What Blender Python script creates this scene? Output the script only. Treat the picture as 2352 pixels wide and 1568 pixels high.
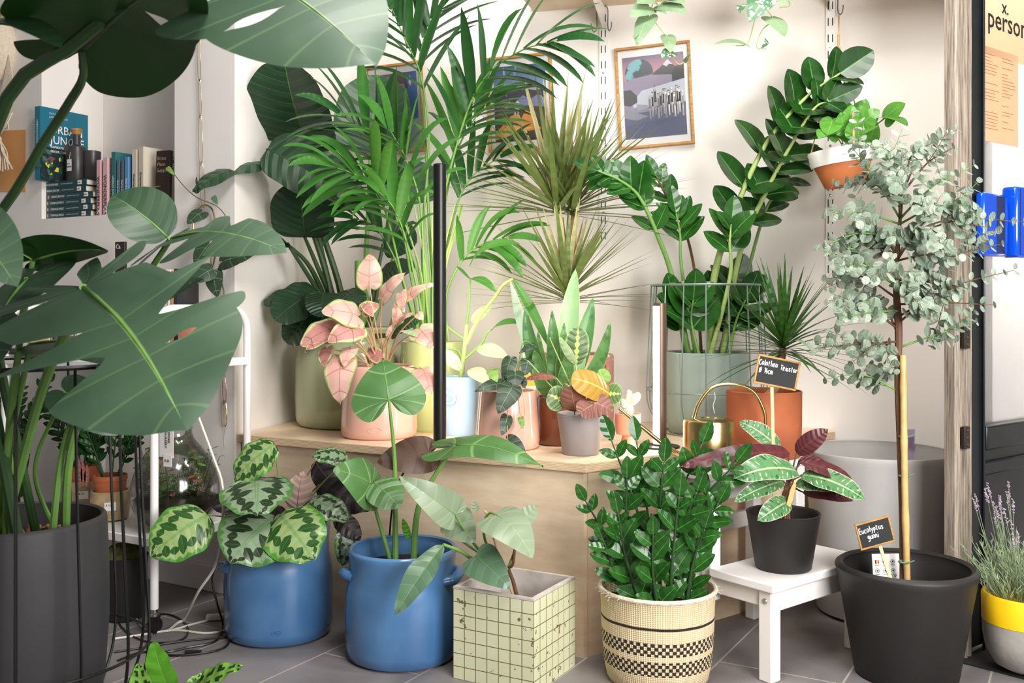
import bpy, math, random
import numpy as np
from mathutils import Vector, Matrix
SC = bpy.context.scene
for o_ in list(bpy.data.objects): bpy.data.objects.remove(o_)
# ---------------------------------------------------------------- camera, world, light
cam_d = bpy.data.cameras.new('camera'); cam = bpy.data.objects.new('camera', cam_d)
SC.collection.objects.link(cam); SC.camera = cam
cam.location = (0, 0, 1.0); cam.rotation_euler = (math.pi/2, 0, 0)
cam_d.sensor_width = 36; cam_d.lens = 35; cam_d.shift_y = -0.037; cam_d.clip_start = 0.05
cam_d.dof.use_dof = True; cam_d.dof.focus_distance = 2.9; cam_d.dof.aperture_fstop = 7.0
SC.view_settings.view_transform = 'Standard'; SC.view_settings.look = 'None'
SC.view_settings.gamma = 1; SC.view_settings.use_curve_mapping = False
SC.view_settings.exposure = 0.18
SC.cycles.use_denoising = True
SC.cycles.max_bounces = 8; SC.cycles.caustics_reflective = False; SC.cycles.caustics_refractive = False
SC.cycles.transparent_max_bounces = 16
wd = bpy.data.worlds.new('world'); SC.world = wd; wd.use_nodes = True
wd.node_tree.nodes['Background'].inputs[0].default_value = (1.0, .965, .94, 1)
wd.node_tree.nodes['Background'].inputs[1].default_value = .19
def area(name, loc, target, sx, sy, power, col=(1, 1, 1)):
    d = bpy.data.lights.new(name, 'AREA'); d.shape = 'RECTANGLE'; d.size = sx; d.size_y = sy
    d.energy = power; d.color = col
    o = bpy.data.objects.new(name, d); SC.collection.objects.link(o); o.location = loc
    o.rotation_euler = (Vector(target)-Vector(loc)).to_track_quat('-Z', 'Y').to_euler()
    return o
area('shop_window_daylight', (1.55, .15, 1.45), (.75, 3.6, .75), 1.5, 1.3, 126, (1, .985, .965))
area('ceiling_light_panel', (.05, 1.6, 3.1), (.3, 3.1, .5), .6, 1.2, 52, (1, .96, .91))
area('ceiling_wall_light', (1.0, 2.35, 3.05), (1.15, 3.45, 1.0), .9, .3, 24, (1, .975, .94))
area('doorway_daylight', (1.95, 3.85, 2.3), (2.2, 5.1, .9), .8, .8, 150, (1, .99, .97))
# ---------------------------------------------------------------- helpers
F = 2352*35/36.0
def P(px, py, Y): return np.array([(px-1176)*Y/F, Y, 1-(py-697)*Y/F])
A = lambda *a: np.array(a, float)
def nrm(v): v = np.asarray(v, float); return v/max(np.linalg.norm(v), 1e-9)
Wo = {}                                    # world origin of every object
def link(o): SC.collection.objects.link(o); return o
def tag(o, label, cat, group=None, kind=None):
    if label: o['label'] = label
    if cat: o['category'] = cat
    if group: o['group'] = group
    if kind: o['kind'] = kind
    return o
def thing(name, loc, label, cat, group=None):
    o = link(bpy.data.objects.new(name, None)); o.empty_display_size = .05
    o.location = [float(c) for c in loc]; Wo[o.name] = np.asarray(loc, float)
    return tag(o, label, cat, group)
class MB:
    def __init__(s): s.v = []; s.f = []; s.uv = []; s.m = []; s.n = 0
    def add(s, v, f, uv=None, m=0):
        v = np.asarray(v, float).reshape(-1, 3)
        s.v.append(v); k = s.n
        s.f += [tuple(int(i)+k for i in q) for q in f]; s.m += [m]*len(f)
        s.uv.append(np.zeros((len(v), 2)) if uv is None else np.asarray(uv, float).reshape(-1, 2))
        s.n += len(v); return s
    def build(s, name, mats, parent=None, loc=None, label=None, cat=None, group=None, kind=None, bevel=0, sharp=38, flat=False, origin=True):
        v = np.concatenate(s.v); uv = np.concatenate(s.uv)
        if parent is not None: org = Wo[parent.name]
        elif loc is not None: org = np.asarray(loc, float)
        else:
            lo, hi = v.min(0), v.max(0); org = A((lo[0]+hi[0])/2, (lo[1]+hi[1])/2, lo[2])
        me = bpy.data.meshes.new(name)
        me.from_pydata((v-org).tolist(), [], s.f)
        if not isinstance(mats, (list, tuple)): mats = [mats]
        for m in mats: me.materials.append(m)
        me.polygons.foreach_set('material_index', s.m)
        me.polygons.foreach_set('use_smooth', [not flat]*len(s.f))
        l = me.uv_layers.new(name='UVMap'); li = np.zeros(len(me.loops), dtype=np.int32)
        me.loops.foreach_get('vertex_index', li); l.data.foreach_set('uv', uv[li].astype(np.float32).ravel())
        me.update()
        if not flat and sharp: me.set_sharp_from_angle(angle=math.radians(sharp))
        o = link(bpy.data.objects.new(name, me)); Wo[o.name] = org
        if parent is not None: o.parent = parent
        else: o.location = org.tolist()
        if bevel:
            b = o.modifiers.new('edge', 'BEVEL'); b.width = bevel; b.segments = 2; b.limit_method = 'ANGLE'
        return tag(o, label, cat, group, kind)
AX = np.eye(3)
def box(mb, c, size, ax=AX, m=0):
    c = np.asarray(c, float); ax = np.asarray(ax, float)
    s = np.array([[x, y, z] for x in (-.5, .5) for y in (-.5, .5) for z in (-.5, .5)])*np.asarray(size, float)
    v = c+s@ax
    f = [(0, 1, 3, 2), (4, 6, 7, 5), (0, 4, 5, 1), (2, 3, 7, 6), (0, 2, 6, 4), (1, 5, 7, 3)]
    if np.linalg.det(ax) < 0: f = [q[::-1] for q in f]
    return mb.add(v, f, None, m)
def cbox(mb, o, a, b, c, m=0):           # box from a corner and three edge vectors
    a, b, c = map(lambda t: np.asarray(t, float), (a, b, c)); L = [np.linalg.norm(t) for t in (a, b, c)]
    return box(mb, np.asarray(o, float)+(a+b+c)/2, L, [a/L[0], b/L[1], c/L[2]], m)
def prism(mb, poly, z0, z1, m=0):        # xy polygon extruded in z (counter-clockwise)
    n = len(poly); p = np.asarray(poly, float)
    v = np.vstack([np.c_[p, np.full(n, z0)], np.c_[p, np.full(n, z1)]])
    f = [tuple(range(n))[::-1], tuple(range(n, 2*n))]+[(i, (i+1) % n, n+(i+1) % n, n+i) for i in range(n)]
    return mb.add(v, f, None, m)
def frames(p):
    t = np.gradient(p, axis=0); t /= np.maximum(np.linalg.norm(t, axis=1), 1e-9)[:, None]
    u = np.zeros_like(p); r = A(0, 0, 1) if abs(t[0][2]) < .9 else A(1, 0, 0)
    u[0] = nrm(np.cross(t[0], r))
    for i in range(1, len(p)):
        w = u[i-1]-t[i]*np.dot(u[i-1], t[i]); u[i] = nrm(w)
    return t, u, np.cross(t, u)
def tube(mb, pts, r, n=8, m=0, cap=True, closed=False):
    p = np.asarray(pts, float); k = len(p); r = np.broadcast_to(np.asarray(r, float), (k,))
    t, u, w = frames(p)
    a = np.linspace(0, 2*math.pi, n, endpoint=False)
    v = p[:, None]+r[:, None, None]*(np.cos(a)[None, :, None]*u[:, None]+np.sin(a)[None, :, None]*w[:, None])
    f = [(i*n+j, i*n+(j+1) % n, (i+1)*n+(j+1) % n, (i+1)*n+j) for i in range(k-1) for j in range(n)]
    if closed: f += [((k-1)*n+j, (k-1)*n+(j+1) % n, (j+1) % n, j) for j in range(n)]
    elif cap: f += [tuple(range(n))[::-1], tuple((k-1)*n+j for j in range(n))]
    uv = np.stack(np.broadcast_arrays(np.linspace(0, 1, n)[None], np.linspace(0, 1, k)[:, None]), -1)
    return mb.add(v, f, uv, m)
def ring(mb, c, R, r, n=48, k=6, ax=AX, m=0, sy=1):
    a = np.linspace(0, 2*math.pi, n, endpoint=False)
    p = np.asarray(c, float)+np.c_[np.cos(a)*R, np.sin(a)*R*sy, 0*a]@np.asarray(ax, float)
    return tube(mb, p, r, k, m, closed=True)
def lathe(mb, prof, c, n=48, m=0, tilt=None, mats=None):
    p = np.asarray(prof, float); k = len(p); a = np.linspace(0, 2*math.pi, n+1)
    v = np.zeros((k, n+1, 3)); v[..., 0] = p[:, :1]*np.cos(a); v[..., 1] = p[:, :1]*np.sin(a); v[..., 2] = p[:, 1:]
    if tilt is not None: v = v@np.asarray(tilt)
    v += np.asarray(c, float)
    f = [(i*(n+1)+j, i*(n+1)+j+1, (i+1)*(n+1)+j+1, (i+1)*(n+1)+j) for i in range(k-1) for j in range(n)]
    dl = np.r_[0, np.cumsum(np.linalg.norm(np.diff(p, axis=0), axis=1))]; dl /= dl[-1]
    uv = np.stack(np.broadcast_arrays((a/(2*math.pi))[None], dl[:, None]), -1)
    v = v.reshape(-1, 3); mm = MB(); 
    # weld the seam
    idx = np.arange(k*(n+1)).reshape(k, n+1); idx[:, n] = idx[:, 0]; idx = idx.ravel()
    f = [tuple(dict.fromkeys(idx[list(q)])) for q in f]
    if mats is None: return mb.add(v, f, uv, m)
    mb.add(v, f, uv, 0)
    for i in range(k-1):
        for j in range(n): mb.m[len(mb.m)-len(f)+i*n+j] = mats[i]
    return mb
def pot_prof(prof, th=.008, floor=.02):  # outer profile (bottom to rim) -> closed vessel with inside wall
    p = list(prof); rim = p[-1]
    inn = [(max(r-th, .002), z) for r, z in p[::-1] if z > p[0][1]+floor]
    fz = p[0][1]+floor; fr = max(float(np.interp(fz, [q[1] for q in p], [q[0] for q in p]))-th, .002)
    return [(.0005, p[0][1])]+p+[(rim[0]-th*.5, rim[1]+th*.35)]+inn+[(fr, fz), (.0005, fz)]
def spl(pts, n=24):                       # Catmull-Rom through points
    p = np.asarray(pts, float)
    if len(p) == 2: return p[0]+(p[1]-p[0])*np.linspace(0, 1, n)[:, None]
    q = np.vstack([2*p[0]-p[1], p, 2*p[-1]-p[-2]]); out = []
    for t in np.linspace(0, len(p)-1-1e-6, n):
        i = int(t); f = t-i; a, b, c, d = q[i:i+4]
        out.append(.5*(2*b+(c-a)*f+(2*a-5*b+4*c-d)*f*f+(3*b-a-3*c+d)*f**3))
    return np.array(out)
# ---- leaves -----------------------------------------------------------------
SH = dict(
 ov=[(0, 0), (.45, .03), (.86, .2), (1, .42), (.85, .7), (.45, .9), (0, 1)],
 lan=[(0, 0), (.35, .06), (.8, .25), (1, .45), (.78, .72), (.34, .92), (0, 1)],
 strel=[(0, 0), (.55, .01), (.93, .14), (1, .42), (.9, .72), (.5, .94), (0, 1)],
 heart=[(0, .03), (.12, -.13), (.5, -.2), (.9, -.06), (1, .2), (.85, .5), (.45, .82), (.1, .97), (0, 1)],
 arrow=[(0, .02), (.2, -.22), (.55, -.36), (.85, -.22), (1, .08), (.82, .42), (.45, .76), (.12, .95), (0, 1)],
 phil=[(0, .0), (.3, -.06), (.75, -.08), (1, .1), (.9, .35), (.62, .65), (.25, .9), (0, 1)],
 rnd=[(0, 0), (.5, .06), (.9, .28), (1, .5), (.9, .76), (.5, .96), (0, 1)],
 mon=[(0, .02), (.1, -.2), (.35, -.34), (.7, -.34), (.95, -.12), (1, .16), (.9, .45), (.66, .7), (.3, .9), (0, 1)])
SHD = {k: spl([(a, b, 0) for a, b in v], 160)[:, :2] for k, v in SH.items()}
_d = SHD['mon']; _a = np.r_[0, np.cumsum(np.hypot(np.diff(_d[:, 0])*.5, np.diff(_d[:, 1])))]; _a /= _a[-1]
SHD['mon'] = np.c_[np.interp(np.linspace(0, 1, 160), _a, _d[:, 0]), np.interp(np.linspace(0, 1, 160), _a, _d[:, 1])]
def leaf(mb, B, T, N, W, shape='ov', nt=14, ns=4, bend=0., fold=0., cup=0., wave=0., wf=3, slits=(), slant=.5, t0=None, m=0, ph=None, side=0.):
    """one blade from petiole point B to tip T, facing N, width W; u = across, v = along the veins"""
    B, T = np.asarray(B, float), np.asarray(T, float); L = np.linalg.norm(T-B); y = (T-B)/L
    N = np.asarray(N, float); N = nrm(N-y*np.dot(N, y)); x = np.cross(y, N)
    D = SHD[shape]; dt = np.linspace(0, 1, len(D)); ph = random.random()*6.3 if ph is None else ph
    sl = sorted(slits)
    for sg in (-1, 1):
        cuts = [q for q in sl if q[3] in (0, sg)] if sl else []
        ed = [(0, 2, 0, 0, 1.)]+[(q[0], q[1], q[2], sg, q[4]) for q in cuts]+[(1, 2, 0, 0, 1.)]
        for a, b in zip(ed[:-1], ed[1:]):
            k = max(2, int(round(nt*(b[0]-a[0])))) if cuts else nt
            q = np.linspace(0, 1, k+1)[:, None]; s = np.linspace(0, 1, ns+1)[None]
            def gap(e):
                if e[1] > 1: return 0*s
                z = np.clip((s-e[1])/(e[4]-e[1]), 0, 1)
                return e[2]*(np.sin(math.pi*np.clip(z, 0, 1)) if e[4] < .99 else z**.55)
            t = (a[0]+gap(a))+q*((b[0]-gap(b))-(a[0]+gap(a))); t = np.clip(t, 0, 1)
            s2 = s*np.ones_like(q)
            if cuts: s2 = s2*(1-.10*np.abs(2*q-1)**3*(1 if True else 0)*np.clip(s*2-1, 0, 1))
            mx = np.interp(t, dt, D[:, 0])*W/2; my = np.interp(t, dt, D[:, 1])*L
            sy = np.maximum(my-slant*mx, 0*my) if t0 is None else L*.94*np.clip((t-t0)/(1-t0), 0, 1)**1.05; sy = np.where(my < 0, 0, sy); sy = np.minimum(sy, L)
            cx, cy = mx*.5, sy+(my-sy)*.28
            X = 2*(1-s2)*s2*cx+s2**2*mx; Y = (1-s2)**2*sy+2*(1-s2)*s2*cy+s2**2*my
            yn = Y/L
            Z = bend*L*4*yn*(1-np.clip(yn, -.2, 1))+fold*X-cup*X*X/(W/2)
            if wave: Z = Z+wave*L*s2**2*np.sin(t*wf*6.283+ph+sg)
            C = side*L*(yn*yn-yn)
            v = B+(sg*X+C)[..., None]*x+Y[..., None]*y+Z[..., None]*N
            n1 = ns+1
            f = [(i*n1+j, i*n1+j+1, (i+1)*n1+j+1, (i+1)*n1+j) for i in range(k) for j in range(ns)]
            if sg < 0: f = [g[::-1] for g in f]
            uv = np.stack([.5+.5*sg*s2, t], -1)
            mb.add(v, f, uv, m)
    return B, T
def midrib(mb, B, T, N, r, bend=0., m=1, n=8, L1=.9, off=-.0005, side=0.):
    B, T = np.asarray(B, float), np.asarray(T, float); L = np.linalg.norm(T-B); y = (T-B)/L
    N = nrm(np.asarray(N)-y*np.dot(N, y)); q = np.linspace(0, L1, n); x = np.cross(y, N)
    p = B+q[:, None]*L*y+((bend*4*q*(1-q))[:, None]*L+off)*N+(side*L*(q*q-q))[:, None]*x
    tube(mb, p, np.linspace(r, r*.25, n), 5, m)
def ribbon(mb, pts, w, N, fold=.25, m=0):
    p = np.asarray(pts, float); k = len(p); t = np.gradient(p, axis=0); t /= np.maximum(np.linalg.norm(t, axis=1), 1e-9)[:, None]
    N = np.broadcast_to(np.asarray(N, float), (k, 3)); x = np.cross(t, N); x /= np.maximum(np.linalg.norm(x, axis=1), 1e-9)[:, None]
    nn = np.cross(x, t); w = np.asarray(w, float)[:, None]/2
    v = np.stack([p-x*w+nn*w*fold, p, p+x*w+nn*w*fold], 1)
    f = [(i*3+j, i*3+j+1, i*3+3+j+1, i*3+3+j) for i in range(k-1) for j in range(2)]
    uv = np.stack(np.broadcast_arrays(A(0, .5, 1)[None], np.linspace(0, 1, k)[:, None]), -1)
    return mb.add(v, f, uv, m)
def wclamp(p):                              # keep leaf tips in front of the back wall
    d = (P0-p)@A(.267, .9637, 0); return p+np.maximum(.012-d, 0)[:, None]*mw
def arc(B, d, L, droop, n=7, g=A(0, 0, -1)):   # gravity-bent path
    d = nrm(d); q = np.linspace(0, 1, n); p = [np.asarray(B, float)]
    for i in range(1, n):
        dd = nrm(d+g*droop*q[i]**1.3); p.append(p[-1]+dd*L/(n-1))
    return wclamp(np.array(p))
RB = lambda n: np.sin(np.linspace(.12, 1, n)*math.pi)**.7*np.r_[np.ones(n-1), .05]
# ---------------------------------------------------------------- materials
def C(h):
    h = h.lstrip('#'); r = [int(h[i:i+2], 16)/255 for i in (0, 2, 4)]
    return tuple([(c/12.92 if c <= .04045 else ((c+.055)/1.055)**2.4) for c in r]+[1.0])
class G:
    def __init__(s, name):
        s.mat = bpy.data.materials.new(name); s.mat.use_nodes = True; s.t = s.mat.node_tree
        s.b = s.t.nodes['Principled BSDF']; s.out = s.t.nodes['Material Output']
    def put(s, sock, v):
        if hasattr(v, 'is_output'): s.t.links.new(v, sock)
        elif v is not None: sock.default_value = v
    def n(s, ty, **kw):
        nd = s.t.nodes.new('ShaderNode'+ty)
        for k, v in kw.items():
            if k in nd.inputs: s.put(nd.inputs[k], v)
            else: setattr(nd, k, v)
        return nd
    def m(s, op, a, b=None, c=None):
        nd = s.t.nodes.new('ShaderNodeMath'); nd.operation = op
        for i, v in enumerate((a, b, c)):
            if v is not None: s.put(nd.inputs[i], v)
        return nd.outputs[0]
    def ss(s, x, a, b):                     # smoothstep a..b
        nd = s.t.nodes.new('ShaderNodeMapRange'); nd.interpolation_type = 'SMOOTHSTEP'
        s.put(nd.inputs[0], x); nd.inputs[1].default_value = a; nd.inputs[2].default_value = b
        return nd.outputs[0]
    def mix(s, f, a, b):
        nd = s.t.nodes.new('ShaderNodeMix'); nd.data_type = 'RGBA'
        s.put(nd.inputs[0], f); s.put(nd.inputs[6], a); s.put(nd.inputs[7], b); return nd.outputs[2]
    def uv(s):
        sp = s.n('SeparateXYZ', Vector=s.n('TexCoord').outputs['UV']); return sp.outputs[0], sp.outputs[1]
    def noise(s, scale, vec=None, detail=3, out=0, rough=.5):
        nd = s.n('TexNoise', Scale=scale, Detail=detail, Roughness=rough)
        if vec is None: vec = s.n('TexCoord').outputs['Object']
        s.t.links.new(vec, nd.inputs['Vector']); return nd.outputs[out]
    def bump(s, h, strength=.3, dist=.01):
        nd = s.n('Bump', Strength=strength, Distance=dist, Height=h); s.t.links.new(nd.outputs[0], s.b.inputs['Normal'])
    def vec(s, x, y, z=0):
        nd = s.n('CombineXYZ'); [s.put(nd.inputs[i], v) for i, v in enumerate((x, y, z))]; return nd.outputs[0]
    def fin(s, col=None, rough=.5, metal=0, coat=0, spec=.5, trans=0, tcol=None):
        b = s.b; s.put(b.inputs['Base Color'], col); s.put(b.inputs['Roughness'], rough)
        b.inputs['Metallic'].default_value = metal; b.inputs['Coat Weight'].default_value = coat
        b.inputs['Coat Roughness'].default_value = .08; b.inputs['Specular IOR Level'].default_value = spec
        if trans:
            tr = s.n('BsdfTranslucent'); s.put(tr.inputs['Color'], tcol if tcol is not None else col)
            mx = s.n('MixShader'); mx.inputs[0].default_value = trans
            s.t.links.new(b.outputs[0], mx.inputs[1]); s.t.links.new(tr.outputs[0], mx.inputs[2])
            s.t.links.new(mx.outputs[0], s.out.inputs[0])
        return s.mat
def plain(name, h, rough=.5, metal=0, coat=0, var=.12, scale=12, bump=0, bs=60, spec=.5, h2=None):
    g = G(name); c = C(h); d = C(h2) if h2 else tuple([x*(1-var) for x in c[:3]]+[1])
    col = g.mix(g.ss(g.noise(scale), .35, .65), c, d)
    if bump: g.bump(g.noise(bs), bump, .004)
    return g.fin(col, rough, metal, coat, spec)
def emit(name, h, st):
    g = G(name); e = g.n('Emission', Color=C(h), Strength=st); g.t.links.new(e.outputs[0], g.out.inputs[0]); return g.mat
def leafmat(name, base, base2=None, vein=None, nv=9, vw=.06, va=.5, rib=.035, under=None, rough=.42, trans=.18, edge=None, pat=None, var=5., tcol=None, spec=.45, bmp=.25, ribc=None):
    g = G(name); u, v = g.uv(); S = g.m('ABSOLUTE', g.m('MULTIPLY_ADD', u, 2, -1))
    c = g.mix(g.ss(g.noise(var), .35, .68), C(base), C(base2 or base))
    fr = g.m('ABSOLUTE', g.m('SUBTRACT', g.m('FRACT', g.m('MULTIPLY', v, nv)), .5))
    if pat: c = pat(g, c, S, v, fr)
    lat = g.m('SUBTRACT', 1, g.ss(fr, vw*.3, vw*1.6))
    if vein:
        c = g.mix(g.m('MULTIPLY', lat, va), c, C(vein))
        c = g.mix(g.m('SUBTRACT', 1, g.ss(S, rib*.5, rib*1.4)), c, C(ribc or vein))
    if edge: c = g.mix(g.ss(S, .94, .985), c, C(edge))
    if under is not None:
        c = g.mix(g.n('NewGeometry').outputs['Backfacing'], c, C(under))
    h = g.m('ADD', g.m('MULTIPLY', fr, 1.0), g.m('MULTIPLY', g.noise(9), .5)); g.bump(h, bmp, .012)
    return g.fin(c, rough, 0, 0, spec, trans, C(tcol) if tcol else c)
def pat_peacock(dark, mid):
    def f(g, c, S, v, fr):
        # fr is .5 on a vein and 0 midway; dark lozenges sit on the veins, long and short ones in turn
        fr2 = g.m('ADD', fr, g.m('MULTIPLY_ADD', g.noise(110), .24, -.12))
        par = g.m('GREATER_THAN', g.m('FRACT', g.m('MULTIPLY', v, 6.5)), .5)
        x = g.m('DIVIDE', g.m('SUBTRACT', S, g.m('MULTIPLY_ADD', par, .30, .10)), g.m('MULTIPLY_ADD', par, -.40, .74))
        w = g.m('SINE', g.m('MULTIPLY', g.m('MINIMUM', g.m('MAXIMUM', x, 0), 1), 3.14159))
        loz = g.ss(g.m('SUBTRACT', g.m('MULTIPLY', w, .60), fr2), -.02, .05)
        c = g.mix(loz, c, C(dark))
        e = g.m('ADD', S, g.m('MULTIPLY', fr2, .22)); c = g.mix(g.ss(e, .90, .96), c, C(mid))
        return g.mix(g.m('MULTIPLY', g.m('SUBTRACT', 1, g.ss(S, .03, .10)), .45), c, C(mid))
    return f
M = {}
M['wall'] = plain('white_wall_paint', '#f1ebe6', .75, var=.03, scale=3, bump=.05, bs=40)
M['ply'] = None
def wood(name, h, h2, ax=(1, 14, 14), rough=.5, scale=3):
    g = G(name); mp = g.n('Mapping'); g.t.links.new(g.n('TexCoord').outputs['Object'], mp.inputs[0]); mp.inputs['Scale'].default_value = ax
    n1 = g.noise(scale, mp.outputs[0], 5, rough=.65); c = g.mix(g.ss(n1, .3, .72), C(h), C(h2)); g.bump(n1, .05, .003); return g.fin(c, rough)
M['ply'] = wood('birch_plywood', '#ead3b8', '#dcc0a0', (2, 2, 9))
M['plyedge'] = None
def plyedge():
    g = G('plywood_edge_layers'); o = g.n('SeparateXYZ', Vector=g.n('TexCoord').outputs['Object']).outputs[2]
    fr = g.m('ABSOLUTE', g.m('SUBTRACT', g.m('FRACT', g.m('MULTIPLY', o, 230)), .5))
    c = g.mix(g.ss(fr, .2, .3), C('#c6a680'), C('#e3cba9')); return g.fin(c, .6)
M['plyedge'] = plyedge()
M['oak'] = wood('oak_frame', '#c08f4e', '#9a6b34', (6, 6, 40))
M['lightwood'] = wood('light_wood', '#e3c397', '#cfa878', (20, 20, 3))
M['oldwood'] = wood('weathered_wood', '#ab9e90', '#64574a', (70, 70, 2.5), .7, 3)
M['blackwood'] = plain('black_painted_door', '#15181b', .35, var=.3)
M['white'] = plain('white_lacquer', '#efeae6', .35, var=.02)
M['whitemetal'] = plain('white_powder_metal', '#f2efec', .3, var=.02)
M['blackmetal'] = plain('black_metal', '#121212', .35, var=.2)
M['greymetal'] = plain('grey_wire', '#7d8a86', .4, .2, var=.1)
M['steel'] = plain('steel', '#b9b6b0', .28, 1)
M['brass'] = plain('brushed_brass', '#cdb47c', .24, 1, var=.08, scale=30)
M['copperlamp'] = plain('lamp_body', '#6f5a4c', .35, .5)
M['led'] = emit('led_strip', '#fff0d8', 45.0)
M['soil'] = plain('potting_soil', '#2a1d15', .95, var=.5, scale=90, bump=.8, bs=120)
M['bark'] = plain('bark_chips', '#8a5f3f', .9, var=.55, scale=45, bump=.6, bs=70)
M['blue'] = plain('blue_glaze', '#5580ae', .26, coat=.5, var=.28, scale=5, bump=.06, bs=9, h2='#446f9f')
M['ltblue'] = plain('pale_blue_glaze', '#93b6dc', .15, coat=.6, var=.06)
M['sage'] = plain('sage_green_glaze', '#a3ab85', .2, coat=.6, var=.06, scale=4)
M['lime'] = plain('pale_green_glaze', '#b4bd84', .18, coat=.6, var=.05, scale=4)
M['pink'] = plain('pink_glaze', '#e0b0a0', .16, coat=.7, var=.05, scale=5)
M['brownpot'] = plain('brown_glaze', '#8a5038', .2, coat=.5, var=.15)
M['coral'] = plain('coral_ceramic', '#e0957c', .35, var=.06)
M['terra'] = plain('terracotta', '#b9663f', .75, var=.14, scale=9, bump=.05)
M['terra2'] = plain('orange_terracotta', '#d07a45', .7, var=.1, scale=9)
M['whitewash'] = plain('white_rim_paint', '#efece8', .6, var=.05)
M['greypot'] = plain('grey_stone_pot', '#a09a9c', .55, var=.08, scale=10)
M['celadon'] = plain('grey_green_pot', '#93a49c', .4, var=.06, scale=4)
M['blackpot'] = plain('matt_black_pot', '#211e1d', .55, var=.15, scale=6)
M['charpot'] = plain('charcoal_pot', '#343335', .6, var=.14, scale=4)
M['planter'] = plain('light_grey_planter', '#b4b1ae', .5, var=.05)
M['yellow'] = plain('yellow_paint', '#f2c512', .5, var=.06)
M['concrete'] = plain('concrete', '#a39e98', .8, var=.2, scale=14, bump=.2)
M['stemgreen'] = plain('green_stem', '#6f9a4b', .45, var=.15)
M['stemdark'] = plain('dark_green_stem', '#33502c', .45, var=.2)
M['stempale'] = plain('pale_stem', '#a3bb6c', .5, var=.12)
M['stempink'] = plain('pink_stem', '#c79a74', .5, var=.12)
M['stembrown'] = plain('brown_stem', '#6b4a34', .7, var=.25)
M['trunk'] = plain('ringed_trunk', '#a58a63', .8, var=.3, scale=60)
M['bamboo'] = plain('bamboo_cane', '#d6b173', .45, var=.2, scale=20)
M['paper'] = plain('white_paper', '#f3efeb', .6, var=.02)
M['pages'] = plain('page_block', '#e6dccb', .8, var=.12, scale=200)
M['ink'] = plain('black_ink', '#1a1a1a', .6, var=0)
M['chalk'] = plain('white_chalk', '#f2f2ee', .9, var=.05)
M['slate'] = plain('chalkboard', '#1d1f22', .7, var=.2)
M['rope'] = plain('jute_cord', '#b79a6e', .9, var=.2, scale=150)
M['macrame'] = plain('cotton_cord', '#e2d3bd', .9, var=.15, scale=120, bump=.5, bs=200)
M['cablew'] = plain('cream_cable', '#d9d2c4', .45, var=.03)
M['cableb'] = plain('black_cable', '#141414', .4, var=.1)
M['peach'] = plain('peach_card', '#f0c9a2', .7, var=.03)
M['purplec'] = plain('lilac_card', '#cdb9de', .6, var=.03)
M['bluegloss'] = plain('blue_gloss', '#0b49c8', .12, coat=.6, var=.08)
def glass(name, col='#ffffff', rough=0., alpha=.12):
    g = G(name); gl = g.n('BsdfGlossy', Roughness=rough); tr = g.n('BsdfTransparent', Color=C(col))
    lw = g.n('LayerWeight', Blend=.35); mx = g.n('MixShader')
    g.t.links.new(g.m('MULTIPLY_ADD', lw.outputs['Fresnel'], .8, alpha*.35), mx.inputs[0]); g.t.links.new(tr.outputs[0], mx.inputs[1]); g.t.links.new(gl.outputs[0], mx.inputs[2])
    g.t.links.new(mx.outputs[0], g.out.inputs[0]); return g.mat
M['glass'] = glass('clear_glass', rough=.12); M['pglass'] = glass('picture_glazing', rough=.35, alpha=.03)
def flatc(h, rough=.6):
    k = 'c'+h
    if k not in M: M[k] = plain('colour_'+h.strip('#'), h, rough, var=0)
    return M[k]
def terrazzo():
    g = G('pink_terrazzo'); v = g.n('TexVoronoi', Scale=70.0); g.t.links.new(g.n('TexCoord').outputs['Object'], v.inputs['Vector'])
    h = g.n('SeparateXYZ', Vector=v.outputs['Color']).outputs[0]
    c = g.mix(g.ss(h, .55, .6), C('#b98273'), C('#e8d5c8')); c = g.mix(g.ss(h, .86, .9), c, C('#8a4f40'))
    c = g.mix(g.ss(v.outputs['Distance'], .3, .5), c, C('#b98273')); return g.fin(c, .4)
M['terrazzo'] = terrazzo()
def tilefloor():
    g = G('grey_floor_tiles'); mp = g.n('Mapping'); g.t.links.new(g.n('TexCoord').outputs['Object'], mp.inputs[0])
    mp.inputs['Rotation'].default_value = (0, 0, math.radians(-60)); mp.inputs['Location'].default_value = (.30, -.2235, 0)
    br = g.n('TexBrick', Scale=1.0); g.t.links.new(mp.outputs[0], br.inputs['Vector'])
    br.offset = 0.5; br.inputs['Mortar Size'].default_value = .003; br.inputs['Brick Width'].default_value = 1.0; br.inputs['Row Height'].default_value = .33333
    br.inputs['Mortar Smooth'].default_value = .2
    nz = g.noise(5, None, 6); c = g.mix(g.ss(nz, .3, .7), C('#6f6a6b'), C('#857f7e'))
    c = g.mix(br.outputs['Fac'], c, C('#aea59b')); g.bump(g.noise(20), .05, .004)
    return g.fin(c, .5)
M['floor'] = tilefloor()
def gridtile():
    g = G('cream_mosaic_tiles'); u, v = g.uv()
    fu = g.m('ABSOLUTE', g.m('SUBTRACT', g.m('FRACT', g.m('ADD', g.m('MULTIPLY', u, 7), 0)), .5)); fv = g.m('ABSOLUTE', g.m('SUBTRACT', g.m('FRACT', g.m('MULTIPLY', v, 7)), .5))
    gr = g.ss(g.m('MAXIMUM', fu, fv), .455, .475)
    chip = g.ss(g.m('ADD', g.noise(55, None, 4), g.m('MULTIPLY', g.noise(7), .35)), .83, .86)
    c = g.mix(g.ss(g.noise(3), .3, .7), C('#dcdcb8'), C('#cfd0ab')); c = g.mix(g.m('MAXIMUM', gr, chip), c, C('#76684f')); g.bump(g.m('SUBTRACT', 1, gr), .3, .003)
    return g.fin(c, .3)
M['mosaic'] = gridtile()
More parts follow.
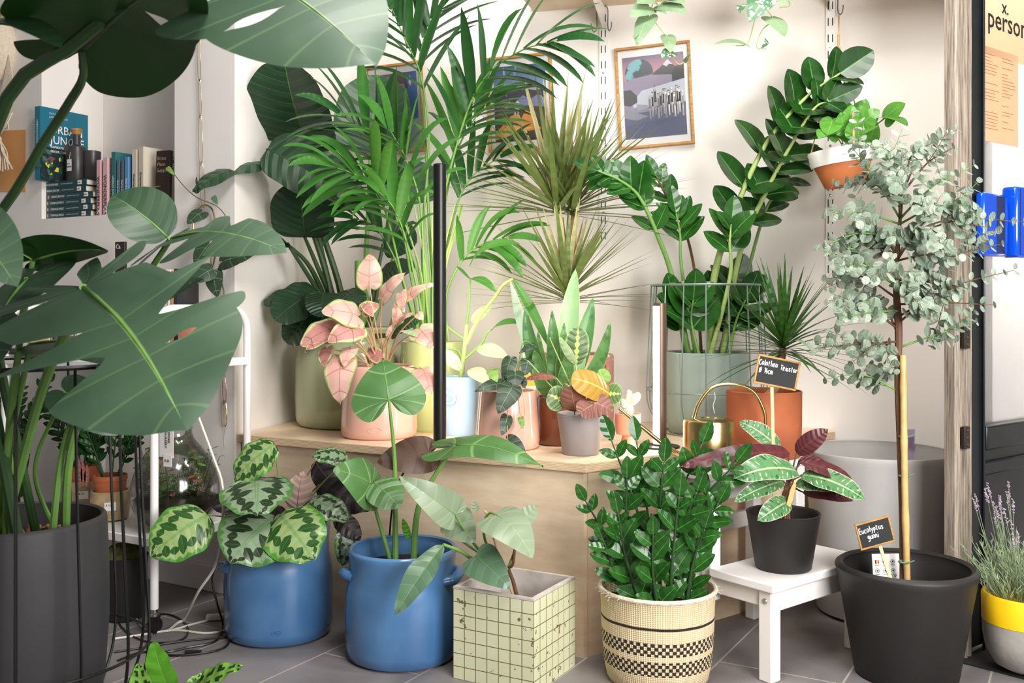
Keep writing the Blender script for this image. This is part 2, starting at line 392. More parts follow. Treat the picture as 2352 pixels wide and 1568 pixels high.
def weave():
    g = G('woven_sisal'); u, v = g.uv()                    # u round the basket, v along the profile (outer wall .1-.5)
    cu = g.m('MULTIPLY', u, 150); cv = g.m('MULTIPLY', v, 150)
    odd = g.m('FLOORED_MODULO', g.m('FLOOR', cv), 2)
    fu = g.m('ABSOLUTE', g.m('SUBTRACT', g.m('FRACT', cu), .5)); fv = g.m('ABSOLUTE', g.m('SUBTRACT', g.m('FRACT', cv), .5))
    h = g.m('MULTIPLY', g.m('SUBTRACT', .5, fu), g.m('SUBTRACT', .6, fv))
    c = g.mix(g.noise(40), C('#dcc49a'), C('#efdfbd')); c = g.mix(g.ss(fu, .36, .5), c, C('#a98c5e'))
    zz = g.n('SeparateXYZ', Vector=g.n('TexCoord').outputs['Object']).outputs[2]
    zz = g.m('ADD', zz, g.m('MULTIPLY_ADD', g.noise(6), .008, -.004))
    def band(a, b): return g.m('MULTIPLY', g.m('GREATER_THAN', zz, a), g.m('LESS_THAN', zz, b))
    chk = g.m('GREATER_THAN', g.m('FRACT', g.m('ADD', g.m('MULTIPLY', u, 50), g.m('MULTIPLY', g.m('FLOOR', g.m('MULTIPLY', zz, 110)), .5))), .42)
    dk = g.m('MAXIMUM', band(.168, .175), g.m('MULTIPLY', chk, g.m('MAXIMUM', band(.102, .137), band(.050, .088))))
    c = g.mix(dk, c, C('#2b201b')); g.bump(h, .9, .006); return g.fin(c, .85)
M['weave'] = weave()
# ---------------------------------------------------------------- text and strokes
def text(parent, s, pos, xd, yd, size, mat, align='LEFT', name='lettering', ext=.0002, sx=1.0, label=None):
    c = bpy.data.curves.new('t', 'FONT'); c.body = s; c.size = size; c.align_x = align; c.extrude = ext; c.resolution_u = 2; c.offset = size*.006
    o = link(bpy.data.objects.new('t', c)); bpy.context.view_layer.update()
    me = bpy.data.meshes.new_from_object(o.evaluated_get(bpy.context.evaluated_depsgraph_get()))
    bpy.data.objects.remove(o)
    xd, yd = nrm(xd), nrm(yd); z = np.cross(xd, yd)
    v = np.array([q.co[:] for q in me.vertices]).reshape(-1, 3); f = [tuple(p.vertices) for p in me.polygons]
    mb = MB(); mb.add(np.asarray(pos, float)+v[:, :1]*xd*sx+v[:, 1:2]*yd+(v[:, 2:]+.0006)*z, f)
    bpy.data.meshes.remove(me)
    return mb.build(name, mat, parent, flat=True, label=label)
GL = {  # hand-written chalk letters as strokes in a 1 x 1.4 box
 'C': [[(.9, 1.1), (.5, 1.3), (.1, .8), (.15, .2), (.5, 0), (.9, .2)]], 'a': [[(.8, .7), (.4, .85), (.1, .45), (.3, .05), (.7, .3), (.8, .75), (.85, .05)]],
 'l': [[(.3, 1.4), (.3, .2), (.5, 0)]], 't': [[(.4, 1.25), (.4, .2), (.65, .0)], [(.1, .85), (.75, .85)]], 'h': [[(.2, 1.4), (.2, 0)], [(.2, .5), (.5, .8), (.75, .55), (.75, 0)]],
 'e': [[(.15, .45), (.8, .5), (.6, .85), (.2, .7), (.15, .2), (.5, 0), (.85, .15)]], 'T': [[(0, 1.3), (1, 1.3)], [(.5, 1.3), (.45, 0)]], 'r': [[(.25, .8), (.25, 0)], [(.25, .5), (.5, .8), (.8, .7)]],
 'R': [[(.2, 0), (.2, .9), (.7, .85), (.7, .55), (.2, .45), (.8, 0)]], 'i': [[(.4, .8), (.4, 0)], [(.4, 1.1), (.42, 1.15)]], 'o': [[(.5, .8), (.15, .5), (.3, .05), (.7, .1), (.8, .55), (.5, .8)]],
 's': [[(.75, .75), (.35, .8), (.3, .5), (.7, .35), (.6, .02), (.15, .08)]], 'O': [[(.5, 1.1), (.1, .7), (.3, .1), (.7, .15), (.9, .7), (.5, 1.1)], [(.1, -.1), (.85, 1.25)]],
 '1': [[(.3, 1.0), (.5, 1.2), (.5, 0)]], '4': [[(.55, 1.2), (.1, .5), (.85, .5)], [(.65, .9), (.65, 0)]], 'c': [[(.8, .7), (.4, .8), (.15, .4), (.4, .0), (.8, .1)]],
 'm': [[(.1, .8), (.1, 0)], [(.1, .6), (.35, .8), (.5, .55), (.5, 0)], [(.5, .6), (.75, .8), (.9, .55), (.9, 0)]], 'E': [[(.85, 1.3), (.2, 1.25), (.2, 0), (.9, .05)], [(.2, .65), (.75, .7)]],
 'u': [[(.15, .8), (.2, .15), (.5, .0), (.8, .3), (.8, .8), (.85, 0)]], 'y': [[(.15, .8), (.45, .25)], [(.85, .8), (.4, -.3), (.1, -.4)]], 'p': [[(.2, .8), (.2, -.5)], [(.2, .6), (.6, .85), (.8, .5), (.5, .1), (.2, .2)]],
 'g': [[(.75, .75), (.3, .8), (.15, .4), (.5, .2), (.75, .7), (.75, -.2), (.4, -.45), (.1, -.3)]], 'n': [[(.2, .8), (.2, 0)], [(.2, .5), (.5, .8), (.8, .5), (.8, 0)]], ' ': []}
def chalk(parent, s, pos, xd, yd, h, name='chalk_lettering', sp=.95, r=.0010, gw=.62):
    mb = MB(); xd, yd = nrm(xd), nrm(yd); z = np.cross(xd, yd); x0 = 0; rr = random.Random(len(s))
    for ch in s:
        for st in GL[ch]:
            p = spl([(a, b, 0) for a, b in st], 4*len(st)); dy = rr.uniform(-.06, .06)
            q = np.asarray(pos, float)+((x0+p[:, :1]*gw)*xd+(p[:, 1:2]+dy)*yd)*h/1.35+z*.0008
            ribbon(mb, q, np.full(len(q), r*2), z, 0)
        x0 += sp*(.55 if ch in 'il1' else 1)
    return mb.build(name, M['chalk'], parent, flat=True)
# ---------------------------------------------------------------- the setting
wv, nv_ = A(.866, -.5, 0), A(.5, .866, 0)            # left wall / platform axes (right, into the wall)
def W(s, d, z=0): return wv*s+nv_*d+A(0, 0, z)
uw, mw = A(.9637, -.267, 0), A(-.267, -.9637, 0)      # back wall axes (right, out of the wall)
P0 = A(-.758, 4.12, 0)
def onwall(px, py, off=0):
    k = (px-1176)/F; Y = (P0[1]+.277*P0[0])/(1+.277*k); p = A(k*Y, Y, 1-(py-697)*Y/F); return p+mw*off
xy = lambda p: (p[0], p[1])
mb = MB(); prism(mb, [(-4, .2), (4, .2), (4, 5), (-4, 5)], -.05, 0); mb.build('floor', M['floor'], loc=(0, 0, 0), kind='structure')
K0 = W(-2.535, 2.485)
mb = MB()
prism(mb, [xy(W(-4.6, 2.485)), xy(K0), xy(P0), xy(P0+A(-.3, .5, 0)), xy(W(-4.6, 3.0))], 0, 1.335)
prism(mb, [xy(W(-4.6, 2.485)), xy(W(-3.588, 2.485)), xy(W(-3.588, 2.78)), xy(W(-4.6, 2.78))], 1.335, 3.0)
prism(mb, [xy(W(-4.6, 2.77)), xy(W(-2.82, 2.77)), xy(W(-2.82, 3.0)), xy(W(-4.6, 3.0))], 1.335, 3.0)
prism(mb, [xy(W(-2.831, 2.485)), xy(K0), xy(P0), xy(P0+A(-.3, .5, 0)), xy(W(-2.831, 3.0))], 1.335, 3.0)
mb.build('wall_left', M['wall'], kind='structure', flat=True)
mb = MB(); e = P0+uw*2.42
prism(mb, [xy(P0), xy(e), xy(e-mw*.15), xy(P0-mw*.15)], 0, 3.0); mb.build('wall_back', M['wall'], kind='structure', flat=True)
mb = MB(); prism(mb, [(1.576, 3.47), (1.243, 2.806), (1.30, 2.848), (1.66, 3.44)], 0, 3.0); mb.build('wall_right', M['wall'], kind='structure', flat=True)
mb = MB(); cbox(mb, W(-4.6, 2.468, 0), wv*2.06, nv_*.016, A(0, 0, .09)); mb.build('baseboard_left', M['white'], kind='structure', bevel=.003)
# door: jamb, leaf with glass
dd = A(.79, .613, 0); dn = A(.613, -.79, 0)
j0, j1 = A(1.228, 2.787, 0), A(1.294, 2.826, 0); jd = nrm(j1-j0); jn = A(jd[1], -jd[0], 0); Lj = np.linalg.norm(j1-j0)
mb = MB(); pr = [(0, .012), (.1, .018), (.2, .018), (.25, .006), (.55, .006), (.6, .016), (.68, .016), (.72, .004), (.85, .004), (.88, .012), (1, .012)]
pl = [j0+jd*Lj*a+jn*b for a, b in pr]; prism(mb, [xy(p) for p in pl]+[xy(j1-jn*.03), xy(j0-jn*.02)], 0, 3.0)
mb.build('trim_1', M['oldwood'], kind='structure', flat=True)
D0 = A(1.300, 2.825, 0); dw = .78
dr = link(bpy.data.objects.new('door_1', None)); dr.location = D0.tolist(); Wo[dr.name] = D0; dr['kind'] = 'structure'
mb = MB(); cbox(mb, D0+A(0, 0, .02), dd*.088, -dn*.045, A(0, 0, 2.9)); cbox(mb, D0+dd*.066+dn*.0, dd*.006, dn*.008, A(0, 0, 2.9)); mb.build('stile', M['blackwood'], dr, bevel=.004)
mb = MB(); cbox(mb, D0+dd*(dw-.09)+A(0, 0, .02), dd*.09, -dn*.045, A(0, 0, 2.9)); mb.build('stile', M['blackwood'], dr, bevel=.004)
mb = MB(); cbox(mb, D0+dd*.088-dn*.035+A(0, 0, .02), dd*(dw-.178), dn*.02, A(0, 0, .56))
cbox(mb, D0+dd*.088-dn*.045+A(0, 0, .50), dd*(dw-.178), dn*.04, A(0, 0, .04)); cbox(mb, D0+dd*.088-dn*.045+A(0, 0, .575), dd*(dw-.178), dn*.05, A(0, 0, .07))
cbox(mb, D0+dd*.088-dn*.045+A(0, 0, .02), dd*(dw-.178), dn*.04, A(0, 0, .09)); mb.build('panel', M['blackwood'], dr, bevel=.005)
mb = MB(); cbox(mb, D0+dd*.088-dn*.028+A(0, 0, .645), dd*(dw-.178), dn*.006, A(0, 0, 2.27)); mb.build('glass', M['glass'], dr)
for z in (.905, .625):
    mb = MB(); c = j0+jd*Lj*.5+jn*.02+A(0, 0, z); box(mb, c, (.024, .012, .062), [jd, jn, A(0, 0, 1)])
    for k in (-.02, 0, .02): lathe(mb, [(.0005, .004), (.004, .003), (.005, 0)], c+jn*.006+A(0, 0, k), 10, tilt=np.array([jd, A(0, 0, 1), jn]))
    o = mb.build('latch_plate', plain('dark_iron', '#4a4038', .5, .6), bevel=.002)
    tag(o, 'dark iron latch plate on the weathered door jamb, ' + ('upper one behind the eucalyptus leaves' if z > .8 else 'lower one above the black pot'), 'door latch', 'iron plates on the door jamb')
mb = MB(); prism(mb, [(1.243, 2.775), (1.355, 2.656), (1.70, 2.28), (2.6, 3.0), (2.0, 3.5), (1.32, 2.85)], -.002, .004); mb.build('trim_2', plain('dark_mat', '#141312', .9, var=.3), kind='structure', flat=True)
mb = MB(); prism(mb, [(1.2, 5.5), (5.2, 3.9), (5.3, 4.0), (1.3, 5.7)], 0, 3.0); mb.build('wall_courtyard', M['wall'], kind='structure', flat=True)
area('courtyard_daylight', (2.5, 4.1, 2.9), (2.8, 4.8, 1.0), .8, .8, 60, (1, .99, .97))
def doorpt(px, py, off=.0):
    k = (px-1176)/F; t = (k*D0[1]-D0[0])/(dd[0]-k*dd[1]); p = D0+dd*t; return A(p[0], p[1], 1-(py-697)*p[1]/F)-dn*.022+dn*off
# sheets taped inside the door glass
def sheet(name, px0, y0, y1, t, mat, label, cat='poster'):
    a = doorpt(px0, y0); b = doorpt(px0, y1); mb = MB(); h = a[2]-b[2]
    cbox(mb, A(a[0], a[1], b[2]), dd*t, dn*.001, A(0, 0, h)); o = mb.build(name, mat, loc=b, label=label, cat=cat); return o, A(a[0], a[1], b[2])+dn*.0012, h
g = G('peach_fade_print'); zz = g.n('SeparateXYZ', Vector=g.n('TexCoord').outputs['Object']).outputs[2]
pf = g.fin(g.mix(g.ss(zz, 0, .25), C('#e3b88e'), C('#ecd2ad')), .6)
o, c, h = sheet('shop_poster', 2277, -60, 118, .42, pf, 'cream poster with large thin lettering at the top of the door glass')
text(o, 'person', c+dd*.018+A(0, 0, h*.36), dd, A(0, 0, 1), .088, M['ink']); text(o, 'x.', c+dd*.105+A(0, 0, h*.60), dd, A(0, 0, 1), .06, M['ink'])
o, c, h = sheet('menu_sheet', 2274, 100, 320, .215, plain('salmon_paper', '#e8ad84', .6, var=.03), 'salmon paper list with fine print taped on the door glass', 'notice')
mb = MB(); rr = random.Random(3)
for i in range(24):
    for cx_ in (.012, .115):
        if rr.random() < .85: cbox(mb, c+dd*cx_+A(0, 0, h*(.92-.034*i)), dd*rr.uniform(.03, .085), dn*.0004, A(0, 0, .0016))
mb.build('print_line', plain('brown_print', '#a06a4a', .7, var=0), o)['kind'] = 'stuff'
# glossy blue boxes mounted on the door front
for i, (px0, px1, y0, y1, nm) in enumerate(((2236, 2292, 442, 588, 'slim glossy blue case mounted over the black door stile'), (2297, 2390, 430, 592, 'wide glossy blue case at the picture edge on the door'))):
    a, b = doorpt(px0, y0, .024), doorpt(px1, y0, .024); c = doorpt(px0, y1, .024); w_ = np.dot(b-a, dd); hh = a[2]-c[2]
    mb = MB(); cbox(mb, A(a[0], a[1], c[2]), dd*w_, dn*(.03+.02*i), A(0, 0, hh)); o = mb.build('storage_case', M['bluegloss'], bevel=.010, label=nm, cat='case', group='blue cases on the door')
    mb = MB(); cbox(mb, A(a[0], a[1], c[2]+.008)+dd*(w_*.5 if i == 0 else .012)+dn*(.0302+.02*i), dd*(w_*.32 if i == 0 else .003), dn*.001, A(0, 0, hh-.016)); mb.build('edge_strip', plain('dark_blue_strip', '#14234a', .3, var=0), o)
# ---------------------------------------------------------------- shelf, rails, pictures
sb = onwall(1227, 28); mb = MB(); cbox(mb, sb+mw*.001, uw*1.75, mw*.30, A(0, 0, .03))
mb.build('wall_shelf', M['ply'], label='plywood wall shelf on white brackets seen from below', cat='shelf', bevel=.002)
for i, (px, yb) in enumerate(((1387, 562), (1907, 640))):
    b = onwall(px, yb); top = 2.6; mb = MB(); cbox(mb, A(b[0], b[1], b[2])-uw*.0155+mw*.0005, uw*.031, mw*.011, A(0, 0, top-b[2]))
    for k in range(int((top-b[2]-.02)/.0593)):
        z = b[2]+.02+k*.0593
        for sx in (-.0075, .0075): cbox(mb, A(b[0], b[1], z)+uw*(sx-.0018)+mw*.0105, uw*.0036, mw*.0018, A(0, 0, .028), 1)
        if k % 3 == 1: lathe(mb, [(.0002, .0025), (.004, .002), (.0048, 0)], A(b[0], b[1], z+.043)+mw*.0112, 12, 2, tilt=np.array([uw, A(0, 0, 1), mw]))
    rl = mb.build('wall_rail', [M['whitemetal'], M['ink'], M['steel']], label=('white slotted shelf rail between the two right pictures' if i == 0 else 'white slotted shelf rail behind the hanging terracotta pot'), cat='shelf rail', flat=True, loc=b)
    # bracket under the shelf
    br = MB(); z1 = sb[2]-.001; p = A(b[0], b[1], 0)+mw*.0125
    v = [p+A(0, 0, z1-.085), p+A(0, 0, z1), p+mw*.27+A(0, 0, z1), p+mw*.27+A(0, 0, z1-.012), p+mw*.03+A(0, 0, z1-.075)]
    v = [q-uw*.004 for q in v]+[q+uw*.004 for q in v]; n = 5
    br.add(v, [tuple(range(5)), tuple(range(5, 10))[::-1]]+[(k+5, k, (k+1) % 5, (k+1) % 5+5)[::-1] for k in range(5)])
    br.build('shelf_bracket', M['whitemetal'], label=('white bracket under the shelf above the middle rail' if i == 0 else 'white bracket under the shelf above the hanging pot'), cat='shelf bracket', group='white shelf brackets', flat=True, loc=p+A(0, 0, z1-.085))
    for sx in ((-.022, .020) if i == 0 else (.024,)):
        y0, y1 = (28, 78) if i == 0 else (4, 42)
        a = onwall(px, y0); c = onwall(px, y1); mb = MB(); q0 = A(b[0], b[1], 0)+uw*sx+mw*.026
        pts = [q0-uw*sx*.55+A(0, 0, a[2]+.02)-mw*.010, q0+A(0, 0, a[2]), q0+A(0, 0, c[2]+.02), q0+uw*.008*np.sign(sx)+A(0, 0, c[2])+mw*.012, q0+uw*.016*np.sign(sx)+A(0, 0, c[2]+.01)+mw*.02, q0+uw*.018*np.sign(sx)+A(0, 0, c[2]+.03)+mw*.024]
        tube(mb, spl(pts, 22), .0022, 6)
        mb.build('wire_hook', flatc('#6d675f', .4), label=('bent wire hook on the %s side of the middle shelf rail' % ('picture-free left' if sx < 0 else 'landscape picture') if i == 0 else 'bent wire hook holding the jute cord of the hanging pot'), cat='hook', group='wire hooks on the shelf rails')
def polymb(o, xd, yd, nd, polys, base):
    """flat printed art: polygons in 0..1 coordinates, each a hair above the last"""
    mb = MB(); mats = []; 
    for i, (pts, h) in enumerate(polys):
        m = flatc(h) if isinstance(h, str) else h
        if m not in mats: mats.append(m)
        p = np.asarray(pts, float); v = o+p[:, :1]*xd+p[:, 1:2]*yd+nd*(base+.00012*i)
        mb.add(v, [tuple(range(len(p)))], p, mats.index(m))
    return mb, mats
def grad(name, stops):
    g = G(name); u, v = g.uv(); cr = g.n('ValToRGB'); g.t.links.new(v, cr.inputs[0]); e = cr.color_ramp.elements
    for k, (p, h) in enumerate(stops):
        el = e[k] if k < 2 else e.new(p); el.position = p; el.color = C(h)
    return g.fin(cr.outputs[0], .5)
def circ(cx, cy, r, n=28, asp=1., a0=0, a1=360):
    t = np.radians(np.linspace(a0, a1, n)); return [(cx+r*math.cos(q), cy+r*asp*math.sin(q)) for q in t]
def picture(cx, cy, w, h, roll, label, art):
    c = onwall(cx, cy, .016); r = math.radians(roll); xd = uw*math.cos(r)+A(0, 0, 1)*math.sin(r); yd = -uw*math.sin(r)+A(0, 0, 1)*math.cos(r); nd = mw
    t = thing('framed_picture', c-yd*h/2, label, 'picture', 'gold framed prints on the back wall')
    fw = .0105; mb = MB()
    for (ox, oy, a, b) in ((-w/2, -h/2, w, fw), (-w/2, h/2-fw, w, fw), (-w/2, -h/2+fw, fw, h-2*fw), (w/2-fw, -h/2+fw, fw, h-2*fw)):
        cbox(mb, c+xd*ox+yd*oy-nd*.011, xd*a, yd*b, nd*.02)
    mb.build('frame', M['oak'], t, bevel=.002)
    mb = MB(); cbox(mb, c-xd*(w/2-fw)-yd*(h/2-fw)-nd*.011, xd*(w-2*fw), yd*(h-2*fw), nd*.009); mb.build('mat_board', M['paper'], t, flat=True)
    mx, my = .026, .038; o = c-xd*(w/2-mx)-yd*(h/2-my); mb, mats = polymb(o, xd*(w-2*mx), yd*(h-2*my), nd, art, -.0016)
    mb.build('print', mats, t, flat=True)
    mb = MB(); cbox(mb, c-xd*(w/2-fw)-yd*(h/2-fw)+nd*.004, xd*(w-2*fw), yd*(h-2*fw), nd*.001); mb.build('glazing', M['pglass'], t, flat=True)
sky1 = grad('dusk_print_sky', [(0, '#2f2a4a'), (1, '#274a80'), (.55, '#d9b79c'), (.75, '#6f8fb0')])
art2 = [([(0, 0), (1, 0), (1, 1), (0, 1)], sky1), ([(0, .6), (0, .72), (.1, .78), (.25, .66), (.5, .66), (.62, .68), (.8, .65), (1, .67), (1, .3), (0, .3)], '#2a2036'),
 ([(.4, .5), (.55, .6), (.7, .54), (.85, .6), (1, .52), (1, .42), (.4, .42)], '#7a78a8'), ([(0, .45), (.3, .5), (.6, .46), (1, .42), (1, 0), (0, 0)], '#3a2018'),
 ([(0, .12), (.12, .2), (.3, .33), (.42, .36), (.5, .28), (.6, .4), (.7, .36), (.8, .2), (.9, .14), (.6, .12), (.4, .16), (.2, .06), (0, .03)], '#e08a35'),
 ([(.1, .12), (.3, .24), (.5, .2), (.75, .16), (.5, .13), (.2, .06)], '#f2b060'), ([(.2, .52), (.3, .53), (.3, .45), (.2, .44)], '#e9e2e0'), ([(.2, .50), (.3, .51), (.3, .49), (.2, .48)], '#b03a3a'),
 ([(.4, .5), (.45, .54), (.49, .5), (.47, .34), (.44, .33), (.43, .42), (.40, .34), (.38, .35)], '#c9c9cf'), ([(.18, .98), (.22, .98), (.24, .6), (.23, .6)], '#9fb6cf'), ([(.42, 1), (.46, 1), (.38, .75), (.37, .75)], '#7f9cc0')]
sky2 = grad('violet_print_sky', [(0, '#8a8fae'), (1, '#574a6a'), (.8, '#c07f92'), (.6, '#9a86a6')])
pl2 = G('printed_planet'); plm = pl2.fin(pl2.mix(pl2.ss(pl2.noise(28, None, 5), .48, .6), C('#1b3040'), C('#6fb2b8')), .5)
art3 = [([(0, 0), (1, 0), (1, 1), (0, 1)], sky2), ([(.5, .78), (.62, .84), (.74, .93), (.86, .83), (1, .87), (1, .55), (.45, .6)], '#3f3a44'), ([(.66, .87), (.74, .93), (.82, .86), (.76, .87), (.72, .84)], '#d8cdd6'),
 ([(.78, .72), (.86, .84), (.95, .8), (1, .84), (1, .6), (.78, .62)], '#221f28'), (circ(.27, .8, .23, 36, .72), plm), ([(0, .7), (.2, .74), (.45, .76), (.8, .74), (.8, .62), (.3, .58), (0, .6)], '#94869e'),
 ([(.15, .45), (.3, .58), (.6, .62), (1, .68), (1, .38), (.15, .38)], '#c9ccd8'), ([(0, .6), (.12, .6), (.22, .52), (.22, .44), (.1, .4), (0, .42)], '#3d3a44'), ([(.2, .42), (.38, .4), (.4, .36), (.22, .34)], '#9da0aa'),
 ([(0, .3), (.4, .32), (1, .4), (1, 0), (0, 0)], '#565a7a'), ([(0, .16), (.5, .2), (1, .24), (1, 0), (0, 0)], '#4b4f72'), ([(0, .38), (.25, .3), (.4, .26), (.2, .22), (0, .26)], '#8d8a98')]
rr = random.Random(5)
for i in range(13):
    x = .42+.045*i+rr.uniform(-.008, .008); y = .22+.025*(i % 3); hh = .31+.05*(i % 4 == 2); w_ = .021; dk = '#222026' if i % 3 else '#7d7a80'; sk = '#cfc9c6' if i % 2 else '#b9b2b0'
    art3 += [([(x-.011, y+hh*.45), (x-.001, y+hh*.45), (x-.004, y), (x-.010, y)], sk), ([(x+.001, y+hh*.45), (x+.012, y+hh*.45), (x+.011, y), (x+.005, y)], sk), ([(x-w_*1.1, y+hh*.84), (x-w_*.75, y+hh*.84), (x-w_*.6, y+hh*.45), (x-w_, y+hh*.5)], sk),
             ([(x-w_*.8, y+hh*.86), (x+w_*.8, y+hh*.86), (x+w_*.62, y+hh*.62), (x+w_*.8, y+hh*.42), (x-w_*.8, y+hh*.42), (x-w_*.62, y+hh*.62)], dk), ([(x-w_*.8, y+hh*.87), (x+w_*.8, y+hh*.87), (x+w_*.5, y+hh*.78), (x-w_*.5, y+hh*.78)], sk), (circ(x, y+hh*.94, .013, 10, .8), sk), (circ(x, y+hh*.965, .013, 10, .55), '#3a3638' if i % 4 else '#e3dedb')]
art1 = [([(0, 0), (1, 0), (1, 1), (0, 1)], grad('blue_print_sky', [(0, '#7fb0e0'), (1, '#2458b4'), (.5, '#5e95da')])), ([(.1, 1), (.75, 1), (.8, .8), (.7, .62), (.62, .55), (.3, .4), (0, .5), (0, 1)], '#3a332e'),
 ([(.5, .86), (.72, .84), (.78, .7), (.74, .62), (.76, .56), (.66, .46), (.5, .5)], '#a98d7c'), ([(.58, .72), (.66, .73), (.66, .71), (.58, .7)], '#1e1a1a'), ([(0, .4), (.4, .45), (.7, .3), (1, .35), (1, 0), (0, 0)], '#d9e4ee'), ([(.84, .95), (.9, .9), (.86, .8), (.82, .84)], '#eaf0f6')]
picture(912, 252, .245, .365, 3.5, 'gold framed print of a dark-haired face on blue sky behind the palm', art1)
picture(1197, 238, .262, .372, 2.0, 'gold framed print of an orange dune and white figure beneath night sky', art2)
picture(1504, 222, .283, .386, 2.9, 'gold framed print of bathers below a planet and violet mountains', art3)
# ---------------------------------------------------------------- platform
T0, T1, T2, T3 = A(-.945, 3.425, 0), A(.206, 2.79, 0), A(1.142, 3.50, 0), P0+mw*.004
T2 = A(1.135, 3.497, 0); T2b = onwall(1915, 900, .004)*A(1, 1, 0)
pt = thing('display_platform', A(.1, 3.2, 0), 'low birch plywood display platform covered with potted plants', 'display stand')
ins = [xy(T0+A(.012, .02, 0)), xy(T1+A(-.004, .018, 0)), xy(T2+A(-.03, .0, 0)), xy(T2b+A(-.03, 0, 0)), xy(T3+A(.02, -.02, 0))]
mb = MB(); prism(mb, [xy(T0), xy(T1), xy(T2), xy(T2b), xy(T3)], .526, .55); mb.f and None
mm = [0]*len(mb.f); mm[2:] = [1]*(len(mb.f)-2); mb.m = mm; mb.build('top_board', [M['ply'], M['plyedge']], pt, flat=True)
mb = MB(); prism(mb, ins, 0.0, .526); mb.build('front_panel', M['ply'], pt, flat=True)
e1 = T1+A(-.004, .018, 0); rd = nrm(T2-T1); fd = nrm(T0-T1)
mb = MB(); cbox(mb, e1+rd*.014+A(rd[1], -rd[0], 0)*.0005, rd*.0022, A(rd[1], -rd[0], 0)*.0012, A(0, 0, .52)); mb.build('panel_joint', M['plyedge'], pt, flat=True)
# step stool
a_, b_ = A(.777, .629, 0), A(-.629, .777, 0); S0 = A(.672, 2.60, 0); LA = .47
st = thing('step_stool', S0+a_*LA/2+b_*.2, 'white painted two-step stool beside the plywood platform', 'step stool')
def sbox(a0, b0, z0, da, db, dz, name, mat=M['white'], bev=.004, par=None):
    mb = MB(); cbox(mb, S0+a_*a0+b_*b0+A(0, 0, z0), a_*da, b_*db, A(0, 0, dz)); return mb.build(name, mat, par or st, bevel=bev)
sbox(0, -.012, .243, LA, .215, .024, 'lower_tread'); sbox(-.005, .20, .506, LA+.03, .205, .024, 'upper_tread')
for a in (.014, LA-.056):
    sbox(a, .004, 0, .042, .042, .243, 'leg'); sbox(a, .205, .17, .042, .036, .336, 'leg'); sbox(a, .365, 0, .042, .036, .506, 'leg')
    sbox(a+.008, .046, .195, .022, .32, .046, 'side_rail'); sbox(a+.008, .241, .45, .022, .124, .05, 'side_rail')
sbox(.05, .006, .185, LA-.1, .02, .056, 'apron'); sbox(.05, .21, .445, LA-.1, .02, .055, 'apron'); sbox(.05, .37, .30, LA-.1, .02, .05, 'back_rail')
for (a, b, z) in ((-.0, .024, .215), (-.0, .222, .475)):
    mb = MB(); lathe(mb, [(.0003, .003), (.006, .0025), (.0075, 0)], S0+a_*(a+.013)+b_*b+A(0, 0, z), 14, tilt=np.array([b_, A(0, 0, 1), -a_])); mb.build('bolt', M['steel'], st, label='steel bolt head')
# ---------------------------------------------------------------- pots
R = {}
def pot(key, name, c, prof, mat, label, cat='potted plant', group=None, th=.008, soil=None, soilmat='soil', n=56, part='pot'):
    """a potted plant is one thing: its pot and soil here, the plant's parts later"""
    c = np.asarray(c, float); t = thing(name, c, label, cat, group); R[key] = t
    mb = MB(); lathe(mb, pot_prof(prof, th), c, n); o = mb.build(part, mat, t, sharp=50)
    if soil:
        zs = soil; r = np.interp(zs, [q[1] for q in prof], [q[0] for q in prof])-th*.9
        mb = MB(); rr = random.Random(len(key)); k = 40
        ang = np.linspace(0, 2*math.pi, k, endpoint=False); v = [(0, 0, zs+.008)]; f = []
        for q in (.35, .7, 1.0):
            for a in ang: v.append((r*q*math.cos(a), r*q*math.sin(a), zs+rr.uniform(-.004, .006)*(q < 1)))
        f += [(0, 1+i, 1+(i+1) % k) for i in range(k)]+[(1+j*k+i, 1+(j+1)*k+i, 1+(j+1)*k+(i+1) % k, 1+j*k+(i+1) % k) for j in range(2) for i in range(k)]
        mb.add(np.array(v)+c, f); mb.build('soil' if soilmat == 'soil' else 'bark_mulch', M[soilmat], t)
    return t
cx = lambda px, Y, z: A((px-1176)*Y/F, Y, z)
PC = {}                                     # centres
def jar(r, h, neck, rimh): return [(r*.86, 0), (r*.95, .008), (r*.985, .03), (r, h*.3), (r, h*.62), (r*.985, h*.7), (r*.93, h*.78), (neck*.985, h*.86), (neck*.97, h*.92), (neck*1.0, h*.97), (neck*1.02, h*.99), (neck*1.0, h)]
bjar = lambda r, h: [(r*.86, 0), (r*.945, .008), (r*.985, .035), (r, h*.33), (r, h*.52), (r*.985, h*.61), (r*.955, h*.69), (r*.93, h*.755), (r*.922, h*.86), (r*.935, h*.94), (r*.955, h*.985), (r*.945, h)]
PC['cala'] = cx(641, 3.03, 0); pot('cala', 'peacock_plant', PC['cala'], bjar(.163, .325), M['blue'], 'peacock-leaved plant in round blue glazed pot beside the white trolley', soil=.27, th=.012)
PC['aloc'] = cx(925, 2.84, 0); pot('aloc', 'elephant_ear', PC['aloc'], bjar(.163, .305), M['blue'], 'large-leaved elephant ear in blue eared pot next to the tiled cube', soil=.25, th=.012)
for (k, sg, zh, an) in (('aloc', 1, .235, -.25), ('aloc', -1, .235, -.1), ('cala', -1, .21, -.3)):
    mb = MB(); c = PC[k]; r = .155; d = A(math.cos(an)*sg, math.sin(an), 0); s = A(-d[1], d[0], 0)
    p = [c+d*(r-.02)+s*.045+A(0, 0, zh), c+d*(r+.004)+s*.03+A(0, 0, zh+.006), c+d*(r+.010)+A(0, 0, zh+.004), c+d*(r+.004)-s*.03+A(0, 0, zh-.004), c+d*(r-.02)-s*.045+A(0, 0, zh-.008)]
    tube(mb, spl(p, 16), np.r_[.016, np.full(14, .015), .016], 10); mb.build('ear_handle', M['blue'], R[k])
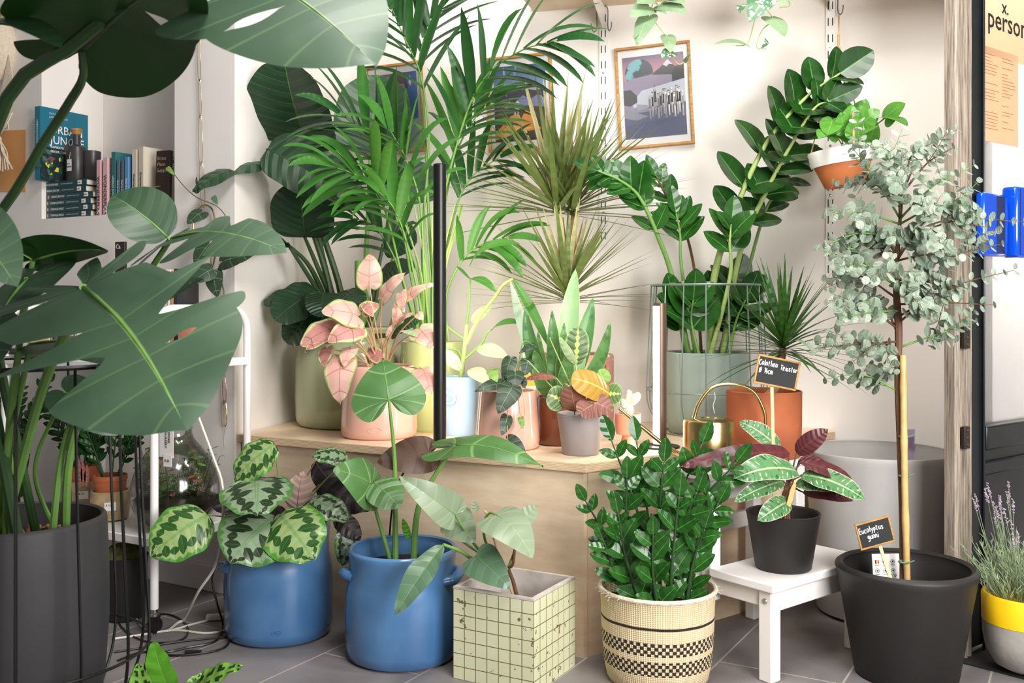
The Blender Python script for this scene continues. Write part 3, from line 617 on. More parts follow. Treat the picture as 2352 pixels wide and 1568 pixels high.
for (k, px, zc) in (('cala', 608, .05),):
    mb = MB(); c = PC[k]; an = math.atan2(-c[1], -c[0])-.05; d = A(math.cos(an), math.sin(an), 0); s = A(-d[1], d[0], 0); q = c+d*.1615+A(0, 0, zc)
    ring(mb, q, .013, .0012, 24, 5, [s, A(0, 0, 1), d], sy=.6)
    for i in range(5): box(mb, q+s*(.003*(i-2)), (.0016, .003, .006), [s, d, A(0, 0, 1)])
    mb.build('maker_stamp', M['blue'], R[k])
# mosaic cube
L_, R_, Fr, Bk = A(-.157, 2.659, 0), A(.1745, 2.752, 0), A(.0555, 2.54, 0), A(-.0375, 2.872, 0); hc = .246
t = thing('philodendron', (L_+R_)/2, 'grey-leaved climbing plant in cream tiled cube planter', 'potted plant'); R['phil'] = t; PC['phil'] = (L_+R_)/2
mb = MB(); ee = [(L_, Fr), (Fr, R_), (R_, Bk), (Bk, L_)]
for p, q in ee: mb.add([p, q, q+A(0, 0, hc-.006), p+A(0, 0, hc-.006)], [(0, 1, 2, 3)], [(0, 0), (1, 0), (1, 1), (0, 1)])
mb.add([L_, Fr, R_, Bk], [(3, 2, 1, 0)]); mb.build('tiled_box', M['mosaic'], t, flat=True)
cen = (L_+R_)/2; mb = MB(); O = [L_, Fr, R_, Bk]; I = [cen+(p-cen)*.90 for p in O]; zt = A(0, 0, hc); z2 = A(0, 0, hc-.0062)
for i in range(4):
    j = (i+1) % 4
    mb.add([O[i]+zt, O[j]+zt, I[j]+zt, I[i]+zt, O[i]+z2, O[j]+z2, I[j]+A(0, 0, .02), I[i]+A(0, 0, .02)], [(0, 1, 2, 3), (4, 5, 1, 0), (3, 2, 6, 7)])
mb.add([p+A(0, 0, .02) for p in I], [(0, 1, 2, 3)]); mb.build('liner', plain('cement_liner', '#cfc4bd', .8, var=.18, scale=20), t, flat=True)
mb = MB(); mb.add([cen+(p-cen)*.9+A(0, 0, .135) for p in O], [(0, 1, 2, 3)]); mb.build('soil', M['soil'], t, flat=True)
# basket
PC['bzz'] = cx(1510, 2.67, 0); pb = [(.128, 0), (.135, .01), (.143, .05), (.149, .12), (.151, .19), (.153, .234), (.155, .24)]
t = pot('bzz', 'basket_plant', PC['bzz'], pb, M['weave'], 'glossy green plant in woven sisal basket with black checked bands', th=.006, soil=.15, part='basket', n=72)
mb = MB(); ring(mb, PC['bzz']+A(0, 0, .242), .1535, .0062, 72, 8)
for i in range(40):
    a = random.uniform(0, 6.28); q = PC['bzz']+A(.157*math.cos(a), .157*math.sin(a), .24); d = nrm(A(math.cos(a), math.sin(a), random.uniform(-.5, .8)))
    tube(mb, arc(q, d, random.uniform(.008, .02), .6, 4), .0005, 4)
mb.build('rim_cord', M['macrame'], t)
PC['tri'] = cx(1799, 2.765, .267); pot('tri', 'tricolor_plant', PC['tri'], [(.072, 0), (.076, .004), (.100, .15), (.102, .154)], M['blackpot'], 'cream-streaked leafy plant in black pot on the lower stool step', soil=.125, th=.006)
PC['euc'] = cx(2081, 2.69, 0); pot('euc', 'eucalyptus_tree', PC['euc'], [(.128, 0), (.133, .005), (.178, .27), (.184, .286), (.182, .292)], M['blackpot'], 'silvery eucalyptus standard tree in large matt black pot by door', 'potted tree', soil=.215, th=.02)
PC['lav'] = A(1.395, 2.70, .004)
t = thing('lavender', PC['lav'], 'flowering lavender in concrete pot with yellow band by black door', 'potted plant'); R['lav'] = t
mb = MB(); lathe(mb, [(.0005, 0), (.045, .002), (.08, .02), (.102, .06), (.109, .10), (.110, .135)], PC['lav'], 56); mb.build('concrete_base', M['concrete'], t)
mb = MB(); lathe(mb, [(.110, .135), (.1112, .136), (.112, .205), (.108, .212), (.1, .21), (.098, .19), (.0005, .19)], PC['lav'], 56); mb.build('yellow_band', M['yellow'], t)
# large grey planter
c = A(1.188, 3.235, 0); t = thing('floor_planter', c, 'large empty light grey planter behind the eucalyptus pot', 'planter')
mb = MB(); lathe(mb, pot_prof([(.165, .0), (.19, .01), (.205, .09), (.207, .102), (.197, .104), (.228, .50), (.233, .515), (.232, .525)], .007), c, 72); mb.build('body', M['planter'], t)
mb = MB(); q = P(2106, 1030, 3.30); q = A(q[0], q[1]+.06, 0.035); cbox(mb, q+A(-.02, 0, .40), A(.042, .012, 0), A(.002, -.004, 0)*.1, A(0, 0, .14)); o = mb.build('product_card', M['purplec'], label='lilac product card standing inside the large grey planter', cat='card')
mb = MB(); mb.add(np.array([(-.01, 0, .02), (.01, 0, .02), (.013, 0, .045), (-.013, 0, .045)])+q+A(.001, -.0035, .47), [(0, 1, 2, 3)]); mb.build('pot_drawing', flatc('#8d7fae'), o, flat=True)
# platform pots
TZ = .55
PC['stre'] = cx(806, 3.715, TZ); pot('stre', 'bird_of_paradise', PC['stre'], jar(.205, .36, .160, .01), M['sage'], 'tall bird-of-paradise plant in broad sage green jar at the wall', soil=.33, th=.01)
PC['kent'] = cx(994, 3.58, TZ); pot('kent', 'kentia_palm', PC['kent'], [(.105, 0), (.113, .01), (.1155, .1), (.115, .29), (.117, .312)], M['lime'], 'tall arching palm in pale green cylinder pot behind black lamp', soil=.29, th=.007)
PC['cald'] = cx(871, 3.385, TZ); pot('cald', 'caladium', PC['cald'], [(.118, 0), (.127, .008), (.1295, .03), (.128, .06), (.118, .23), (.117, .238)], M['pink'], 'pink-leaved caladium in glossy pink pot before the sage jar', soil=.20, th=.008)
mb = MB(); c = PC['cald']; an = math.atan2(-c[1], -c[0])-.12; d = A(math.cos(an), math.sin(an), 0); s = A(-d[1], d[0], 0); q = c+d*.1285+A(0, 0, .035)
ring(mb, q, .022, .0010, 28, 5, [s, A(0, 0, 1), d], sy=.45)
for i in range(6): box(mb, q+s*(.005*(i-2.5)), (.0016, .002, .008), [s, d, A(0, 0, 1)])
mb.build('maker_stamp', M['pink'], R['cald'])
PC['pale'] = cx(1056, 3.43, TZ); pot('pale', 'pale_climber', PC['pale'], [(.056, 0), (.06, .006), (.063, .1), (.066, .19), (.067, .198)], M['ltblue'], 'pale green climbing plant in light blue eared pot', soil=.17, th=.006)
mb = MB(); c = PC['pale']; p = [c+A(-.045, -.05, .155), c+A(-.052, -.068, .15), c+A(-.03, -.074, .148), c+A(-.012, -.075, .135), c+A(-.02, -.068, .115), c+A(-.04, -.055, .112)]; tube(mb, spl(p, 18), .006, 8); mb.build('ear_handle', M['ltblue'], R['pale'])
PC['mic'] = cx(1166, 3.11, TZ); pot('mic', 'velvet_vine', PC['mic'], [(.088, 0), (.098, .008), (.1005, .025), (.099, .05), (.090, .165), (.089, .178)], M['pink'], 'dark velvet-leaved vine in small pink pot at the platform edge', soil=.15, th=.007)
PC['drac'] = cx(1322, 3.56, TZ); pot('drac', 'dragon_tree', PC['drac'], [(.125, 0), (.133, .008), (.136, .05), (.136, .262), (.134, .268)], M['terrazzo'], 'two-headed dragon tree in pink terrazzo pot', soil=.23, th=.012)
PC['sans'] = cx(1283, 3.20, TZ); pot('sans', 'snake_plant', PC['sans'], [(.064, 0), (.070, .006), (.072, .148), (.071, .152)], M['brownpot'], 'upright snake plant in shiny brown pot behind the grey pot', soil=.135, th=.006)
mb = MB(); c = PC['sans']; box(mb, c+A(-.028, -.060, .168), (.020, .002, .036)); o = mb.build('plant_tag', M['ink'], R['sans']); 
mb = MB(); box(mb, c+A(-.034, -.0612, .168), (.005, .001, .034)); mb.build('tag_stripe', M['paper'], o)
PC['mar'] = cx(1334, 2.985, TZ); pot('mar', 'prayer_plant', PC['mar'], [(.052, 0), (.055, .003), (.0715, .118), (.073, .122)], M['greypot'], 'red-veined prayer plant in grey tapered pot at platform corner', soil=.105, th=.005)
PC['cac'] = cx(1442, 3.13, TZ); pot('cac', 'cactus_cup', PC['cac'], [(.021, 0), (.026, .004), (.021, .02), (.017, .034), (.022, .039), (.036, .041), (.0385, .05), (.0405, .1), (.041, .104)], M['coral'], 'small white-spined cactus in footed coral cup', soil=.092, th=.004)
PC['zz'] = cx(1622, 3.48, TZ); pot('zz', 'giant_zz_plant', PC['zz'], [(.120, 0), (.132, .012), (.141, .06), (.1455, .16), (.1465, .276), (.147, .28)], M['celadon'], 'big arching glossy plant in grey-green pot inside wire cage', soil=.245, th=.007)
PC['dra2'] = S0+a_*.385+b_*.305+A(0, 0, .53); pot('dra2', 'small_dragon_tree', PC['dra2'], [(.105, 0), (.110, .005), (.1135, .1), (.114, .195), (.115, .2)], M['terra'], 'small spiky dragon tree in terracotta cylinder on top stool step', soil=.17, th=.008)
# wire cages
def cage(name, c, prof, nw, rings, mat, label, r=.0024, tr=.004):
    t = thing(name, c, label, 'wire basket'); q = spl([(a, 0, b) for a, b in prof], 26)
    for i in range(nw):
        a = 2*math.pi*(i+.5)/nw; mb = MB(); p = np.c_[q[:, 0]*math.cos(a), q[:, 0]*math.sin(a), q[:, 2]]+c; tube(mb, p, r, 6); mb.build('wire', mat, t)
    for (R_, z, k) in rings: mb = MB(); ring(mb, c+A(0, 0, z), R_, k, 64, 6); mb.build('hoop', mat, t)
    return t
cage('wire_cage', PC['zz']+A(0, 0, 0), [(.150, .003), (.17, .03), (.20, .09), (.207, .15), (.203, .25), (.197, .38), (.190, .514)], 16, [(.190, .514, .004), (.207, .15, .0024), (.150, .003, .0028)], M['greymetal'], 'grey wire cage around the grey-green pot')
# lamps
def lamp(px, Y, z0, z1, r, base, body, label, ang):
    c = cx(px, Y, z0); t = thing('tube_lamp', c, label, 'lamp', 'upright tube lamps on the platform')
    mb = MB(); lathe(mb, [(.0005, 0), (base, 0), (base, .004), (base-.002, .006), (.0005, .006)], c, 40); mb.build('base', M['blackmetal'], t)
    mb = MB(); lathe(mb, [(.0005, .006), (r, .006), (r, z1-z0), (r*.9, z1-z0+.002), (.0005, z1-z0+.002)], c, 32); mb.build('tube', body, t)
    d = A(math.cos(ang), math.sin(ang), 0); s = A(-d[1], d[0], 0); mb = MB(); h = z1-z0-.02
    k = np.linspace(-.75, .75, 7); v = [c+(d*math.cos(q)+s*math.sin(q))*r*1.03+A(0, 0, zz) for q in k for zz in (.012, h+.012)]
    mb.add(v, [(2*i, 2*i+2, 2*i+3, 2*i+1) for i in range(6)]); mb.build('light_strip', M['led'], t, label='glowing white light strip')
lamp(1010, 3.17, TZ, 1.442, .0205, .072, M['blackmetal'], 'tall black tube lamp standing before the palm', math.radians(62))
lamp(1516, 3.12, TZ, 1.0, .0205, .062, M['copperlamp'], 'short lit tube lamp beside the wire cage', math.radians(215))
# lamp cable under the platform edge
# watering can
c = S0+a_*.118+b_*.300+A(0, 0, .53); t = thing('watering_can', c, 'round brass watering can with hoop handle and thin spout', 'watering can'); PC['can'] = c
mb = MB(); lathe(mb, [(.0005, 0), (.071, 0), (.0745, .003), (.0745, .122), (.072, .130), (.062, .1345), (.026, .136), (.024, .134), (.0005, .134)], c, 56); mb.build('body', M['brass'], t)
h0 = P(1600, 955, c[1]); h1 = P(1680, 882, c[1]); h2 = P(1757, 960, c[1]); h3 = P(1740, 1000, c[1])
mb = MB(); tube(mb, spl([c+A(-.045, 0, .132), P(1606, 925, c[1]), P(1635, 890, c[1]), h1, P(1728, 897, c[1]), P(1755, 945, c[1]), P(1755, 985, c[1]), P(1738, 1012, c[1])], 40), .0055, 10); mb.build('handle', M['brass'], t)
mb = MB(); tube(mb, spl([c+A(-.06, -.03, .02), P(1535, 1028, c[1]-.05), P(1480, 985, c[1]-.06), P(1422, 938, c[1]-.07)], 24), np.linspace(.008, .0045, 24), 10); mb.build('spout', M['brass'], t)
mb = MB(); q = P(1641, 900, c[1]); tube(mb, spl([q, q+A(.002, 0, -.02), q+A(-.004, 0, -.04), q+A(.001, 0, -.062)], 10), .0007, 5); mb.build('tag_string', M['paper'], t)
# nutrition card behind the snake plant
c = onwall(1217, 790); c = cx(1216, 3.40, TZ); mb = MB(); cbox(mb, c-A(.022, 0, 0), A(.044, 0, 0), A(0, .02, 0), A(0, 0, .30)); o = mb.build('seed_packet', M['paper'], label='white plant product box with yellow band behind the snake plant', cat='box')
mb = MB(); cbox(mb, c+A(-.0222, -.001, .17), A(.0444, 0, 0), A(0, .001, 0), A(0, 0, .04)); mb.build('yellow_label', flatc('#f2cf5a'), o)
mb = MB(); mb.add([c+A(p[0], -.0008, p[1]) for p in circ(0, .235, .012, 16)], [tuple(range(15))]); mb.add([c+A(-.015, -.0009, .27), c+A(.012, -.0009, .265), c+A(.018, -.0009, .285), c+A(-.008, -.0009, .292)], [(0, 1, 2, 3)], m=1); mb.build('picture', [flatc('#5d4638'), flatc('#9bbf4f')], o, flat=True)
# black pot with cage, foreground
PC['mon'] = cx(40, 2.30, 0)
pot('mon', 'monstera', PC['mon'], [(.150, 0), (.165, .01), (.188, .12), (.198, .27), (.197, .40), (.193, .497), (.191, .504)], M['charpot'], 'huge split-leaf monstera in charcoal pot', soil=.43, soilmat='bark', th=.012, n=72)
cage('plant_cage', PC['mon'], [(.215, .003), (.235, .03), (.275, .12), (.288, .22), (.282, .36), (.270, .60), (.262, .862)], 14, [(.262, .862, .006), (.288, .20, .0035), (.215, .004, .004)], M['blackmetal'], 'tall black wire cage around the charcoal monstera pot', r=.0036)
rr = random.Random(8); mb = MB()
for i in range(95):
    a = rr.uniform(0, 6.28); q = .172*math.sqrt(rr.random()); c = PC['mon']+A(q*math.cos(a), q*math.sin(a), .442+rr.uniform(0, .012)); ax = np.linalg.qr(np.array([[rr.gauss(0, 1) for _ in range(3)] for _ in range(3)]))[0]
    box(mb, c, (rr.uniform(.012, .03), rr.uniform(.008, .016), rr.uniform(.005, .010)), ax)
mb.build('bark_chips', M['bark'], R['mon'], bevel=.002)['kind'] = 'stuff'
# ---------------------------------------------------------------- hanging pot
c = cx(1942, 3.28, 0); rz = 1-(345-697)*3.28/F; bz = 1-(428-697)*3.28/F
PC['hang'] = c+A(0, 0, bz); ta = math.radians(8); TL = np.array([[math.cos(ta), 0, math.sin(ta)], [0, 1, 0], [-math.sin(ta), 0, math.cos(ta)]]).astype(float)
H = rz-bz; t = thing('hanging_plant', PC['hang'], 'green vine in orange clay pot with white rim hanging on jute cords', 'hanging plant'); R['hang'] = t
mb = MB(); lathe(mb, [(.0005, 0), (.062, 0), (.066, .004), (.092, H-.042), (.092, H-.04)], PC['hang'], 48, tilt=TL); mb.build('clay_pot', M['terra2'], t)
mb = MB(); lathe(mb, [(.092, H-.046), (.100, H-.046), (.106, H-.002), (.104, H+.004), (.098, H+.003), (.094, H-.02), (.0005, H-.022)], PC['hang'], 48, tilt=TL); mb.build('painted_rim', M['whitewash'], t)
hk = onwall(1925, 44, .05); kn = P(1926, 80, 3.42); mb = MB()
tube(mb, [hk+A(0, 0, .0), kn], .0028, 6); tube(mb, [kn, kn-A(0, 0, .035)], .0052, 8)
for (dx, dy) in ((-.092, .02), (.098, .03), (.008, -.10)):
    e = PC['hang']+(A(dx, dy, H+.004))@TL; tube(mb, [kn-A(0, 0, .03), e], .0021, 5)
    if dy < 0: tube(mb, spl([e+A(0, 0, .10), e+A(0, -.004, .03), e+A(0, -.006, 0)], 8), .0045, 7)
mb.build('jute_cord', M['rope'], t)
# ---------------------------------------------------------------- books in the niche
def book(o, ax, ay, az, t, d, h, cov, label, group, title=None, tc='#e8e4da', tsize=.012, up=True, tp=.5, cover_title=None, name='book', extra=None):
    """o = corner, ax = thickness, ay = depth (away from the spine), az = height"""
    o = np.asarray(o, float); m = flatc(cov, .4); R0 = thing(name, o+ax*t/2+ay*d/2, label, 'book', group); k = .0022
    mb = MB(); cbox(mb, o, ax*k, ay*d, az*h); cbox(mb, o+ax*(t-k), ax*k, ay*d, az*h); cbox(mb, o+ax*k, ax*(t-2*k), ay*k, az*h); mb.build('cover', m, R0, flat=True)
    mb = MB(); cbox(mb, o+ax*k+ay*k+az*.003, ax*(t-2*k), ay*(d-.006), az*(h-.006)); mb.build('page_block', M['pages'], R0, flat=True)
    if title:
        if up is None: text(R0, title, o+az*h*tp+ax*t*.34-ay*.0004, az, -ax if np.dot(np.cross(az, -ax), ay) < 0 else ax, tsize, flatc(tc), name='spine_title')
        else:
            xd = az if up else -az; yd = np.cross(-ay, xd)
            text(R0, title, o+az*h*tp+ax*t*.5-yd*tsize*.35-ay*.0004, xd, yd, tsize, flatc(tc), name='spine_title')
    if extra: extra(R0)
    return R0
NF = 2.505; az_ = A(0, 0, 1); def_s = lambda px, d: (lambda k: (lambda Y: k*Y*.866-Y*.5)(d/(.866+.5*k)))((px-1176)/F)
z0 = 1.337; s0 = def_s(104, NF)
ord_ = ['lowest of the flat stack', 'second from below in the flat stack', 'third from below in the flat stack', 'third from the top of the flat stack', 'second from the top of the flat stack', 'topmost of the flat stack']
offs = [0, 0, -.001, .004, -.028, -.034]
for i in range(6):
    z = z0+i*.0243; s = s0+offs[i]; Lb = .275+.01*(i % 2)
    def ex(R0, s=s, z=z, Lb=Lb):
        mb = MB(); cbox(mb, W(s+Lb-.052, NF-.0006, z+.004), wv*.024, nv_*.0005, az_*.016); mb.build('price_sticker', M['paper'], R0, flat=True)
        text(R0, '€ 30', W(s+Lb-.049, NF-.0008, z+.009), wv, az_, .007, M['ink'], name='price')
        mb = MB(); cbox(mb, W(s+.012, NF-.0006, z+.006), wv*.008, nv_*.0005, az_*.012); mb.build('emblem', flatc('#c9a58a'), R0, flat=True)
        text(R0, 'IGOR JOSIFOVIC  JUDITH DE GRAAFF', W(s+.13, NF-.0004, z+.010), wv, az_, .0045, flatc('#aebcbc'), name='author_line')
    R0 = book(W(s, NF, z), az_, nv_, wv, .0232, .20, Lb, '#24464a', 'dark green lying hardback, '+ord_[i]+' in the wall niche', 'dark green books lying in the niche', None, extra=ex)
    text(R0, 'URBAN JUNGLE', W(s+.035, NF-.0004, z+.008), wv, az_, .0115, flatc('#d7dbd4'), name='spine_title')
# display copy on the stack
zt = z0+6*.0243+.001; sd = def_s(80, 2.44); cd = nrm(A(.45, .89, 0)); cw = A(cd[1], -cd[0], 0); o = W(sd, 2.44, zt); hb = .287; db = .225
def ex(R0):
    mb = MB(); oo = o+cw*(.030+.0004)
    mb.add([oo, oo+cd*db, oo+cd*db+az_*hb*.46, oo+az_*hb*.46], [(0, 1, 2, 3)], m=0); rr = random.Random(4)
    for i in range(60):
        q = oo+cd*rr.uniform(.0, db-.03)+az_*rr.uniform(.0, hb*.42)+cw*.0002*(i+1)*.3; a = rr.uniform(0, 3); dx = cd*math.cos(a)+az_*math.sin(a); dy = -cd*math.sin(a)+az_*math.cos(a); l = rr.uniform(.018, .045); w_ = l*.28
        mb.add([q, q+dx*l*.5+dy*w_, q+dx*l, q+dx*l*.5-dy*w_], [(0, 1, 2, 3)], m=rr.choice([1, 2, 2, 3, 4, 5]) if i % 9 else 6)
    mb.build('cover_picture', [flatc('#10262a'), flatc('#1c4a48'), flatc('#234a3a'), flatc('#3d6a62'), flatc('#142c2c'), flatc('#7a4a48'), flatc('#d9d23a')], R0, flat=True)
    q = o+cw*.0312
    text(R0, 'URBAN', q+cd*.045+az_*.190, cd, az_, .046, M['paper'], name='cover_title'); text(R0, 'JUNGLE', q+cd*.045+az_*.148, cd, az_, .046, M['paper'], name='cover_title')
    text(R0, 'INSPIRATIE VOOR', q+cd*.046+az_*.130, cd, az_, .013, M['paper'], name='cover_line'); text(R0, 'EEN HUIS VOL GROEN', q+cd*.046+az_*.113, cd, az_, .013, M['paper'], name='cover_line')
    text(R0, 'IGOR JOSIFOVIC', q+cd*.04+az_*.262, cd, az_, .010, flatc('#bcd3d8'), name='cover_line'); text(R0, 'JUDITH DE GRAAFF', q+cd*.04+az_*.248, cd, az_, .010, flatc('#bcd3d8'), name='cover_line')
book(o, cw, cd, az_, .030, db, hb, '#1f6f86', 'upright teal hardback showing its cover on top of the lying stack', None, 'URBAN JUNGLE', '#c9d8d8', .013, False, .82, extra=ex)
# small watering bottle with wooden cap on the stack
c = W(def_s(186, NF+.07), NF+.05, zt); t = thing('watering_bottle', c, 'dark grey bottle with wooden cap and white price tag on the lying stack', 'bottle')
mb = MB(); lathe(mb, pot_prof([(.036, 0), (.038, .003), (.038, .12), (.034, .135), (.016, .145), (.015, .19)], .003), c, 32); mb.build('bottle', flatc('#3b383a', .35), t)
mb = MB(); lathe(mb, [(.0005, .185), (.015, .185), (.022, .2), (.022, .208), (.0005, .212)], c, 24); mb.build('wooden_cap', M['oak'], t)
mb = MB(); lathe(mb, pot_prof([(.030, 0), (.032, .003), (.033, .118)], .003), c+wv*.055+nv_*.03, 28); o = mb.build('measuring_cup', flatc('#413d3e', .35), loc=c+wv*.055+nv_*.03, label='dark open cup beside the wooden-capped bottle in the niche', cat='cup')
q = c+wv*.006-nv_*.047+az_*.035; mb = MB(); cbox(mb, q, wv*.026, nv_*.0008, az_*.046); o = mb.build('price_tag', M['paper'], t); mb = MB(); tube(mb, [q+wv*.013+az_*.046, c-nv_*.018+az_*.16], .0006, 4); mb.build('string', M['paper'], o)
for i, s_ in enumerate(('€ 17', 'MISTER')): text(o, s_, q+wv*.003+az_*(.026-.012*i)-nv_*.0004, wv, az_, .008, M['ink'], name='handwriting')
# standing books
bk = [(222, .0200, .212, '#d7aeb0', 'WONDERPLANTS 2', '#3a3036', .0215, 'pale pink hardback, left one of the pink pair in the niche', 'pink books in the niche', 0),
      (237, .0240, .218, '#dcb3b5', 'WONDERPLANTS 2', '#3a3036', .0225, 'pale pink hardback, right one of the pink pair in the niche', 'pink books in the niche', 0),
      (256, .0205, .236, '#2f6f72', 'URBAN JUNGLE', '#cfdcd8', .014, 'standing teal hardback between the pink and the slim grey books', None, 1),
      (268.5, .0130, .205, '#5d6d78', 'Stek je plant', '#d9dee0', .0115, 'slim slate-grey book next to the standing teal hardback', 'slim books in the niche', 1),
      (278, .0130, .205, '#53636f', 'Stek je plant', '#d9dee0', .0115, 'slim slate-grey book against the light blue one', 'slim books in the niche', 1),
      (287, .0165, .212, '#5b8fc0', 'Stek je plant', '#e5ebef', .0125, 'light blue slim book left of the beige hardbacks', 'slim books in the niche', 1),
      (303.5, .0235, .236, '#cfc4b2', 'Greenterior', '#2a2a2a', .014, 'beige hardback, narrower-spined neighbour of the light blue book', 'beige books in the niche', 1)]
zb = 1.337
for px, th, h, col, ti, tc, ts, lb, grp, dwn in bk:
    s = def_s(px, NF)
    def ex(R0, s=s, th=th, h=h, dwn=dwn):
        mb = MB(); cbox(mb, W(s+.003, NF-.0005, zb+.008), wv*(th-.006), nv_*.0004, az_*.018)
        mb.build('price_sticker', M['paper'], R0, flat=True)
    book(W(s, NF, zb), wv, nv_, az_, th, .17, h, col, lb, grp, ti, tc, ts, False, .62 if dwn else .70, extra=ex if not dwn else None)
s = def_s(318.5, NF); cd2 = nrm(A(.56, .83, 0)); cw2 = A(cd2[1], -cd2[0], 0); o = W(s, NF, zb)
def ex(R0):
    q = o+cw2*.0275; text(R0, 'Green', q+cd2*.11+az_*.195, cd2, az_, .036, flatc('#2d4f7c'), name='cover_title'); text(R0, 'Plant lover', q+cd2*.07+az_*.172, cd2, az_, .015, M['ink'], name='cover_line')
book(o, cw2, cd2, az_, .027, .225, .243, '#cfc5b4', 'thick beige hardback at the right end of the row showing its cover', 'beige books in the niche', 'Greenterior', '#2a2a2a', .015, False, .62, extra=ex)
# dark support box leaning in front
s = def_s(357, NF-.0); q = W(s, NF-.004, zb); xd = nrm(A(.93, -.36, 0)); yd = nrm(A(.02, .03, 1)); zd = np.cross(xd, yd); t = thing('support_box', q, 'flat dark brown box lettered in beige leaning at the niche corner', 'box')
mb = MB(); cbox(mb, q, xd*.062, -zd*.016, yd*.222); mb.build('carton', flatc('#2a1c16', .5), t, bevel=.001)
for i, w_ in enumerate(('Brass', 'Plant', 'Support')): text(t, w_, q+xd*.006+yd*(.188-.022*i)+zd*.0004, xd, yd, .019, flatc('#8d7763'), name='lettering')
text(t, 'botanopia', q+xd*.004+yd*.036+zd*.0004, xd, yd, .0135, flatc('#d9cbb8'), name='lettering')
mb = MB(); cbox(mb, q+xd*.002+yd*.006+zd*.0002, xd*.02, zd*.0006, yd*.022); mb.build('price_sticker', M['paper'], t, flat=True)
mb = MB(); p = W(s-.03, NF-.012, zb); tube(mb, spl([p+A(0, 0, .002), p+az_*.06, p+wv*.012+az_*.085, p+wv*.07+az_*.09], 16), .0018, 6); tube(mb, [p+A(0, 0, .002), p+wv*.09+az_*.002], .0018, 6); mb.build('brass_stand', M['brass'], label='thin brass wire stand before the beige books', cat='stand')
# ---------------------------------------------------------------- woven wall bag
wb = lambda px, py, off=.0: (lambda k: (lambda Y: A(k*Y, Y, 1-(py-697)*Y/F)-nv_*off)(2.485/(.866+.5*k)))((px-1176)/F)
t = thing('macrame_bag', wb(20, 400, .02), 'cream knotted cord bag with bamboo hoop handle on the left wall', 'bag')
mb = MB(); p = spl([wb(4, 50, .02), wb(18, 22, .02), wb(36, 20, .02), wb(52, 42, .02), wb(57, 60, .02)], 20); tube(mb, p, .006, 8)
for i in range(3, 20, 4): tube(mb, [p[i], p[i]+(p[i+1 if i < 19 else i-1]-p[i])*.25], .0078, 8)
mb.build('bamboo_handle', M['oak'], t)
mb = MB(); lathe(mb, [(.0005, 0), (.02, .01), (.055, .06), (.07, .13), (.066, .2), (.055, .24)], wb(14, 190, .03), 28); mb.build('woven_pouch', M['macrame'], t)
mb = MB(); rr = random.Random(2)
for i in range(16):
    u0 = i/15; a = wb(52-8*u0*.4, 70, .03); tube(mb, spl([wb(40+10*u0, 130+4*i, .035), wb(32+14*u0-6, 210, .04), wb(14+26*u0, 270, .04), wb(8+30*u0, 300, .035)], 10), .0028, 5)
for i in range(13):
    u0 = i/12; tube(mb, spl([wb(2+48*u0, 262, .04), wb(10+32*u0, 290, .05), wb(22+2*u0, 312, .045)], 8), .004, 5)
mb.build('knotted_cords', M['macrame'], t)
mb = MB()
for i in range(26):
    u0 = rr.random(); tube(mb, spl([wb(16+8*u0, 322, .04+.01*rr.random()), wb(8+26*u0, 352, .03+.03*rr.random()), wb(1+48*u0, 392+rr.uniform(-6, 6), .03+.03*rr.random())], 7), .0027, 5)
tube(mb, [wb(20, 318, .045), wb(20, 326, .045)], .012, 10)
mb.build('tassel', M['macrame'], t)
mb = MB(); a = wb(-70, 440, .001); b = wb(60, 440, .001); h = (wb(60, 298)-wb(60, 440))[2]; cbox(mb, a, b-a, -nv_*.003, A(0, 0, h)); mb.build('amber_patch', plain('amber_colour', '#e2a565', .7, var=.1, scale=4), loc=a, label='plain amber patch on the left wall behind the tassel of the corded bag', cat='card', flat=True)  # thin amber slab over the wall, giving it an orange patch
# ---------------------------------------------------------------- brass link chain on the pilaster
def pil(px, py, off=.012): return wb(px, py, off)
t = thing('link_chain', pil(466, 480), 'thin brass chain of long oval links hanging on the pilaster', 'chain')
def link_oval(par, a, b, w_, r=.0012, mat='brass', name='link'):
    mb = MB(); c = (a+b)/2; L = np.linalg.norm(a-b)/2; y = nrm(a-b); x = wv; q = np.linspace(0, 2*math.pi, 28, endpoint=False)
    p = [c+x*math.cos(k)*w_+y*(math.copysign(abs(math.sin(k))**.7, math.sin(k)))*L for k in q]; tube(mb, p, r, 6, closed=True); return mb.build(name, M[mat], par)
link_oval(t, pil(462, 80), pil(464, 188), .008); link_oval(t, pil(465, 183), pil(466, 272), .006); link_oval(t, pil(466, 266), pil(467, 380), .010); link_oval(t, pil(468, 372), pil(473, 478), .012)
mb = MB(); p = spl([pil(455, 540, .02), pil(456, 500, .02), pil(475, 473, .02), pil(496, 480, .02), pil(504, 510, .02), pil(508, 560, .02), pil(500, 610, .02)], 30); tube(mb, p, .0035, 8)
tube(mb, spl([pil(500, 645, .02), pil(515, 643, .02), pil(524, 670, .02), pil(526, 700, .02), pil(520, 735, .02)], 20), .003, 8); mb.build('plant_hoop', M['brass'], t, label='thick brass hoop')
t = thing('link_chain', pil(522, 980), 'two long oval links, one dark and one brass, near the trolley post', 'chain')
link_oval(t, pil(520, 858), pil(522, 926), .0085, .0016, 'brownpot'); link_oval(t, pil(522, 920), pil(523, 978), .0085, .0018)
mb = MB(); tube(mb, spl([pil(523, 978), pil(519, 1010), pil(521, 1030)], 8), .0006, 4); mb.build('wire', M['steel'], t)
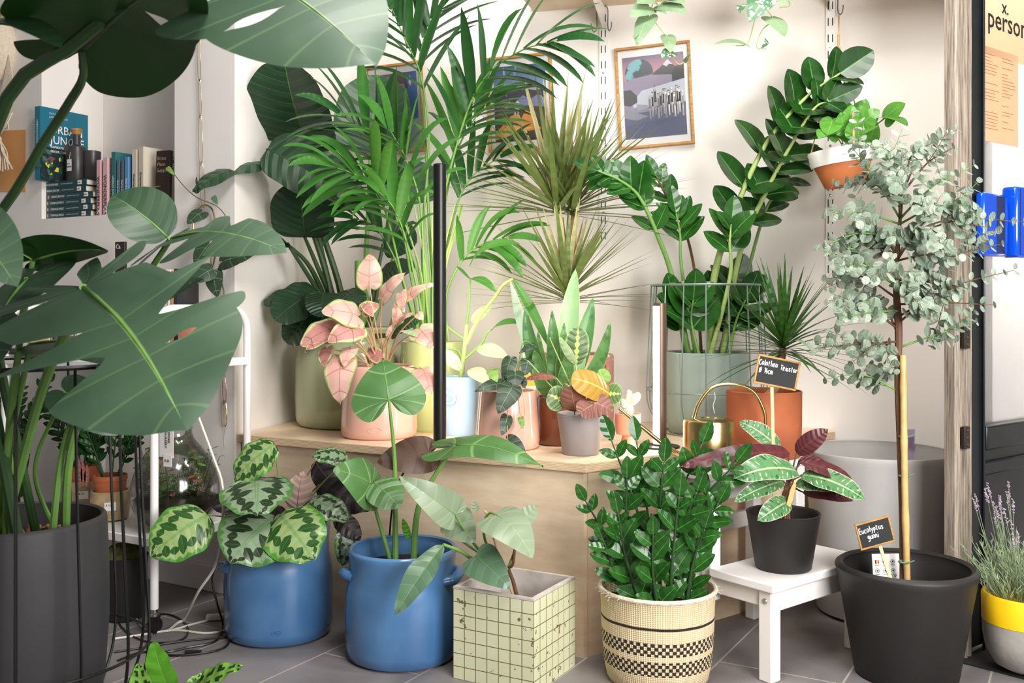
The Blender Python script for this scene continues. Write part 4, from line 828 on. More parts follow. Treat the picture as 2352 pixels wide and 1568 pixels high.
# ---------------------------------------------------------------- white trolley
TB = A(-.892, 3.352, 0); TL_ = -wv                                   # back right post foot, axis to the left
Dt, Lt = .385, .74; tr = .0125
t = thing('shelf_trolley', TB+TL_*Lt/2-nv_*Dt/2, 'white tubular trolley with two shelves in front of the left wall', 'trolley')
for q in (0, Lt):
    b = TB+TL_*q; f = b-nv_*Dt; top = 1.0
    p = [b+A(0, 0, .05), b+A(0, 0, top-.09)]+[b-nv_*(.075*(1-math.cos(k)))+A(0, 0, top-.09+.075*math.sin(k)) for k in np.linspace(0, math.pi/2, 8)[1:]]
    p += [f+nv_*(.075*(1-math.cos(k)))+A(0, 0, top-.09+.075*math.sin(k)) for k in np.linspace(math.pi/2, 0, 8)]+[f+A(0, 0, .075)]
    mb = MB(); tube(mb, p, tr, 12); mb.build('end_frame', M['whitemetal'], t, label='white bent tube end frame')
for (z, th) in ((.795, .022), (.262, .026)):
    mb = MB(); cbox(mb, TB+TL_*(.0)-nv_*Dt+A(0, 0, z), TL_*Lt, nv_*Dt, A(0, 0, th*.3)); cbox(mb, TB-nv_*(Dt+.008)+A(0, 0, z), TL_*Lt, nv_*.008, A(0, 0, th)); cbox(mb, TB+A(0, 0, z), TL_*Lt, nv_*.008, A(0, 0, th))
    cbox(mb, TB-nv_*Dt-TL_*.012+A(0, 0, z), TL_*.012, nv_*Dt, A(0, 0, th*1.2)); mb.build('shelf_tray', M['whitemetal'], t, bevel=.002)
for q in (0, Lt):
    for d in (0, Dt):
        c = TB+TL_*q-nv_*d; mb = MB(); lathe(mb, [(.0005, .05), (.010, .05), (.015, .054), (.015, .06), (.010, .064), (.010, .078), (.0005, .078)], c, 16); o = mb.build('caster', M['steel'], t)
        mb = MB(); lathe(mb, [(.0005, -.010), (.023, -.010), (.025, -.006), (.025, .006), (.023, .010), (.0005, .010)], c+A(0, 0, .0255), 24, tilt=np.array([nv_, A(0, 0, 1), wv])); cbox(mb, c+A(-.014, -.014, .045), A(.028, 0, 0), A(0, .028, 0), A(0, 0, .008)); mb.build('wheel', M['blackmetal'], o)
TP = lambda px, d, z: (lambda k: (lambda Y: A(k*Y, Y, z))(d/(.866+.5*k)))((px-1176)/F)   # point at wall depth d under pixel column px
zs1, zs2 = .803, .270
# things on the upper tray
q = TP(283, 2.27, zs1); xd = nrm(A(.95, .05, 0)); yd2 = A(-xd[1], xd[0], 0)
def ex(R0):
    text(R0, 'KAMER', q+xd*.022+az_*.232-yd2*.0006, xd, az_, .030, flatc('#f0a98c'), name='cover_title'); text(R0, 'de levende', q+xd*.03+az_*.262-yd2*.0006, xd, az_, .012, flatc('#d9e0da'), name='cover_line')
R0 = thing('book', q, 'dark green hardback with peach capital title on the trolley', 'book'); mb = MB(); cbox(mb, q, xd*.115, yd2*.004, az_*.31); cbox(mb, q+yd2*.03, xd*.115, yd2*.004, az_*.31); cbox(mb, q, xd*.003, yd2*.034, az_*.31); mb.build('cover', flatc('#1f4442', .4), R0, flat=True)
mb = MB(); cbox(mb, q+yd2*.004+xd*.003+az_*.004, xd*.108, yd2*.026, az_*.302); mb.build('page_block', M['pages'], R0, flat=True); ex(R0)
for i, (px, h, col) in enumerate(((361, .305, '#e9e2d8'), (369, .31, '#f0ece6'), (377, .30, '#dcd8d4'), (385, .31, '#efe6dc'), (393, .305, '#c98f6f'), (400, .312, '#2c2c30'))):
    q = TP(px, 2.29, zs1); d = nrm(A(.3, .95, 0)); x = A(d[1], -d[0], 0); book(q, x, d, az_, .0105, .12, h, col, 'thin magazine spine-out on the trolley, number %s right of the green hardback' % ['one', 'two', 'three', 'four', 'five', 'six'][i] if False else ['cream magazine touching the green hardback on the trolley', 'white magazine second from the green hardback', 'grey magazine third from the green hardback', 'pale magazine fourth from the green hardback', 'tan magazine next to the black one on the trolley', 'black magazine closing the row on the trolley'][i], 'magazines on the trolley', name='magazine')
q = TP(264, 2.40, zs1); mb = MB(); cbox(mb, q, wv*.05, nv_*.012, az_*.42); o = mb.build('book', flatc('#2a2420', .4), loc=q, label='tall black book behind the green hardback on the trolley', cat='book', bevel=.001)
text(o, 'Ca', q+wv*.006+az_*.395-nv_*.0006, wv, az_, .022, M['paper'])
for i, (px, col) in enumerate(((100, '#d8cfc4'), (112, '#b9a792'), (124, '#8a6f5a'), (136, '#efe8e0'), (148, '#e8e2da'), (160, '#c4c0b8'), (172, '#ece8e2'))):
    q = TP(px, 2.36, zs1); book(q, wv, nv_, az_, .014, .10, .225+.01*(i % 3), col, ['greyish paperback at the left end behind the monstera', 'tan paperback second behind the monstera', 'brown paperback behind the monstera leaf', 'white paperback after the brown one', 'pale paperback in the middle of the left row', 'grey paperback near the right end of the left row', 'white paperback ending the left row on the trolley'][i], 'paperbacks on the trolley left')
q = TP(55, 2.2, zs1); mb = MB(); cbox(mb, q, wv*.14, nv_*.004, az_*.19); mb.build('card', M['peach'], loc=q, label='plain peach card standing at the left end of the trolley', cat='card')
q = TP(20, 2.12, zs1); 
for i, (h, col) in enumerate(((.018, '#e8e4dd'), (.02, '#3a3c44'), (.02, '#d9d5cf'))):
    mb = MB(); cbox(mb, q+az_*(.0205*i), wv*(.2-.01*i), nv_*.13, az_*h); mb.build('book', flatc(col), loc=q+az_*.0205*i, label=['white book under the dark one at the trolley left end', 'dark book in the lying pile at the trolley left end', 'light book on top of the lying pile at the trolley left end'][i], cat='book', group='lying books on the trolley', bevel=.0015)
c = TP(446, 2.30, zs1); PC['tpot'] = c; pot('tpot', 'potted_vine', c, [(.042, 0), (.045, .004), (.052, .115), (.053, .12)], M['coral'], 'heart-leaf vine in pale coral pot on the trolley behind a peach card', soil=.10, th=.004, n=36)
q = TP(452, 2.14, zs1); dx = nrm(A(.92, -.1, 0)); up = nrm(A(.02, .12, 1)); t = thing('info_card', q, 'peach printed card in a small wooden holder on the trolley', 'card')
mb = MB(); cbox(mb, q+az_*.012, dx*.105, nv_*.0012, up*.128+dx*.016); mb.build('card', M['peach'], t, flat=True)
for i in range(8):
    mb = MB(); cbox(mb, q+az_*(.108-.011*i)+dx*(.028+.01*(i % 3))-nv_*.0008, dx*(.06-.018*(i % 3)), nv_*.0004, az_*.0018); mb.build('print_line', flatc('#7d6a55'), t, flat=True)
mb = MB(); cbox(mb, q+dx*.03-nv_*.012, dx*.05, nv_*.026, az_*.016); mb.build('wooden_holder', M['lightwood'], t, bevel=.002)
q = TP(425, 2.10, zs1)
for i in range(3):
    mb = MB(); cbox(mb, q+az_*(.0125*i)+wv*.006*i, wv*.075, nv_*.07, az_*.0118); mb.build('booklet', [M['paper'], flatc('#d8d3d2'), flatc('#e4b7a4')][i], loc=q+az_*.0125*i, label=['white booklet at the bottom of the small pile on the trolley', 'greyish booklet in the middle of the small pile', 'pink-topped booklet on the small pile before the peach card'][i], cat='booklet', group='booklets on the trolley', bevel=.001)
# things on the lower tray
c = TP(403, 2.275, zs2); t = thing('terrarium', c, 'round clear glass terrarium with moss and small plants on the lower tray', 'terrarium'); PC['terr'] = c; R['terr'] = t
gp = [(.05, 0), (.09, .01), (.125, .05), (.140, .10), (.137, .15), (.118, .205), (.088, .25), (.06, .285), (.052, .31), (.055, .325)]
gq = spl([(a, 0, b) for a, b in gp], 30); mb = MB(); lathe(mb, [(.0005, 0)]+[(a, b) for a, _, b in gq], c, 48); mb.build('glass_vessel', M['glass'], t)
mb = MB(); rr = random.Random(6); lathe(mb, [(.0005, .006), (.088, .014), (.122, .052), (.132, .085), (.10, .10), (.05, .108), (.0005, .11)], c, 40); 
mb.build('soil', plain('mossy_soil', '#3a2a18', .95, var=.5, scale=40, h2='#2c3516', bump=1, bs=60), t)
mb = MB()
for i in range(90):
    a = rr.uniform(0, 6.28); q = .105*math.sqrt(rr.random()); b = c+A(q*math.cos(a), q*math.sin(a), .10); d = A(math.cos(a)*.25, math.sin(a)*.25, 1); L = rr.uniform(.03, .16); p = arc(b, d, L, .3, 5)
    tube(mb, p, .0009, 4, 1)
    for k in range(1, 5):
        a2 = rr.uniform(0, 6.28); dd_ = A(math.cos(a2), math.sin(a2), .3); l = rr.uniform(.014, .034)
        leaf(mb, p[k], p[k]+dd_*l, A(0, 0, 1), l*.8, 'rnd', 4, 1, m=rr.choice([0, 0, 0, 2]))
mb.build('plants', [plain('terrarium_leaf', '#5f8a3a', .5), M['stemdark'], plain('red_terrarium_leaf', '#b5694a', .5)], t)['kind'] = 'stuff'
q = TP(366, 2.13, 0); mb = MB(); cbox(mb, q+az_*.525, wv*.062, nv_*.0012, az_*.10); o = mb.build('hang_tag', M['paper'], loc=q+az_*.525, label='white nursery tag hanging by the trolley post above the terrarium', cat='tag')
for i, s_ in enumerate(('SPORE', 'NURSERY')): text(o, s_, q+wv*(.040-.014*i)+az_*.605-nv_*.0008, -az_, wv, .012, M['ink'])
q = q+wv*.022-nv_*.003; mb = MB(); cbox(mb, q+az_*.497, wv*.036, nv_*.001, az_*.036); o = mb.build('price_tag', M['paper'], loc=q+az_*.497, label='small white price tag below the nursery tag', cat='tag'); text(o, '€ 65', q+wv*.006+az_*.512-nv_*.0008, wv, az_, .011, M['ink'])
for key, px, d, hs, lab in (('tz1', 190, 2.33, 1.12, 'leafy dark green plant in terracotta pot inside the taller beige crock'), ('tz2', 253, 2.24, 1.0, 'leafy dark green plant in terracotta pot inside beige crock with price sticker')):
    c = TP(px, d, zs2); PC[key] = c; k = .062*hs
    t = pot(key, 'potted_plant', c, [(k*.7, 0), (k*.95, .006), (k, .03), (k*1.02, .075), (k*.98, .09), (k*1.0, .098)], plain('beige_crock', '#b8a078', .3, var=.25, scale=30, coat=.3) if key == 'tz1' else bpy.data.materials['beige_crock'], lab, soil=None, th=.006, n=40, part='outer_pot')
    mb = MB(); lathe(mb, pot_prof([(k*.62, .03), (k*.80, .10), (k*.86, .135), (k*.9, .136), (k*.9, .15)], .004), c, 36); mb.build('inner_pot', M['terra'], t)
    mb = MB(); lathe(mb, [(.0005, .132), (k*.8, .13)], c, 20); mb.build('soil', M['soil'], t)
    if key == 'tz2' or True:
        q = c-nrm(A(c[0], c[1], 0))*(k*1.03)+az_*.04; x = nrm(A(c[1], -c[0], 0)); mb = MB(); cbox(mb, q-x*.018, x*.036, A(-x[1], x[0], 0)*.001, az_*.028); o = mb.build('price_sticker', M['paper'], t); text(o, '€ 119' if key == 'tz2' else '€ 12', q-x*.014+az_*.016-A(-x[1], x[0], 0)*.0012, x, az_, .009, M['ink'], name='price')
c = TP(18, 2.30, zs2); PC['tz0'] = c; pot('tz0', 'potted_plant', c, [(.05, 0), (.055, .005), (.075, .15), (.077, .158)], M['charpot'], 'dark leafy plant in slate pot at the far left of the lower tray', soil=.135, th=.005, n=36)
# moss ball pot on the floor under the trolley
c = A(-1.235, 3.17, 0); PC['moss'] = c; t = pot('moss', 'moss_pot', c, [(.055, 0), (.06, .006), (.072, .19), (.074, .2)], M['blackpot'], 'black pot with mossy top on the floor beneath the trolley', 'pot', th=.005, n=36)
mb = MB(); lathe(mb, [(.0675, .192), (.06, .215), (.04, .232), (.0005, .238)], c, 28); mb.build('moss', plain('moss', '#5a5a22', .95, var=.6, scale=60, bump=1, bs=80), t)
# ---------------------------------------------------------------- cables on the floor
def cable(pts, r, mat, label, z=None):
    p = [(A((x-1176)*F/(y-697)/F, F/(y-697), r+.001) if len(q) == 0 else P(x, y, q[0])) for x, y, *q in pts]
    mb = MB(); p = spl(p, 10*len(pts)); p[:, 2] = np.maximum(p[:, 2], r+.0005); tube(mb, p, r, 6); return mb.build('cable', M[mat], label=label, cat='cable', group='cables on the floor')
cable([(455, 955, 3.00), (490, 1050, 2.99), (510, 1110, 2.98), (512, 1180, 2.97), (498, 1290, 2.97), (455, 1360, 2.99), (420, 1430), (385, 1452)], .0042, 'cablew', 'thick cream cable running down from the trolley to the floor')
cable([(275, 1365), (300, 1400), (330, 1445), (380, 1452), (440, 1437), (475, 1428)], .0036, 'cablew', 'cream cable with inline switch lying behind the blue pot')
cable([(262, 1470), (330, 1460), (400, 1450), (470, 1457), (520, 1450), (526, 1440)], .0036, 'cablew', 'cream cable lying flat towards the round blue pot')
cable([(500, 1290, 3.0), (487, 1330, 3.01), (500, 1390, 3.02), (512, 1440), (495, 1475), (430, 1490), (380, 1500), (340, 1495)], .0032, 'cableb', 'black cable rising beside the round blue pot')
cable([(262, 1500), (330, 1490), (400, 1478), (470, 1470), (525, 1465)], .003, 'cableb', 'black cable stretched along the floor left of the blue pot')
cable([(530, 1470), (515, 1490), (470, 1502), (400, 1508), (330, 1500), (270, 1520)], .003, 'cableb', 'black cable in the frontmost loop left of the blue pot')
cable([(275, 1400), (272, 1430), (300, 1460), (350, 1478), (420, 1470), (430, 1440), (395, 1415), (350, 1412)], .0026, 'cableb', 'thin black cable coiled around the trolley caster')
a = A((472-1176)/F*F/(1428-697), F/(1428-697), .002); mb = MB(); cbox(mb, a, A(.056, .008, 0), A(-.003, .022, 0), A(0, 0, .018)); mb.build('cable_switch', M['cablew'], label='cream inline switch box on the floor left of the blue pot', cat='switch', bevel=.004)
a = A((425-1176)/F*F/(1502-697), F/(1502-697), .0005); mb = MB(); tube(mb, [a+A(0, 0, .006), a+A(.045, .004, .006)], .0055, 8); mb.build('cable_connector', M['cableb'], label='black barrel connector lying on the floor', cat='connector')
mb = MB(); a = A((1005-1176)*2.96/F, 2.96, 0); p = spl([P(985, 1032, 3.12), P(955, 1045, 2.93), P(915, 1110, 2.93), P(898, 1190, 2.95), P(896, 1300, 3.02), A(-.34, 3.02, .004)], 40); tube(mb, p, .0028, 6); mb.build('cable', M['cableb'], label='black lamp cable hanging down the platform front behind the elephant ear', cat='cable')
# ---------------------------------------------------------------- chalkboard signs
def sign(corners, Yd, stick, foot, th, label):
    TLc, TRc, BRc, BLc = [P(x, y, Yd+dy) for (x, y, dy) in corners]; xd = nrm(TRc-TLc); yd = nrm(TLc-BLc-xd*np.dot(TLc-BLc, xd)); w_ = np.linalg.norm(TRc-TLc); h = np.linalg.norm(TLc-BLc); n = np.cross(xd, yd); o = TLc-yd*h
    t = thing('plant_sign', foot, label, 'sign', 'chalkboard plant signs')
    mb = MB(); f = h*.07
    for (a, b, c_, d) in ((0, 0, w_, f), (0, h-f, w_, f), (0, f, f, h-2*f), (w_-f, f, f, h-2*f)): cbox(mb, o+xd*a+yd*b-n*th, xd*c_, yd*d, n*(th+.001))
    mb.build('wooden_frame', M['oak'], t, bevel=.0012)
    mb = MB(); cbox(mb, o+xd*f+yd*f-n*th*.9, xd*(w_-2*f), yd*(h-2*f), n*th*.9); mb.build('chalkboard', M['slate'], t, flat=True)
    top = o+xd*w_*stick-n*th; s = nrm(top-np.asarray(foot)); x2 = nrm(np.cross(s, A(0, 1, 0))); mb = MB(); cbox(mb, np.asarray(foot)-x2*.0045-n*.002, x2*.009, n*.003, top+s*h*.3-np.asarray(foot)); mb.build('stick', M['lightwood'], t, flat=True)
    return t, o, xd, yd, w_, h
t, o, xd, yd, w_, h = sign(((1743, 812, 0), (1840, 832, .02), (1838, 899, .02), (1744, 880, 0)), 2.76, .45, A(.735, 2.785, .385), .004, 'chalkboard sign on a long stick in the black pot on the stool')
chalk(t, 'Calathea', o+xd*.006+yd*h*.66, xd, yd, .0150, sp=.66); chalk(t, 'TRiostar', o+xd*w_*.55+yd*h*.61, xd, yd, .0145, sp=.64); chalk(t, 'O 14cm', o+xd*.009+yd*h*.40, xd, yd, .016, sp=.62)
t, o, xd, yd, w_, h = sign(((1963, 1205, 0), (2042, 1183, .01), (2058, 1238, .01), (1981, 1264, 0)), 2.66, .56, P(2046, 1330, 2.66), .004, 'tilted chalkboard sign in the large black eucalyptus pot')
chalk(t, 'Eucalyptus', o+xd*.006+yd*h*.60, xd, yd, .0150, sp=.66); chalk(t, 'gunni', o+xd*.026+yd*h*.33, xd, yd, .0155, sp=.6)
# care card in the eucalyptus pot
q = P(2006, 1330, 2.72); mb = MB(); xd = nrm(A(1, .08, 0)); cbox(mb, q, xd*.077, A(-.08, 1, 0)*.001, A(0, .012, .066)); o = mb.build('care_card', M['paper'], loc=q, label='white care card with round icons inside the eucalyptus pot', cat='card', flat=True)
upc = nrm(A(0, .012, .066)); nc = np.cross(xd, upc)
for i in range(3):
    for j in range(2):
        c = q+xd*(.013+.022*i)+upc*(.046-.024*j)+nc*.0008; mb = MB(); k = np.linspace(0, 2*math.pi, 20, endpoint=False); p = [c+xd*math.cos(a)*.0055+upc*math.sin(a)*.0055 for a in k]
        if i == 0 and j == 0:
            for m_, h_ in enumerate(('#1d1d1d', '#f2c300', '#c8102e')): mb.add([c+xd*(-.0055+.0037*m_)+upc*-.005, c+xd*(-.0055+.0037*(m_+1))+upc*-.005, c+xd*(-.0055+.0037*(m_+1))+upc*.005, c+xd*(-.0055+.0037*m_)+upc*.005], [(0, 1, 2, 3)], m=m_)
            mb.build('icon', [flatc('#1d1d1d'), flatc('#f2c300'), flatc('#c8102e')], o, flat=True)
        else: tube(mb, p, .0005, 4, closed=True); mb.add([c+xd*-.002+upc*-.002, c+xd*.002+upc*-.002, c+xd*.003+upc*.002, c+xd*-.001+upc*.003], [(0, 1, 2, 3)]); mb.build('icon', M['ink'], o)
        mb = MB(); cbox(mb, c-xd*.006-upc*.0095, xd*.012, nc*.0002, upc*.0014); mb.build('caption', M['ink'], o, flat=True)
text(o, 'COP', q+xd*.045+upc*.004+nc*.0006, xd, upc, .011, M['ink'])
# ---------------------------------------------------------------- plants
random.seed(11); rnd = random.Random(21)
L = {}
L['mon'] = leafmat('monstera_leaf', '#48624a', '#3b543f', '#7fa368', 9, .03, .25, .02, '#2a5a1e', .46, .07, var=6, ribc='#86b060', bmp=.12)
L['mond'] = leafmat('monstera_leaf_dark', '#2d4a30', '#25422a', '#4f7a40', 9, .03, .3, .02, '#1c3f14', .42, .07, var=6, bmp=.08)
L['cala'] = leafmat('peacock_leaf', '#8a9c80', '#77906f', '#7fa070', 13, .02, .35, .02, '#7a5a5c', .30, .08, pat=pat_peacock('#25371f', '#4b7a3a'), bmp=.2)
L['calb'] = leafmat('peacock_leaf_bright', '#98ad74', '#82a25a', '#7fa070', 13, .02, .35, .02, '#7a5a5c', .28, .10, pat=pat_peacock('#2c5522', '#4f8c30'), bmp=.2)
L['calp'] = leafmat('young_peacock_leaf', '#c9b2a4', '#b08f88', '#96706c', 10, .05, .6, .03, '#cfa8a2', .4, .12)
L['cald'] = leafmat('peacock_leaf_dark', '#241a1c', '#1a1214', '#3a2a2a', 9, .03, .3, .02, '#241419', .4, 0)  # near-black purple, the colour of the leaf undersides
L['aloc'] = leafmat('elephant_ear_leaf', '#557f45', '#47703c', '#94b878', 6, .035, .55, .022, '#6b9a62', .38, .14, var=8, bmp=.5)
L['alob'] = leafmat('brown_underside_leaf', '#432818', '#54341e', '#2f1c14', 6, .04, .6, .025, '#5a3a26', .45, .1)
L['phil'] = leafmat('silver_grey_leaf', '#8d9d80', '#7c8e70', '#b4c8a4', 7, .03, .2, .02, '#93a88e', .34, .12)
L['phid'] = leafmat('grey_green_leaf', '#5b7a5e', '#4d6a52', '#88a580', 7, .03, .2, .02, '#5b7a5e', .34, .1)
L['zz'] = leafmat('glossy_green_leaf', '#27581b', '#1c4816', '#548c3e', 5, .02, .12, .05, '#47702f', .28, .06, var=14, bmp=.15)
L['zzd'] = leafmat('deep_green_leaf', '#1c4515', '#143810', '#4f8440', 5, .02, .14, .045, '#4a6a48', .27, .05, var=10, bmp=.15)
L['stre'] = leafmat('banana_like_leaf', '#2c4a30', '#233f29', '#5f8055', 16, .03, .35, .018, '#33562f', .34, .10, var=5, ribc='#7da05c', bmp=.5)
L['strl'] = leafmat('banana_like_leaf_pale', '#3d5a40', '#46654a', '#6f9060', 16, .03, .4, .02, '#4a7040', .34, .12, var=5, ribc='#98c060')
L['kent'] = leafmat('palm_leaflet', '#30602d', '#275228', None, under='#44803a', rough=.36, trans=.24, var=6, bmp=.1)
L['kenl'] = leafmat('palm_leaflet_bright', '#4f8a3a', '#417a32', None, under='#6aa548', rough=.36, trans=.3, var=6, bmp=.1)
def pat_drac(g, c, S, v, fr):
    c = g.mix(g.ss(S, .35, .7), c, C('#cbb98a')); return g.mix(g.ss(S, .80, .97), c, C('#b0745c'))
L['drac'] = leafmat('striped_dragon_leaf', '#a9b374', '#8b9b5e', None, under='#71854a', rough=.4, trans=.16, pat=pat_drac, var=4)
L['dra2'] = leafmat('spiky_green_leaf', '#3d6a2c', '#2f5a26', None, under='#47722f', rough=.36, trans=.16)
def pat_sans(g, c, S, v, fr):
    return g.mix(g.m('MULTIPLY', g.ss(g.noise(38, None, 2), .55, .72), .55), c, C('#2f5f34'))
L['sans'] = leafmat('snake_leaf', '#5d8a4c', '#4e7a46', None, under='#55804a', rough=.4, trans=.06, pat=pat_sans, edge='#a9bf72')
L['sanl'] = leafmat('pale_snake_leaf', '#8fb57c', '#9cc08a', None, under='#85a878', rough=.42, trans=.1, edge='#cbd8a0')
L['sang'] = leafmat('silver_snake_leaf', '#98ab92', '#8a9f88', None, under='#90a48c', rough=.45, trans=.05)
def pat_mar(g, c, S, v, fr):
    c = g.mix(g.m('SUBTRACT', 1, g.ss(g.m('ADD', S, g.m('MULTIPLY', fr, .35)), .2, .27)), c, C('#b7d070')); return g.mix(g.ss(S, .8, .95), c, C('#7da05e'))
L['mar'] = leafmat('prayer_leaf', '#4a6a3c', '#557844', '#c98a72', 9, .025, .95, .01, '#8a5a4a', .36, .18, pat=pat_mar)
L['mary'] = leafmat('yellow_prayer_leaf', '#b08a34', '#a06c38', '#d0a080', 9, .04, .6, .05, '#c59a3a', .36, .15, ribc='#e8d860')  # yellow-brown prayer-plant leaf with a bright yellow rib
L['marb'] = leafmat('brown_prayer_underside', '#8a5a4c', '#74463e', '#b98a78', 9, .03, .6, .03, '#94664f', .4, .16)
def pat_cal(g, c, S, v, fr):
    e = g.m('ADD', S, g.m('MULTIPLY_ADD', g.noise(40), .16, -.08)); c = g.mix(g.ss(e, .70, .88), c, C('#d6cf9a')); return g.mix(g.ss(e, .88, .97), c, C('#8fa868'))
L['cald_'] = leafmat('pink_caladium_leaf', '#ecc4b8', '#e4aca2', '#c87a78', 6, .03, .85, .03, '#dba59a', .42, .2, pat=pat_cal, var=9)
L['calm'] = leafmat('dusky_caladium_leaf', '#c68e86', '#b47a74', '#83444a', 6, .03, .8, .03, '#a87068', .42, .15, pat=pat_cal, var=9)
L['pale'] = leafmat('pale_green_leaf', '#b9cf9c', '#a4c088', '#d5e2b8', 8, .03, .4, .03, '#b0c494', .38, .25)
L['mic'] = leafmat('velvet_heart_leaf', '#2f4230', '#28392a', '#6b8a62', 6, .03, .6, .03, '#4a3326', .42, .08)
L['micl'] = leafmat('young_velvet_leaf', '#8fb45a', '#6f9a48', '#b9cf80', 6, .03, .5, .03, '#8fae5a', .4, .2)
L['pot'] = leafmat('pothos_leaf', '#5b9a38', '#4c8a30', '#93c060', 6, .02, .3, .03, '#74a84c', .34, .2)
def pat_sci(g, c, S, v, fr): return g.mix(g.ss(g.noise(60, None, 3), .52, .58), c, C('#c3d2c0'))
L['sci'] = leafmat('silver_spotted_leaf', '#4f7a55', '#446c4c', None, under='#93ac84', rough=.42, trans=.12, pat=pat_sci)
L['scib'] = leafmat('pale_leaf_back', '#86a07a', '#76906c', '#a5b894', 6, .03, .3, .03, '#9ab48c', .42, .15)
L['euc'] = leafmat('eucalyptus_leaf', '#8d9c88', '#7a8c78', '#a6b4a2', 5, .03, .3, .03, '#9aa998', .5, .12, var=22)
L['eucl'] = leafmat('eucalyptus_leaf_pale', '#aab6a4', '#9aa996', '#bdc8b8', 5, .03, .3, .03, '#a9baac', .5, .15, var=22)
def pat_tri(g, c, S, v, fr):
    u_ = g.vec(g.m('MULTIPLY', S, .9), g.m('MULTIPLY', v, 24)); nz = g.noise(1.3, u_, 2); c = g.mix(g.ss(g.m('ADD', nz, g.m('MULTIPLY_ADD', S, .16, -.10)), .60, .68), c, C('#e9e8c8')); c = g.mix(g.ss(nz, .46, .36), c, C('#2f5a34')); return g.mix(g.m('SUBTRACT', 1, g.ss(S, .05, .1)), c, C('#b9d09a'))
L['tri'] = leafmat('cream_streaked_leaf', '#5a8a58', '#4a7a4c', None, under='#5e2f33', rough=.34, trans=.08, pat=pat_tri, edge='#d9d2b0')
L['trim'] = leafmat('maroon_underside', '#5e2c30', '#4c2228', '#7a4440', 12, .03, .4, .03, '#6a3a38', .36, .1)
def pat_rat(g, c, S, v, fr):
    par = g.m('GREATER_THAN', g.m('FRACT', g.m('MULTIPLY', v, 4.5)), .5); w = g.m('MULTIPLY_ADD', par, .22, .34)
    k = g.m('MULTIPLY', g.ss(g.m('SUBTRACT', .5, fr), .36, .28), g.m('MULTIPLY', g.ss(S, .22, .27), g.m('SUBTRACT', 1, g.ss(g.m('SUBTRACT', S, w), .22, .27)))); return g.mix(k, c, C('#1f4a1f'))
L['rat'] = leafmat('rattlesnake_leaf', '#8fc455', '#7fb848', None, under='#7a4a52', rough=.3, trans=.15, pat=pat_rat, edge='#4f8a30')
L['fresh'] = leafmat('fresh_green_leaf', '#6cb838', '#5faa32', '#9ad060', 8, .02, .3, .03, '#7cbf48', .34, .3)
L['lav'] = plain('lavender_foliage', '#8fa07a', .7, var=.25, scale=40)
L['lavf'] = plain('lavender_flower', '#b3a0b5', .8, var=.35, scale=80)
def PP(q, Y0): return P(q[0], q[1], q[2] if len(q) > 2 else Y0)
def lf(par, B, T, Wp, N, shape, mat, Y0, stem=None, sm='stemgreen', sr=(.004, .0025), name='leaf', **kw):
    """one leaf with its own mesh; optional petiole through the listed points"""
    B, T = PP(B, Y0), PP(T, Y0); mb = MB(); r = kw.pop('rib', .0016)
    leaf(mb, B, T, N, Wp*((B[1]+T[1])/2)/F, shape, m=0, **kw)
    if r: midrib(mb, B, T, N, r, kw.get('bend', 0), 1, side=kw.get('side', 0))
    o = mb.build(name, [mat, M[sm] if isinstance(sm, str) else sm], par, sharp=0)
    if stem:
        m2 = MB(); p = spl([PP(q, Y0) if len(q) < 4 else A(*q[:3]) for q in stem]+[B], 18); tube(m2, p, np.linspace(sr[0], sr[1], 18), 8); m2.build('stem', M[sm] if isinstance(sm, str) else sm, par)
    return o
def soil_pt(k, dx=0, dy=0, dz=0): c = PC[k]; return (c[0]+dx, c[1]+dy, c[2]+dz, 1)
# ---- monstera
m = R['mon']; S_ = lambda dx, dy, dz=.43: soil_pt('mon', dx, dy, dz)
SL = lambda n, s0, w, seed=1, hi=.93: [(t, s0+.12*random.Random(seed*31+i).random(), w*(.8+.5*random.Random(seed*17+i).random()), sg, 1.) for i, t in enumerate(np.linspace(.22, hi-.12, n)) for sg in (-1, 1)]
sl = [(.24, .45, .040, -1, 1.), (.40, .26, .095, -1, 1.), (.58, .28, .085, -1, 1.), (.71, .22, .012, -1, .5), (.22, .45, .040, 1, 1.), (.36, .30, .056, 1, 1.), (.50, .30, .062, 1, 1.), (.65, .26, .082, 1, 1.)]
lf(m, (192, 660, 1.76), (432, 995, 1.58), 640, (.06, -.74, .64), 'mon', L['mon'], 1.7, stem=[S_(-.03, -.04), (40, 1100, 2.16), (95, 900, 2.0), (160, 740, 1.85)], sr=(.012, .008), nt=110, ns=16, bend=.10, cup=.16, wave=.012, wf=5, slits=sl, t0=.16, rib=.0045, ph=1., side=.12)
sl = [(.34, .35, .06, -1, 1.), (.30, .25, .06, 1, 1.), (.46, .3, .06, 1, 1.), (.66, .2, .02, 1, .75)]
lf(m, (505, -85, 1.62), (868, 156, 1.45), 540, (.08, -.76, .66), 'mon', L['mon'], 1.5, stem=[S_(.06, -.10), (-60, 620, 2.0), (10, 240, 1.8), (165, 105, 1.7), (330, -20, 1.65)], sm='stemdark', sr=(.013, .011), nt=90, ns=14, bend=.08, fold=-.10, cup=.10, wave=.012, slits=sl, t0=.16, rib=.004, ph=.4)
sl = [(.36, .5, .04, 1, 1.), (.58, .45, .05, 1, 1.), (.62, .2, .02, -1, .7)]
lf(m, (188, 118, 1.78), (430, -70, 1.35), 430, (.10, .40, .90), 'heart', L['mond'], 1.6, stem=[S_(.02, .06), (-30, 640, 2.1), (60, 400, 1.95), (150, 250, 1.86), (190, 180, 1.8)], sm='stemdark', sr=(.011, .007), nt=70, ns=12, bend=.04, cup=.10, slits=sl, t0=.16, rib=.004)
